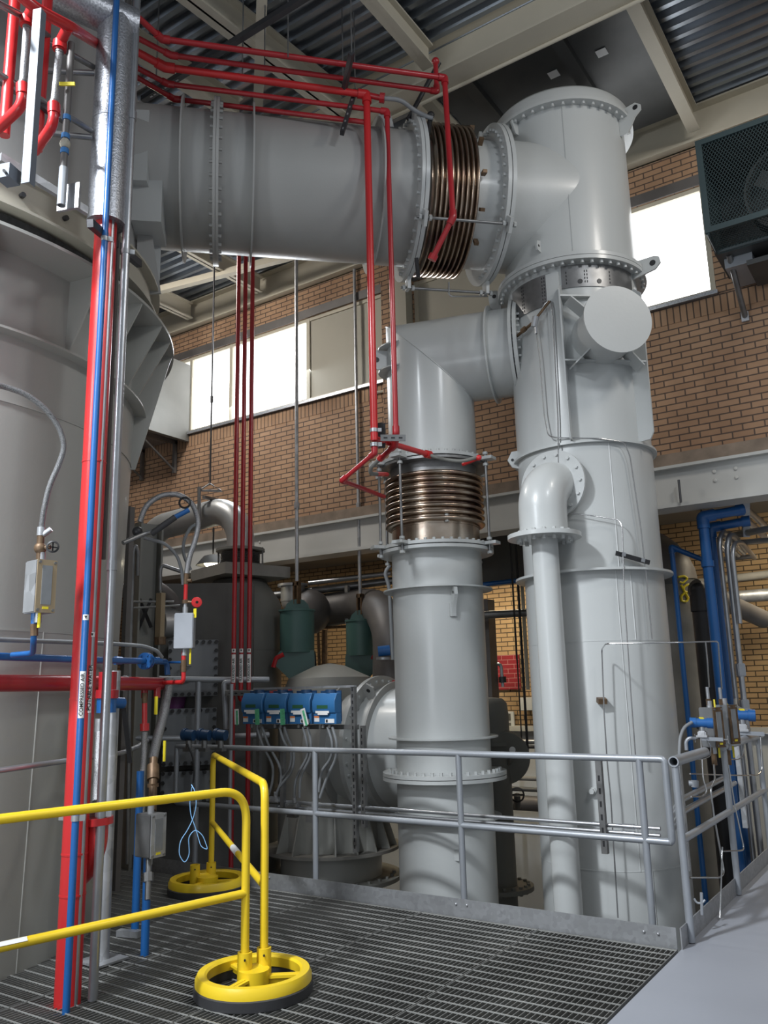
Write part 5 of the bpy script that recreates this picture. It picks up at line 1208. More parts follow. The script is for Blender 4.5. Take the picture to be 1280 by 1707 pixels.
for k, (x0, y0, x1, y1) in enumerate(((232, 998, 252, 1046), (252, 998, 230, 1050))):
    tag(MB().box((PD(x0, y0, 8.6)+PD(x1, y1, 8.6))/2, ((PD(x0, y0, 8.6)-PD(x1, y1, 8.6)).length, 0.02, 0.03), ((PD(x1, y1, 8.6)-PD(x0, y0, 8.6)).normalized(), FWD, (PD(x1, y1, 8.6)-PD(x0, y0, 8.6)).normalized().cross(FWD))).build('brace', 'black'), ('black brace leaning right', 'black brace leaning left')[k]+' behind the tan level gauge', 'brace')
# second silver railing farther back
r2 = thing('guard_railing', PD(330, 1134, 9.0), 'farther silver railing behind the white sight glass and the studded covers', 'railing')
MB().tube([PD(215, 1131, 8.8), PD(372, 1133, 8.8), PD(448, 1133, 8.9)], 0.03, 14, fil=0.04).build('top_rail', 'rail', r2)
MB().tube([PD(200, 1230, 8.7), PD(300, 1231, 8.7), PD(448, 1225, 8.9)], 0.028, 14, fil=0.1).build('middle_rail', 'rail', r2)
q = PD(331, 1134, 8.8); MB().cyl(q, V3((q.x, q.y), -0.2), 0.03, 14).build('post', 'rail', r2)
MB().tube([PD(386, 1137, 8.7), PD(373, 1137, 8.7), PD(377, 1215, 8.7)], 0.026, 12, fil=0.06).build('return_post', 'rail', r2)
tag(MB().tube([PD(200, 1256, 7.4), PD(228, 1246, 7.6), PD(245, 1235, 7.8)], 0.02, 10, fil=0.1).build('tube', 'galv'), 'short grey tube joining the drop hose, left of the covers', 'tube')
q = PD(386, 1140, 8.45); tag(MB().cyl(V3((q.x, q.y), 0.2), V3((q.x, q.y), q.z), 0.018, 10).build('post', 'rail'), 'thin bright post left of the leftmost slim red pipe', 'post')

# ---- three dark blue transmitter heads on the railing
for i, px in enumerate((324, 350, 377)):
    t = thing('transmitter', PD(px-7, 1231, 8.05), 'dark blue transmitter head on the railing, %s of three' % ('leftmost', 'middle', 'rightmost')[i], 'transmitter', 'dark blue transmitters on the railing')
    q = PD(px-9, 1225, 8.05); ax_ = (RGT*0.9-FWD*0.35).normalized()
    MB().cyl(q-ax_*0.05, q+ax_*0.055, 0.047, 20).cyl(q-ax_*0.06, q-ax_*0.03, 0.055, 20).build('head', 'bluedark', t)
    MB().cyl(q-ax_*0.063, q-ax_*0.059, 0.042, 20).build('cover_glass', 'black', t)
    MB().cyl(q-UPZ*0.05, q-UPZ*0.12, 0.028, 12).box(q-UPZ*0.13, (0.09, 0.06, 0.03)).build('mount', 'steel', t)
tag(MB().tube([PD(312, 1240, 8.0), PD(322, 1262, 8.0), PD(324, 1290, 8.0), PD(322, 1305, 8.0)], 0.008, 8, fil=0.1).build('cable', 'black'), 'black cable hanging below the leftmost dark blue transmitter', 'cable')

# ---- four blue control boxes on a strut frame
FY = 6.12
def PF(x, y): return PY(x, y, FY)
fr = thing('instrument_stand', PF(590, 1420), 'slotted strut stand holding the row of four blue boxes behind the railing', 'stand')
A, B = PF(424, 1148), PF(592, 1145)
MB().bx(A.x, B.x, FY-0.02, FY+0.02, A.z-0.012, A.z+0.008).build('top_bar', 'galv', fr)
zb2 = PF(560, 1212).z; MB().bx(A.x+0.1, B.x, FY+0.01, FY+0.05, zb2-0.02, zb2+0.02).build('lower_bar', 'steel', fr)
for px, yt, yb in ((591, 1145, 1420), (602, 1210, 1380), (472, 1212, 1345), (432, 1212, 1300)):
    x = PF(px, 1250).x; z1 = PF(px, yt).z; z0 = PF(px, yb).z
    p_ = MB().bx(x-0.02, x+0.02, FY-0.02+0.03*(px == 602), FY+0.02+0.03*(px == 602), z0, z1).build('post', 'steel', fr)
    if px > 500:
        sl_ = MB(); z = z0+0.03
        while z < z1-0.03: sl_.bx(x-0.006, x+0.006, FY-0.0225+0.03*(px == 602), FY-0.018+0.03*(px == 602), z, z+0.03); z += 0.055
        tag(sl_.build('slots', 'black', p_), kind='stuff')
for i, (xl, xr_, tg, tgx) in enumerate(((418, 452, 'white and green', 415), (456, 491, 'green', 449), (495, 531, 'green', 491), (535, 572, 'green and tan', 527))):
    A = PF(xl, 1158); B = PF(xr_, 1157); zt1 = PF((xl+xr_)/2, 1155).z; zb1_ = PF((xl+xr_)/2, 1206).z; w_ = B.x-A.x; cx = (A.x+B.x)/2; h_ = zt1-zb1_
    t = thing('control_box', (cx, FY-0.1, zb1_), 'blue controller box with a small display, %s in the row of four' % ('leftmost', 'second from the left', 'third from the left', 'rightmost')[i], 'controller', 'blue boxes on the strut frame')
    yf = FY-0.12; yb_ = FY-0.03
    # wedge topped cover and shallower terminal part
    zc1 = zb1_+h_*0.36
    MB().prism([(yb_, zc1), (yf, zc1), (yf-0.012, zc1+0.03), (yf-0.012, zt1-0.07), (yf+0.025, zt1), (yb_, zt1)], (cx, 0, 0), (0, 1, 0), UP, w_).build('cover', 'bluebox', t, bev=0.004)
    MB().bx(cx-w_*0.5, cx+w_*0.5, yf+0.012, yb_, zb1_, zc1).build('terminal_box', 'bluebox', t, bev=0.003)
    MB().bx(cx-w_*0.42, cx+w_*0.5, yb_, FY-0.022, zb1_+0.02, zt1+0.02).build('back_plate', 'bluedark', t)
    MB().cyl((cx+w_*0.1, FY-0.05, zt1), (cx+w_*0.1, FY-0.05, zt1+0.03), 0.05, 16).build('top_gland', 'bluedark', t)
    MB().bx(cx-w_*0.28, cx+w_*0.2, yf-0.0145, yf-0.011, zt1-0.135, zt1-0.105).build('display', 'lcd', t)
    MB().bx(cx-w_*0.34, cx+w_*0.26, yf-0.0145, yf-0.011, zt1-0.175, zt1-0.155).bx(cx-w_*0.24, cx+w_*0.2, yf-0.0145, yf-0.011, zt1-0.19, zt1-0.175).build('name_label', 'label', t)
    l1 = MB().bx(cx-w_*0.46, cx-w_*0.24, yf+0.008, yf+0.013, zb1_+0.02, zb1_+0.07).build('safety_label', 'label', t)
    MB().bx(cx-w_*0.46, cx-w_*0.24, yf+0.006, yf+0.009, zb1_+0.055, zb1_+0.07).build('orange_band', 'orange', l1)
    l2 = MB().bx(cx+w_*0.02, cx+w_*0.42, yf+0.008, yf+0.013, zb1_+0.01, zb1_+0.045).build('safety_label', 'label', t)
    MB().bx(cx+w_*0.06, cx+w_*0.14, yf+0.006, yf+0.009, zb1_+0.014, zb1_+0.04).build('pictogram', 'ink', l2)
    for sx in (-0.2, 0.08): MB().cyl((cx+w_*sx, FY-0.07, zb1_), (cx+w_*sx, FY-0.07, zb1_-0.035), 0.015, 10).build('cable_gland', 'steel', t)
    tp = PF(tgx, 1190); tt_ = MB().box((tp.x, FY-0.17, tp.z-0.02), (0.055, 0.004, 0.15), ((0.95, 0, 0.3 if i == 3 else 0.05), (0, 1, 0), (-0.3 if i == 3 else -0.05, 0, 0.95)), 0.0).build('hanging_tag', 'label' if i in (0, 3) else 'taggreen'); tag(tt_, ('white tag with a green stripe hanging left of the leftmost blue box', 'green tag hanging between the first and second blue box', 'green edge on tag hanging between the second and third blue box', 'tilted green and cream tag hanging between the third and rightmost blue box')[i], 'tag')
    if i in (0, 3): MB().box((tp.x+0.008, FY-0.173, tp.z-0.03), (0.022, 0.003, 0.14), ((0.95, 0, 0.3 if i == 3 else 0.05), (0, 1, 0), (-0.3 if i == 3 else -0.05, 0, 0.95))).build('green_stripe', 'taggreen', tt_)
    # two flexible conduits each
    cps = ((428, 1212, 436, 1240, 455, 1275, 455, 1300, 448, 1325), (437, 1212, 447, 1242, 466, 1275, 470, 1300, 460, 1325)) if i == 0 else \
          ((466, 1212, 472, 1235, 487, 1255, 484, 1280, 470, 1298), (474, 1212, 480, 1232, 491, 1255, 488, 1285, 466, 1312)) if i == 1 else \
          ((505, 1212, 512, 1240, 514, 1258, 492, 1300, 490, 1330), (513, 1212, 519, 1240, 518, 1262, 500, 1295, 499, 1330)) if i == 2 else \
          ((546, 1212, 555, 1240, 552, 1265, 535, 1285, 531, 1320), (554, 1212, 562, 1240, 560, 1265, 545, 1295, 533, 1330))
    for k, cp in enumerate(cps):
        pts = [PY(cp[j], cp[j+1], FY-0.07+0.05*(j > 2)) for j in range(0, 10, 2)]
        tag(MB().tube(pts, 0.0125, 10, fil=0.2).build('flexible_conduit', 'flex'), 'grey flexible conduit, %s of two drooping below the %s blue box' % (('left', 'right')[k], ('leftmost', 'second', 'third', 'rightmost')[i]), 'conduit', 'flexible conduits under the blue boxes')
for i, (px, py) in enumerate(((457, 1333), (488, 1342), (520, 1350))):
    q = PY(px, py, FY+0.02); t = thing('junction_fitting', q, 'cast conduit outlet box below the blue boxes, %s of three' % ('leftmost', 'middle', 'rightmost')[i], 'conduit box', 'cast boxes under the blue controllers')
    MB().box(q, (0.15, 0.07, 0.05), bev=0.012).build('body', 'galv', t); MB().cyl(q+Vector((0.02, 0, 0.02)), q+Vector((0.02, 0, 0.07)), 0.02, 12).build('hub', 'galv', t)
    MB().box(q-UPZ*0.07, (0.10, 0.06, 0.07)).build('lower_box', 'steel', t)
for k, (y0, y1, y2) in enumerate(((1342, 1366, 1374), (1352, 1377, 1388))):
    P0, P1, P2 = PY(465, y0-10+k*0, FY+0.03), PY(940, y1+4, FY+0.03), PY(1100, y2, FY+0.03); z = P1.z
    t = thing('conduit_run', P0, '%s of two parallel conduits running behind the silver railing' % ('upper', 'lower')[k], 'conduit')
    MB().cyl((P0.x, FY+0.03, z), (P2.x, FY+0.03, z), 0.015, 14).build('tube', 'conduit', t)
    for px in (655, 995, 1045): x = PF(px, 1370).x; MB().cyl((x-0.04, FY+0.03, z), (x+0.04, FY+0.03, z), 0.019, 14).build('coupling', 'conduit', t)
t = thing('strut_post', PF(1003, 1420), 'slotted steel strut hanging behind the right half of the railing', 'strut')
x = PF(1003, 1340).x; z1, z0 = PF(997, 1266).z, PF(1010, 1423).z
MB().bx(x-0.022, x+0.022, FY-0.02, FY+0.02, z0, z1).build('channel', 'steel', t)
for k in range(6): MB().bx(x-0.007, x+0.007, FY-0.023, FY-0.019, z0+0.05+k*0.09, z0+0.09+k*0.09).build('slot', 'black', t)

# ---- horizontal receiver vessel behind the riser
RC = Vector((-5.95, 7.55)); cR, rR = cylfit(463, 640, 1380, 9.45)
t = thing('cone_vessel', V3(cR, BF), 'grey vertical vessel with a base ring, behind the conduits of the blue boxes', 'vessel')
z_ring = front(550, 1432, cR, rR+0.15).z
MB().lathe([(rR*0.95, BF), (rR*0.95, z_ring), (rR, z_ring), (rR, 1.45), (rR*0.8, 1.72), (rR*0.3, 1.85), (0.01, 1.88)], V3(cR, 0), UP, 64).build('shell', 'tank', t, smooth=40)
MB().ring(V3(cR, z_ring), UP, rR-0.02, rR+0.17, 0.03, 72).build('base_ring', 'concrete', t)
for k in range(8):
    a = math.atan2(-cR[1], -cR[0])-0.9+k*0.32; d = Vector((math.cos(a), math.sin(a), 0))
    MB().prism([(rR-0.02, 0), (rR+0.15, 0), (rR-0.02, 0.5)], V3(cR, z_ring), d, UP, 0.014).build('gusset', 'tank', t)
f_ = MB().ring(V3(cR, z_ring-0.30), UP, rR*0.9, rR+0.18, 0.04, 72).build('lower_flange', 'drab', t); bolts(f_, V3(cR, z_ring-0.30), UP, rR+0.1, 30, 0.02, 0.025, both=0.02, mat='drab', keep=lambda p: (p.x-cR[0])*cR[0]+(p.y-cR[1])*cR[1] < 0)
nzc = V3((cR[0], cR[1]), front(600, 1240, cR, rR).z)
zax = PV(640, 1245, (-5.0, cR[1])).z
t = thing('inlet_duct', V3((-5.0, cR[1]), zax), 'light grey horizontal duct with bolted flanges half hidden behind the grey riser', 'duct')
HR = 0.60; xF = PY(601, 1250, cR[1]-0.0).x+0.28
MB().lathe([(HR, 0), (HR, xF-cR[0]+0.9)], (cR[0]+0.1, cR[1], zax), (1, 0, 0), 64).build('shell', 'grey', t, smooth=50)
fz = MB().ring((xF, cR[1], zax), (1, 0, 0), HR-0.02, HR+0.13, 0.05, 72).build('flange', 'grey', t)
bolts(fz, (xF, cR[1], zax), (1, 0, 0), HR+0.075, 36, 0.018, 0.022, both=0.025, mat='grey', keep=lambda p: p.y < cR[1]+0.2)
for dx, ro in ((-0.30, 0.10), (0.22, 0.07)): MB().ring((xF+dx, cR[1], zax), (1, 0, 0), HR-0.02, HR+ro, 0.02, 72).build('stiffener_ring', 'hood', t)
lug(t, [(0, HR), (0.10, HR), (0.12, HR+0.13), (0.05, HR+0.18), (-0.02, HR+0.13)], (xF+0.10, cR[1]-0.05, zax), (1, 0, 0), Vector((0, -0.55, 0.83)), 0.02, (0.05, HR+0.10, 0.022), 'hood')

# ---- spring hangers
def spring_hanger(xc, w, yt, yb, ybr, d, label, flip):
    t = thing('spring_hanger', PD(xc, ybr, d), label, 'spring hanger', 'green spring hangers'); q = PD(xc, yt, d); c_ = (q.x, q.y); r = w/2/F_PX*(q-EYE).dot(FWD)
    zt_, zb_ = q.z, zat(xc, yb, c_); zbr = zat(xc, ybr, c_)
    MB().lathe([(r*1.07, zt_), (r*1.07, zt_-0.02), (r, zt_-0.02), (r, zb_)], (*c_, 0), UP, 40).build('can', 'green', t)
    s_ = RGT.copy(); s_.z = 0; s_.normalize(); n_ = Vector((-s_.y, s_.x, 0))
    MB().prism([(-r*0.75, 0), (r*0.75, 0), (r*0.66, 0.06), (r*0.42, 0.11), (0.1*r, 0.13), (-0.3*r, 0.12), (-r*0.6, 0.07)], V3(c_, zt_), s_, UP, 0.02).build('top_lug', 'green', t)
    sg = -1 if flip else 1
    for k in (-1, 1):
        MB().prism([(-sg*r*1.0, zb_+0.02), (-sg*r*1.05, zb_-0.02), (-sg*r*1.1, zbr+0.05), (-sg*r*0.6, zbr), (sg*r*0.1, zbr+0.02), (sg*r*1.4, zb_-0.10), (sg*r*0.9, zb_+0.02)], V3(c_, 0)+n_*(k*r*0.55), s_, UP, 0.02).build('side_plate', 'green' if k < 0 else 'black', t)
    dk = V3(c_, 0)-n_*(r*0.57)
    MB().tube([dk+s_*(sg*r*0.7)+UPZ*(zb_-0.02), dk+s_*(sg*r*1.15)+UPZ*(zb_-0.06), dk+s_*(sg*r*1.3)+UPZ*(zb_-0.16)], 0.028, 8, fil=0.03).build('link_arm', 'redbright', t)
    MB().cyl(V3(c_, zbr+0.02), V3(c_, zbr-0.12), 0.03, 10).build('load_rod', 'green', t)
    rd = thing('hanger_rod', V3(c_, zt_+0.15), 'long grey rod with brown clevis from the roof down to the %s green hanger' % ('left' if flip else 'right'), 'rod')
    MB().cyl(V3(c_, zt_+0.28), V3(c_, 7.5), 0.022, 12).build('rod', 'galv', rd)
    MB().cyl(V3(c_, zat(xc, 838, c_)), V3(c_, zat(xc, 848, c_)), 0.032, 8).build('coupling', 'galv', rd)
    cv = MB(); [cv.bx(c_[0]+k*0.03-0.01, c_[0]+k*0.03+0.01, c_[1]-0.03, c_[1]+0.03, zt_+0.07, zt_+0.32) for k in (-1, 1)]; cv.bx(c_[0]-0.04, c_[0]+0.04, c_[1]-0.03, c_[1]+0.03, zt_+0.28, zt_+0.33)
    cv.build('clevis', 'brass', rd)
spring_hanger(495, 57, 1017, 1088, 1143, 9.6, 'larger green spring hanger with a red arm, left of the hanging pair', True)
spring_hanger(601, 49, 1034, 1093, 1143, 10.4, 'smaller green spring hanger, right of the pair, next to the riser', False)
# pipes behind the hangers
tag(MB().tube([PD(520, 1021, 11.2), PD(600, 1008, 11.0), PD(632, 1012, 10.4), PD(652, 1050, 10.0), PD(652, 1180, 9.9)], 0.22, 26, fil=0.6).build('lagged_pipe', 'claddark'), 'fat brown lagged pipe running behind the right green hanger and bending down', 'lagged pipe')
tag(MB().sphere(PD(515, 1020, 11.0), 0.30, 20).build('blanked_elbow', 'claddark'), 'dark rounded end of the fat brown lagged pipe behind the left green hanger', 'pipe end')
t = thing('filter_canister', PD(487, 990, 11.0), 'shiny steel canister with a bolted lid just above the left green hanger', 'canister')
MB().cyl(PD(488, 978, 11.0), PD(488, 1003, 11.0), 0.16, 24).sphere(PD(488, 1003, 11.0), 0.155, 18).build('bowl', 'clad', t)
MB().cyl(PD(488, 974, 11.0), PD(488, 978, 11.0), 0.20, 24).build('lid', 'galv', t)
tag(MB().cyl(PD(515, 972, 11.0), PD(652, 956, 10.6), 0.03, 12).build('tube', 'conduit'), 'bright tube running right from the steel canister to the riser', 'tube')
tag(MB().cyl(PD(400, 1000, 11.3), PD(655, 968, 10.9), 0.05, 12).build('tube', 'steel'), 'dull tube under the bright one, above the green hangers', 'tube')
tag(MB().cyl(PD(430, 1050, 11.3), PD(650, 1042, 10.9), 0.02, 10).build('tube', 'brass'), 'thin brown tube below the fat lagged pipe', 'tube')
tag(MB().box(PD(579, 1008, 10.9), (0.05, 0.05, 0.5)).build('strut_post', 'galv'), 'short galvanised strut in front of the fat brown lagged pipe', 'strut')
tag(MB().tube([PD(655, 1100, 8.8), PD(650, 1000, 8.8), PD(648, 975, 8.8), PD(641, 955, 8.8), PD(650, 942, 8.8)], 0.02, 10, fil=0.1).build('conduit', 'flex'), 'grey flexible conduit on the left edge of the riser', 'conduit')
t = thing('actuator', PD(645, 1082, 9.6), 'small dark blue and silver actuator at the left edge of the riser', 'actuator')
MB().cyl(PD(630, 1086, 9.6), PD(650, 1084, 9.6), 0.06, 14).build('cylinder', 'blue', t); MB().cyl(PD(640, 1100, 9.6), PD(640, 1096, 9.6), 0.09, 14).build('plate', 'galv', t)
tag(MB().box(PD(543, 1115, 10.9), (0.28, 0.05, 0.06), (RGT, FWD, UPV)).build('wall_bracket', 'brass'), 'brown bracket on the yellow brick between the green hangers', 'bracket')
tag(MB().cyl(PD(530, 1050, 11.45), PD(534, 1140, 11.45), 0.02, 8).build('conduit', 'brass'), 'thin brown conduit down the yellow brick beside the left green hanger', 'conduit')
tag(MB().cyl(PD(541, 1050, 11.45), PD(541, 1140, 11.45), 0.04, 8).build('conduit', 'brass'), 'broader brown pipe down the yellow brick between the green hangers', 'conduit')
tag(MB().cyl(PD(420, 1158, 9.2), PD(660, 1137, 9.2), 0.024, 10).build('red_air_pipe', 'red'), 'thin red pipe running level just above the blue boxes', 'pipe')

# lamps under the beam
def lamp(px, py, d, w, h, label, dome=False):
    t = thing('hanging_lamp', PD(px, py, d), label, 'lamp'); q = PD(px, py, d)
    if dome:
        MB().lathe([(0.05, 0.14), (0.12, 0.12), (w, 0.0), (w*0.96, 0.0), (0.10, 0.10), (0.04, 0.12)], q-UPZ*0.05, UP, 28, closed=True).build('shade', 'drabdark', t)
        MB().sphere(q, w*0.55, 16, (1, 1, 0.8)).build('globe', 'lamp', t)
        MB().cyl(q+UPZ*0.08, (q.x, q.y, 3.72), 0.012, 8).build('stem', 'black', t)
    else:
        MB().box(q+FWD*0.06, (w, 0.12, h*1.25), (RGT, FWD, UPV)).build('housing', 'drabdark', t)
        MB().box(q-FWD*0.004, (w*0.86, 0.01, h*0.8), (RGT, FWD, UPV)).build('glass', 'lamp', t)
        MB().cyl(q+FWD*0.06+UPV*h*0.6, (q.x, q.y+0.05, 3.72), 0.014, 8).build('stem', 'black', t)
    return t
lamp(355, 936, 11.0, 0.22, 0.1, 'lit dome lamp hanging under the beam left of the ribbed bellows', True)
t = lamp(820, 869, 9.6, 0.34, 0.15, 'lit rectangular floodlight between the stained joint and the tower')

# ---- drab machine right of the riser
c, r = cylfit(800, 858, 1400, 8.6)
t = thing('pump_column', V3(c, BF), 'drab grey pump column with a flanged foot between the riser and the tower', 'pump')
zz = lambda y: zat(835, y, c)
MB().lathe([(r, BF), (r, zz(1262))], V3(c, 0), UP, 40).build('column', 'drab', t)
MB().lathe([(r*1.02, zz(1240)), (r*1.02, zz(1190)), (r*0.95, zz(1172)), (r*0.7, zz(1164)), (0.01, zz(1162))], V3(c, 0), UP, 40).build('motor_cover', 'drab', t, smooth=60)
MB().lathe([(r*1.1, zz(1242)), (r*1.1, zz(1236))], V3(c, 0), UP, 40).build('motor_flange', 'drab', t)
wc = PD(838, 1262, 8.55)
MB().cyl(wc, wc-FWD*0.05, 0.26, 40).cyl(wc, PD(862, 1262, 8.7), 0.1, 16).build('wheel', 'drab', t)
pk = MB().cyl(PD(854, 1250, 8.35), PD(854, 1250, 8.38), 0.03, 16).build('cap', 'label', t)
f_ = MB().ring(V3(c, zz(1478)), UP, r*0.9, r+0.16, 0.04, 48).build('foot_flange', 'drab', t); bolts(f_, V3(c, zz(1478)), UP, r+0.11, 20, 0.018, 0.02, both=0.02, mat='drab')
# things on the far wall seen between riser and tower
A, B = PY(822, 1093, LY-0.02), PY(868, 1149, LY-0.02)
tag(MB().bx(A.x, B.x, LY-0.03, LY, B.z, A.z).build('red_tile_patch', 'redtile'), 'patch of red glazed tiles on the far yellow brick wall', 'tiles')
A, B = PY(828, 1186, LY-0.03), PY(859, 1220, LY-0.03)
t = thing('vent_window', (A.x, LY-0.03, B.z), 'small two pane white framed window in the far white wall', 'window')
MB().bx(A.x, B.x, LY-0.06, LY-0.03, B.z, A.z).build('frame', 'white', t)
hm = (A.z+B.z)/2
for z0, z1 in ((B.z+0.03, hm-0.015), (hm+0.015, A.z-0.03)): MB().bx(A.x+0.04, B.x-0.05, LY-0.065, LY-0.055, z0, z1).build('pane', 'drabdark', t)
A, B = PY(865, 1163, LY-0.2), PY(890, 1184, LY-0.2)
tag(MB().bx(A.x, B.x, LY-0.2, LY-0.03, B.z, A.z).build('switch_box', 'white'), 'white switch box on the far wall left of the tower', 'box')
for k, (x0, x1, m_) in enumerate(((857, 872, 'black'), (864, 880, 'black'), (870, 882, 'black'), (851, 862, 'black'))):
    qc = PD(x1-1, 1260 if k < 3 else 1100, 10.4); tag(MB().cyl((qc.x, qc.y, 3.72), qc, 0.009, 8).build('cable', m_), 'thin black vertical line between the riser and the tower, %s' % ('second from the left', 'third from the left', 'rightmost', 'leftmost')[k], 'cable', 'black lines between riser and tower')
tag(MB().cyl(PD(868, 940, 11.0), PD(880, 1150, 11.0), 0.025, 10).build('conduit', 'cream'), 'cream conduit on the far wall beside the tower', 'conduit')
tag(MB().cyl(PD(795, 1026, 10.8), PD(890, 1021, 10.8), 0.05, 14).build('pipe', 'steel'), 'grey level pipe crossing between the riser and the tower', 'pipe')
tag(MB().cyl(PD(800, 975, 10.6), PD(880, 966, 10.6), 0.03, 12).build('pipe', 'blue'), 'short stretch of blue pipe seen between the riser and the tower', 'pipe')
tag(MB().box(PD(842, 925, 10.9), (0.8, 0.4, 0.75)).build('ceiling_duct', 'drabdark'), 'dark duct hanging under the floodlight between riser and tower', 'duct')
tag(MB().box(PD(800, 1090, 11.2), (0.4, 0.2, 1.4)).build('wall_pier', 'claddark'), 'brown pier on the far wall just right of the riser', 'pier')
t = thing('tap_pipe', PD(838, 1140, 11.2), 'small silver bent pipe with a valve in front of the red tiles', 'pipe')
MB().tube([PD(812, 1107, 11.2), PD(835, 1107, 11.2), PD(838, 1145, 11.2)], 0.022, 10, fil=0.05).build('tube', 'conduit', t); MB().cyl(PD(837, 1128, 11.2), PD(838, 1138, 11.2), 0.05, 10).build('valve', 'black', t)
# pipe rack low behind
for k, (y, r_, m_) in enumerate(((1297, 0.03, 'concrete'), (1315, 0.03, 'drabdark'), (1338, 0.10, 'claddark'), (1245, 0.02, 'black'), (1236, 0.03, 'conduit'))):
    q = PY(860, y, 10.9); tag(MB().cyl((q.x-1.6, 10.9, q.z), (q.x+1.4, 10.9, q.z), r_, 12).build('rack_pipe', m_), ('pale pipe of the low rack', 'dark pipe of the low rack', 'fat brown lagged pipe of the low rack', 'thin black pipe on the white far wall', 'bright pipe on the white far wall')[k]+' between riser and tower', 'pipe')
q = PY(838, 1300, 10.9); rk = thing('pipe_rack', (q.x, 10.9, BF), 'dark steel frame holding the low pipes between riser and tower', 'rack')
for dx in (-0.9, 0.05, 0.9): MB().bx(q.x+dx-0.03, q.x+dx+0.03, 10.86, 10.94, BF, PY(860, 1236, 10.9).z+0.02).build('post', 'drabdark', rk)
for k, (px, py) in enumerate(((842, 1318), (862, 1325))):
    t = thing('gate_valve', PD(px, py, 10.6), 'dark wheel valve on the low rack, %s' % ('left one', 'right one'), 'valve') if False else thing('gate_valve', PD(px, py, 10.6), 'dark wheel valve on the low pipe rack, the %s one' % ('left', 'right')[k], 'valve')
    MB().lathe([(0.07, -0.01), (0.09, 0), (0.07, 0.01)], PD(px, py, 10.6), cdir((-4.8, 9.3)), 16, closed=True).box(PD(px, py, 10.6), (0.16, 0.01, 0.02), (RGT, FWD, UPV)).build('wheel', 'black', t); MB().cyl(PD(px, py, 10.6), PD(px, py+22, 10.7), 0.04, 8).build('stem', 'drabdark', t)

# ================================================================== RIGHT SIDE
c, r = cylfit(1060, 1167, 1000, 10.2)
zt_ = zat(1120, 975, c)
t = thing('lagged_stack', V3(c, BF), 'broad taupe lagged duct behind the tower with yellow number graffiti', 'duct')
MB().cyl(V3(c, BF), V3(c, zt_), r, 44).build('shell', 'concrete', t)
bend = [V3(c, zt_)]
for k in range(1, 9): a = PI/2*k/8; bend.append(V3(c, zt_)+Vector((-1, 0, 0))*(0.55-0.55*math.cos(a))+UPZ*(0.42*math.sin(a)))
bend.append(bend[-1]+Vector((-0.6, 0, 0)))
MB().tube(bend, r, 36).build('bend', 'claddark', t, smooth=60)
MB().ring(V3(c, zt_), UP, r, r+0.012, 0.05, 44).build('band', 'drabdark', t)
gcol = lambda px, py: front(px, py, c, r+0.006)
for pts in (((1130, 962), (1140, 960), (1146, 964), (1138, 972), (1132, 970)), ((1135, 975), (1140, 985), (1148, 998)), ((1152, 976), (1146, 974), (1139, 979), (1140, 986), (1148, 988), (1154, 982), (1152, 976)), ((1141, 988), (1135, 994), (1136, 1002), (1144, 1003), (1147, 998), (1143, 990))):
    MB().tube([gcol(*p) for p in pts], 0.013, 6, fil=0.02).build('graffiti', 'tagyellow', t)
def at_r(x, y, d=9.2): return PD(x, y, d)
A = at_r(1164, 984, 9.3); B = PD(1180, 1500, 9.3); 
t = thing('black_pipe', A, 'thick glossy black vertical pipe left of the blue pipes, right side', 'pipe')
MB().cyl((A.x, A.y, -1.5), (A.x, A.y, A.z), 0.085, 24).sphere((A.x, A.y, A.z), 0.085, 18).build('tube', 'black', t); MB().cyl((A.x, A.y, A.z-0.05), (A.x, A.y, A.z-0.22), 0.095, 24).build('socket', 'black', t)
tag(MB().cyl(PD(1158, 980, 9.6), PD(1274, 1033, 10.4), 0.10, 22).build('lagged_pipe', 'claddark'), 'brown lagged pipe slanting down right behind the blue pipe', 'lagged pipe')
# main blue pipes
q = PD(1172, 872, 8.9); bx1 = (q.x, q.y)
t = thing('blue_water_pipe', V3(bx1, -1), 'tall blue vertical pipe at the right edge, turning right under the beam', 'pipe')
pts = [V3(bx1, -2.0), V3(bx1, zat(1170, 862, bx1)), PD(1240, 849, 9.0)]
MB().tube(pts, 0.050, 22, fil=0.09).build('tube', 'blue', t); fitting(t, pts[1], pts, 0.046, 'blue')
MB().cyl(V3(bx1, zat(1180, 945, bx1)), V3(bx1, zat(1180, 935, bx1)), 0.062, 22).build('coupling', 'blue', t); MB().cyl(PD(1226, 851, 9.0), PD(1240, 849, 9.0), 0.06, 18).build('valve_end', 'blue', t)
q = PD(1185, 890, 9.2); bx2 = (q.x, q.y); pts = [V3(bx2, -2.0), V3(bx2, zat(1183, 880, bx2)), PD(1248, 868, 9.2)]
t = thing('blue_water_pipe', V3(bx2, -1), 'blue pipe directly behind the tallest blue one, turning right a little lower', 'pipe')
MB().tube(pts, 0.045, 20, fil=0.09).build('tube', 'blue', t); fitting(t, pts[1], pts, 0.042, 'blue'); MB().cyl(PD(1236, 870, 9.2), PD(1250, 868, 9.2), 0.056, 18).build('valve_end', 'blue', t)
q = PD(1121, 930, 9.3); bx3 = (q.x, q.y); pts = [V3(bx3, -2.0), V3(bx3, zat(1121, 912, bx3)), PD(1176, 935, 9.3)]
t = thing('blue_water_pipe', V3(bx3, -1), 'thin blue vertical pipe in front of the taupe duct', 'pipe'); MB().tube(pts, 0.027, 16, fil=0.06).build('tube', 'blue', t); fitting(t, pts[1], pts, 0.025, 'blue')
tag(MB().box(PD(1243, 862, 9.4), (0.07, 0.04, 0.42), (RGT, FWD, UPV)).build('strut_hanger', 'galv'), 'bright galvanised strut hanging under the beam at the ends of the blue pipes', 'strut')
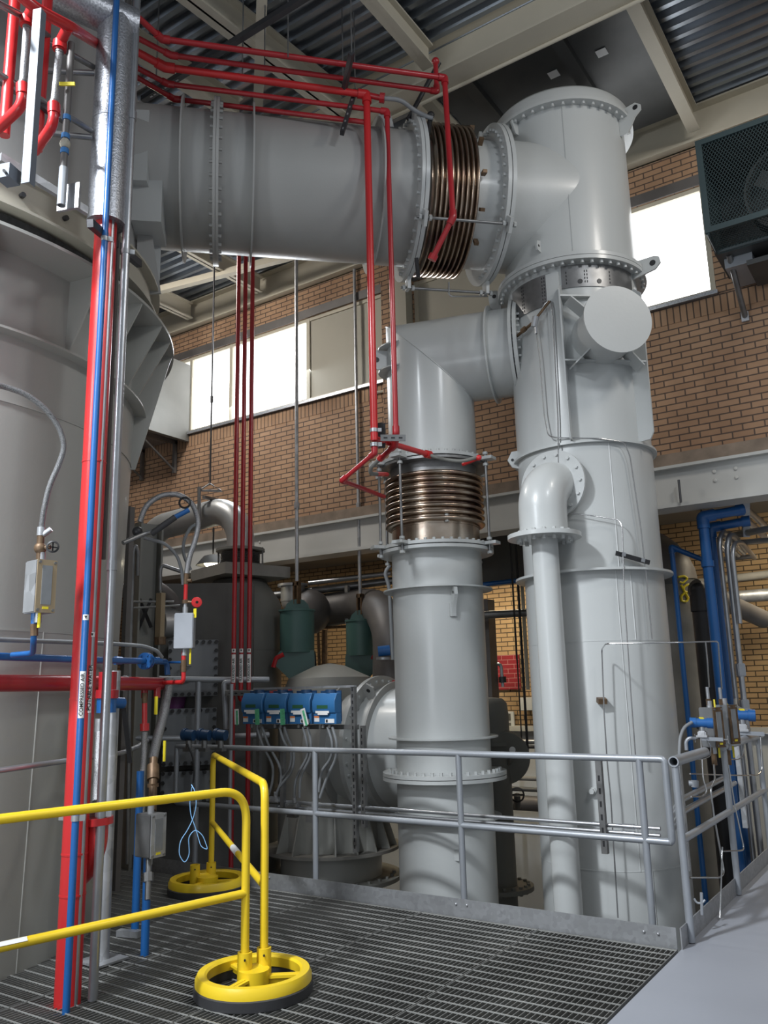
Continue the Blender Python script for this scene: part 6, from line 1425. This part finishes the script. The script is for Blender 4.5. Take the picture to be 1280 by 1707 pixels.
# conduits
for k, (xt, yt, xb, r_, hk, lb) in enumerate(((1200, 888, 1228, 0.024, 1204, 'left one of three silver conduits rising beside the blue pipes'), (1213, 893, 1241, 0.028, 1218, 'middle one of three silver conduits with two conduit bodies'), (1222, 905, 1200, 0.022, 1232, 'right one of three silver conduits, bending away at its top'))):
    q = PD(xt, yt+30, 9.0-k*0.05); t = thing('silver_conduit', q, lb, 'conduit', 'silver conduits beside the blue pipes'); c_ = (q.x, q.y); zt_ = zat(xt-1, yt, c_)
    MB().tube([V3(c_, -1.0 if k < 2 else zt_-0.8), V3(c_, zt_-0.12), V3(c_, zt_)+Vector((0.02, 0.05, 0)), PD(hk+4, yt-2, 9.25), PD(hk+26, yt+25, 9.9)], r_, 14, fil=0.12).build('tube', 'conduit', t)
    if k == 1:
        for yb in ((1106, 1128), (1166, 1190)):
            z0, z1 = zat(1225, yb[1], c_), zat(1225, yb[0], c_); MB().box(V3(c_, (z0+z1)/2), (0.075, 0.07, z1-z0), ((0.83, 0.55, 0), (-0.55, 0.83, 0), UP), bev=0.008).build('conduit_body', 'rail', t)
for k, (y0, y1, r_) in enumerate(((892, 882, 0.035), (905, 903, 0.028))):
    tag(MB().cyl(PD(1225, y0, 9.6), PD(1300, y1-4, 9.0), r_, 14).build('silver_conduit', 'conduit'), 'level silver conduit under the beam at the right edge, %s one' % ('upper', 'lower')[k], 'conduit')
for k in range(2): tag(MB().cyl(PD(1243, 848+18*k, 9.4), PD(1290, 890+18*k, 10.2), 0.035, 12).build('silver_conduit', 'conduit'), 'silver pipe slanting down right from the end of the %s blue pipe' % ('upper', 'lower')[k], 'pipe')
for k in range(4): tag(MB().cyl(PD(1188+9*k, 903-5*k, 9.8), PD(1222+9*k, 929-3*k, 10.9), 0.025, 10).build('silver_conduit', 'galv'), 'conduit of the slanting rack at the right, %s from the left' % ('first', 'second', 'third', 'fourth')[k], 'conduit', 'slanting conduit rack')
tag(MB().cyl(PD(1170, 936, 11.0), PD(1260, 927, 11.0), 0.03, 8).build('strut_channel', 'strut'), 'dark strut carrying the slanting conduit rack', 'strut')
tag(MB().cyl(PD(1165, 971, 11.2), PD(1300, 955, 11.2), 0.05, 12).build('pipe', 'concrete'), 'tan level pipe on the right lower brick wall', 'pipe')
tag(MB().cyl(PD(1190, 998, 11.0), PD(1300, 990, 11.0), 0.075, 16).build('pipe', 'galv'), 'bright level pipe on the right lower brick wall, above the slanting brown one', 'pipe')
for k, (px, y0, y1) in enumerate(((1131, 800, 838), (1168, 846, 862))):
    q = PY(px, y0, WY-0.14 if k == 0 else 9.0); tag(MB().cyl(q, V3((q.x, q.y), PY(px, y1, q.y).z), 0.008 if k else 0.012, 8).build('hanger_rod', 'strut'), ('thin dark rod in front of the pale beam right of the tower', 'thin dark rod above the tallest blue pipe')[k], 'rod')

# ---- instruments on the walkway railing
def transmitter(px, py, d, label, k=1.0):
    t = thing('transmitter', PD(px, py, d), label, 'transmitter'); q = PD(px, py, d); ax_ = (RGT*0.93-FWD*0.36+UPV*0.05).normalized()
    hd = MB().cyl(q-ax_*0.10*k, q+ax_*0.10*k, 0.046*k, 24).cyl(q+ax_*0.055*k, q+ax_*0.115*k, 0.054*k, 24).cyl(q-ax_*0.115*k, q-ax_*0.05*k, 0.052*k, 24).build('head', 'blue', t)
    MB().cyl(q+ax_*0.112*k, q+ax_*0.118*k, 0.040*k, 20).build('cover_glass', 'black', t)
    MB().box(q+UPV*0.05*k, (0.04*k, 0.03*k, 0.012*k), (ax_, FWD, UPV)).build('warning_label', 'tagyellow', t)
    MB().cyl(q-ax_*0.02-UPV*0.03, q-ax_*0.02-UPV*0.048, 0.02*k, 12).build('plug', 'black', t)
    MB().cyl(q-UPZ*0.04*k, q-UPZ*0.08*k, 0.026*k, 16).build('neck', 'conduit', t)
    MB().box(q-UPZ*0.11*k, (0.085*k, 0.08*k, 0.06*k), bev=0.008).box(q-UPZ*0.135*k, (0.11*k, 0.10*k, 0.02*k)).build('flange_block', 'galv', t)
    mf = MB().box(q-UPZ*0.16*k+ax_*0.06, (0.22*k, 0.06*k, 0.035*k), (ax_, ax_.cross(UPZ).normalized()*-1, UPZ)).build('manifold', 'rail', t)
    for s_ in (-1, 1): MB().cyl(q-UPZ*0.16*k+ax_*(0.06+s_*0.11*k), q-UPZ*0.16*k+ax_*(0.06+s_*0.16*k), 0.006, 8).box(q-UPZ*0.16*k+ax_*(0.06+s_*0.16*k), (0.006, 0.006, 0.06), None).build('needle_valve', 'steel', mf)
    b0 = q-UPZ*0.16*k-ax_*0.05; MB().tube([b0, b0-ax_*0.05, b0-ax_*0.075-UPZ*0.03, b0-ax_*0.075-UPZ*0.09], 0.018*k, 12, fil=0.04).build('bracket_arm', 'rail', t)
    return q
q1 = transmitter(1169, 1205, 6.9, 'bright blue pressure transmitter on the near end of the walkway rail', 0.72)
q2 = transmitter(1236, 1192, 8.1, 'bright blue pressure transmitter farther along, at the right picture edge', 0.95)
tag(MB().tube([PD(1153, 1204, 6.85), PD(1140, 1212, 6.8), PD(1133, 1230, 6.75), PD(1132, 1260, 6.7), PD(1134, 1340, 6.7)], 0.012, 12, fil=0.12).build('flexible_conduit', 'flex'), 'grey flexible conduit bending down left from the near bright transmitter', 'conduit')
tag(MB().tube([PD(1226, 1167, 8.6), PD(1226, 1178, 8.5), PD(1236, 1184, 8.3), PD(1252, 1185, 8.15)], 0.018, 12, fil=0.12).build('flexible_conduit', 'flex'), 'grey flexible conduit into the farther bright transmitter', 'conduit')
for k, (px, py, d, lb) in enumerate(((1186, 1212, 7.15, 'silver sight glass box on the walkway rail, left of the pair'), (1211, 1207, 7.35, 'silver sight glass box on the walkway rail, right of the pair'))):
    q = PD(px, py, d); sight_glass(q, 0.11, 0.13, 0.30, pdir((q.x, q.y), 52), lb, gl='glass', body='conduit', front_mat='brass')
    tv = PD((1182, 1203)[k], 1180, d); t = thing('ball_valve', tv, 'small brass valve with yellow lever above the %s silver sight glass box' % ('left', 'right')[k], 'valve')
    MB().cyl(tv-UPZ*0.06, tv+UPZ*0.16, 0.014, 12).build('nipple', 'conduit', t); MB().cyl(tv+UPZ*0.02, tv+UPZ*0.07, 0.02, 8).build('body', 'brass', t)
    MB().box(tv+RGT*0.045+UPZ*0.03, (0.012, 0.008, 0.07), ((0.8, 0, 0.5) if k else (1, 0, 0), (0, 1, 0), (-0.5, 0, 0.8) if k else (0, 0, 1))).build('lever', 'tagyellow', t)
    q_ = PD((1190, 1214)[k], 1262, d); t = thing('drain_valve', q_, 'brown drain valve with yellow lever under the %s silver sight glass box' % ('left', 'right')[k], 'valve')
    MB().cyl(q_+UPZ*0.08, q_-UPZ*0.06, 0.02, 10).build('body', 'brass', t); MB().box(q_+RGT*0.045+UPZ*0.04, (0.014, 0.008, 0.09)).build('lever', 'tagyellow', t)
tubes = [([PD(1101, 1255+0, 6.9)]*0 or [PD(1060, 1178, 6.6)]*0, None)]
def tb(pts, lb, r=0.0055, mat='tubing', fil=0.04): tag(MB().tube(pts, r, 10, fil=fil).build('instrument_tube', mat), lb, 'tube')
# impulse lines on the tower face
tk = lambda x, y, R=0.66: front(x, y, TW, R)
tb([tk(893, 545), tk(900, 600), tk(907, 690), tk(914, 727), tk(930, 730), tk(1000, 731), tk(1040, 737), tk(1050, 760), tk(1068, 880), tk(1077, 960), tk(1087, 1066)], 'thin steel tube from the brass valve cluster across the tower and down its right half')
tb([tk(900, 522), tk(908, 506), tk(918, 500), tk(921, 520), tk(930, 700), tk(932, 845), tk(937, 855), tk(990, 860), tk(1032, 867), tk(1037, 880, 0.68), tk(1041, 1000, 0.7), tk(1051, 1150, 0.7), tk(1059, 1258, 0.7)], 'thin steel tube running down the middle of the tower with a step right')
zz_ = [(1003, 1078), (1003, 1090), (1007, 1190), (1013, 1300), (1030, 1520)]
tb([PD(1195, 1069, 6.75), PD(1130, 1071, 6.6), PD(1075, 1072, 6.6), PD(1010, 1073, 6.65), tk(1003, 1082, 0.72), tk(1007, 1190, 0.72), tk(1012, 1270, 0.72), tk(1018, 1330, 0.72), tk(1030, 1530, 0.72)], 'thin steel tube crossing to the sight glasses and running down the tower front')
tb([PD(1176, 1069, 6.8), PD(1179, 1100, 6.85), PD(1182, 1145, 7.1)], 'thin steel drop tube into the left silver sight glass valve')
tb([PD(1187, 1069, 6.8), PD(1197, 1070, 6.8), PD(1199, 1100, 6.95), PD(1203, 1148, 7.3)], 'thin steel drop tube into the right silver sight glass valve')
for k, (x0, y0, R) in enumerate(((1038, 926, 0.70),)):
    A, B = tk(1026, 922, 0.67), tk(1083, 938, 0.67); d_ = (B-A).normalized(); u_ = d_.cross(cdir(TW)).normalized()
    s_ = tag(MB().box((A+B)/2, ((B-A).length, 0.035, 0.035), (d_, cdir(TW), u_)).build('strut_bracket', 'black'), 'black strut bar clamping the two thin tubes at the tower ring', 'strut')
    for px, py in ((1040, 924), (1072, 934)): p = tk(px, py, 0.71); MB().box(p, (0.035, 0.02, 0.03), (d_, cdir(TW), u_)).build('tube_clamp', 'conduit', s_)
p = tk(1003, 1168, 0.65); tag(MB().box(p, (0.07, 0.07, 0.04), (RGT, FWD, UPV)).build('strut_bracket', 'brass'), 'small brown bracket clamping the lower thin tube to the tower', 'strut')
t = thing('valve_cluster', tk(893, 540), 'brass and steel needle valve cluster slanting up on the tower beside the elbow flange', 'valve')
MB().cyl(tk(862, 560, 0.66), tk(888, 538, 0.70), 0.014, 10).cyl(tk(870, 552, 0.68), tk(876, 547, 0.68), 0.024, 8).build('nipple', 'brass', t)
MB().cyl(tk(890, 545, 0.70), tk(893, 528, 0.70), 0.03, 10).cyl(tk(893, 545, 0.70), tk(894, 556, 0.70), 0.012, 8).build('body', 'conduit', t)
MB().cyl(tk(894, 530, 0.70), tk(916, 502, 0.68), 0.012, 10).build('upper_arm', 'brass', t)
# impulse tubing below the transmitters
g = 6.4
tb([PD(1176, 1232, 6.9), PD(1185, 1243, 6.8), PD(1184, 1260, 6.7), PD(1172, 1265, 6.6), PD(1160, 1265, 6.5)], 'small looped tube below the near bright transmitter')
tb([PD(1168, 1232, 6.85), PD(1172, 1300, 6.7), PD(1179, 1320, 6.7), PD(1170, 1328, 6.65), PD(1152, 1328, 6.5)], 'long hooked tube hanging below the near bright transmitter')
tb([PD(1190, 1275, 7.0), PD(1192, 1300, 6.9), PD(1184, 1315, 6.8), PD(1190, 1360, 6.8), PD(1207, 1455, 6.8), PD(1200, 1463, 6.7), PD(1150, 1463, 6.5)], 'drain tube zigzagging from the left brown valve down to the kick plate', 0.007)
tb([PD(1214, 1275, 7.2), PD(1224, 1340, 7.2), PD(1240, 1415, 7.2), PD(1236, 1418, 7.1), PD(1204, 1419, 6.9)], 'drain tube from the right brown valve, ending in a short level piece')
tb([PD(1238, 1218, 8.1), PD(1240, 1258, 8.0), PD(1232, 1266, 7.9), PD(1220, 1266, 7.8)], 'small looped tube below the farther bright transmitter')
tb([PD(1267, 1222, 8.1), PD(1270, 1285, 8.0), PD(1262, 1293, 7.9), PD(1250, 1292, 7.8)], 'hooked tube at the right picture edge under the farther transmitter')
tb([PD(1150, 1290, 6.9), PD(1210, 1292, 7.6), PD(1250, 1293, 8.1)], 'long thin level tube behind the walkway railing')
tb([PD(1200, 1530, 6.5), PD(1204, 1412, 6.7)], 'thin upright tube rising behind the slanted kick plate')
for k in range(2):
    z = (0.80, 0.72)[k]; tag(MB().tube([(-1.72, 5.9, z-0.1), (-1.72, 6.2, z-0.02), (-1.72, 7.6+0.3*k, z)], 0.021, 12, fil=0.1).build('conduit_run', 'conduit'), '%s of two conduits running along the walkway railing' % ('upper', 'lower')[k], 'conduit')
for k, yy in enumerate((6.05, 7.95)):
    tag(MB().bx(-1.70, -1.66, yy-0.02, yy+0.02, 0.35, 1.08).build('strut_post', 'galv'), 'strut upright on the walkway railing, %s one' % ('near', 'far')[k], 'strut')
t = thing('tee_fitting', PD(1155, 1306, 6.9), 'white threaded tee behind the walkway corner post', 'fitting'); MB().cyl(PD(1148, 1306, 6.9), PD(1162, 1306, 6.9), 0.022, 12).cyl(PD(1158, 1301, 6.9), PD(1158, 1312, 6.9), 0.028, 8).build('body', 'rail', t)
t = thing('hook_bracket', PD(1168, 1508, 6.3), 'small white hooked bracket just above the slanted kick plate', 'bracket')
MB().cyl(PD(1170, 1525, 6.2), PD(1169, 1488, 6.2), 0.010, 8).tube([PD(1157, 1498, 6.2), PD(1161, 1505, 6.2), PD(1170, 1506, 6.2), PD(1175, 1500, 6.2)], 0.007, 8, fil=0.02).build('hook', 'rail', t)

# ================================================================== CAGED FAN UNIT, TOP RIGHT
FX0 = PY(1158, 237, 7.45).x; FZ1 = PY(1158, 237, 7.45).z; FZm = PY(1182, 388, 7.45).z; yF = 7.45; FX1 = FX0+2.4
t = thing('fan_cage', (FX0, yF, FZm), 'dark green wire mesh cage round a fan heater on the upper right wall', 'fan unit')
zb3 = PY(1197, 424, 7.85).z
fr = MB(); w_ = 0.055
fr.bx(FX0, FX1, yF-0.01, yF+0.03, FZ1-w_, FZ1).bx(FX0, FX1, yF-0.01, yF+0.03, FZm, FZm+w_).bx(FX0, FX0+w_, yF-0.01, yF+0.03, FZm+w_, FZ1-w_)
fr.build('front_frame', 'cagegreen', t)
sd_ = MB().add([(FX0, yF, FZ1), (FX0, yF, FZm), (FX0, 7.8, zb3), (FX0, 8.4, zb3), (FX0, 8.4, FZ1), (FX0+0.01, yF, FZ1), (FX0+0.01, yF, FZm), (FX0+0.01, 7.8, zb3), (FX0+0.01, 8.4, zb3), (FX0+0.01, 8.4, FZ1)], [(0, 1, 2, 3, 4), (9, 8, 7, 6, 5)]+[(i, (i+1) % 5, 5+(i+1) % 5, 5+i) for i in range(5)])
sd_.build('side_panel', 'cagegreen', t)
MB().bx(FX0, FX1, yF, 8.42, FZ1-0.01, FZ1+0.005).bx(FX0, FX1, 7.78, 8.4, zb3-0.02, zb3).bx(FX0, FX1, 8.36, 8.42, zb3, FZ1).build('pan_and_dark_lining', 'deckframe', t)  # base pan, plus dark top and back sheets added to make the interior look shaded
ms = MB(); dx = FX1-FX0-w_; st = 0.045
def mesh_panel(o, X, Y, W_, H_, st, th=0.0045):
    mb = MB(); X = Vector(X).normalized(); Y = Vector(Y).normalized(); Z = X.cross(Y)
    k = -H_
    while k < W_:
        for sg in (1, -1):
            # line from (k,0) going at 60 degrees
            a0 = max(0, k); b0 = (a0-k)/0.62; a1_ = min(W_, k+H_*0.62); b1_ = (a1_-k)/0.62
            if a1_ > a0:
                p = [(a0, b0), (a1_, b1_)]
                if sg < 0: p = [(x, H_-y) for x, y in p]
                A = Vector(o)+X*p[0][0]+Y*p[0][1]; B = Vector(o)+X*p[1][0]+Y*p[1][1]; d = (B-A).normalized()
                mb.box((A+B)/2, ((B-A).length, th, th), (d, d.cross(Z), Z))
        k += st
    return mb
tag(mesh_panel((FX0+w_, yF+0.005, FZm+w_), (1, 0, 0), (0, 0, 1), 1.5, FZ1-FZm-2*w_, 0.03).build('mesh', 'cagegreen', t), kind='stuff')
hyp = Vector((0, 7.8-yF, zb3-FZm)); tag(mesh_panel((FX0+0.02, yF, FZm), (1, 0, 0), hyp, 1.5, hyp.length, 0.03).build('mesh', 'cagegreen', t), kind='stuff')
MB().tube([(FX0+0.02, yF, FZm), (FX0+0.02, 7.8, zb3), (FX1, 7.8, zb3)], 0.02, 8).build('lower_frame', 'cagegreen', t)
ff = thing('fan', (FX0+0.75, 7.95, (FZ1+FZm)/2), 'round motor fan inside the dark mesh cage', 'fan')
fcz = (FZ1+FZm)/2-0.05; fcx = FX0+0.75
MB().lathe([(0.42, -0.10), (0.44, -0.10), (0.44, 0.12), (0.42, 0.12)], (fcx, 7.9, fcz), (0, 1, 0), 40, closed=True).build('shroud', 'deckframe', ff)
MB().cyl((fcx, 7.72, fcz-0.08), (fcx, 7.95, fcz-0.08), 0.11, 24).build('motor', 'steel', ff)
for k in range(5):
    a = k*2*PI/5; d = Vector((math.cos(a), 0, math.sin(a))); MB().box(Vector((fcx, 7.92, fcz))+d*0.24, (0.30, 0.01, 0.16), (d, (Vector((0, 1, 0))+d.cross(Vector((0, 1, 0)))*0.5).normalized(), d.cross(Vector((0, 1, 0))))).build('blade', 'deckframe', ff)
for b in range(7): MB().bx(FX1-0.05, FX1, 8.3, 8.31, 5, 5.01) if False else None
hv = thing('duct_plenum', (FX0+0.3, 8.3, FZm-0.3), 'dull sheet metal plenum below the caged fan at the window edge', 'duct box')
zp = PY(1200, 470, 8.2).z
MB().bx(FX0+0.05, FX0+0.3, 7.95, 8.44, zp, zb3-0.02).build('box', 'rail', hv)
bk = thing('wall_bracket', (FX0+0.5, 8.4, zp), 'slanting steel angle bracket carrying the caged fan on the brick', 'bracket')
bA, bB = PY(1215, 425, 7.9), PY(1242, 528, WY-0.03)
MB().cyl(bA, bB, 0.028, 8).build('strut', 'steel', bk); MB().box(bB, (0.07, 0.03, 0.1)).build('foot', 'galv', bk)
tag(MB().bx(FX0+0.25, FX1, 7.9, 8.42, zp-0.05, zp).build('bracket_shelf', 'deckframe'), 'dark steel shelf under the caged fan', 'shelf')
# roof hatch details
for k, (px, py, lb) in enumerate(((923, 124, 'white paper tag on the dark roof panel behind the tower cap'), (1003, 88, 'white paper tag on the dark roof panel right of the tower cap'))):
    q = PZ(px, py, 7.51); tag(MB().box(q, (0.10, 0.10, 0.003)).build('paper_tag', 'label'), lb, 'tag')
q = PZ(791, 150, 7.50); tag(MB().box(q, (0.12, 0.10, 0.05), bev=0.02).build('detector', 'label'), 'white rounded detector on the dark roof panel left of the tower', 'detector')
for k, xx in enumerate((-3.3, -2.35)): tag(MB().bx(xx, xx+0.12, 6.28, 8.35, 7.44, 7.52).build('roof_angle', 'deckframe'), ('dark channel under the roof panel left of the tower', 'dark channel under the roof panel behind the tower cap')[k], 'channel')
q0, q1_ = PZ(600, 212, 7.22), PZ(1075, 3, 7.22)
tag(MB().tube([(q0.x, 6.24, 7.235), (q1_.x+1.2, 6.24, 7.235)], 0.018, 10).build('conduit', 'cream'), 'cream conduit along the lower edge of the big roof girder', 'conduit')
tb([PD(748, 470, 7.2), PD(748, 490, 7.25), PD(752, 494, 7.25), PD(812, 494, 7.5)], 'thin bent steel tube under the shiny horizontal joint', 0.008)
tag(MB().cyl(PY(665, 648, WY-0.03), PY(618, 656, WY-0.03), 0.02, 8).build('conduit', 'cream'), 'short cream conduit on the upper brick beside the elbow', 'conduit')
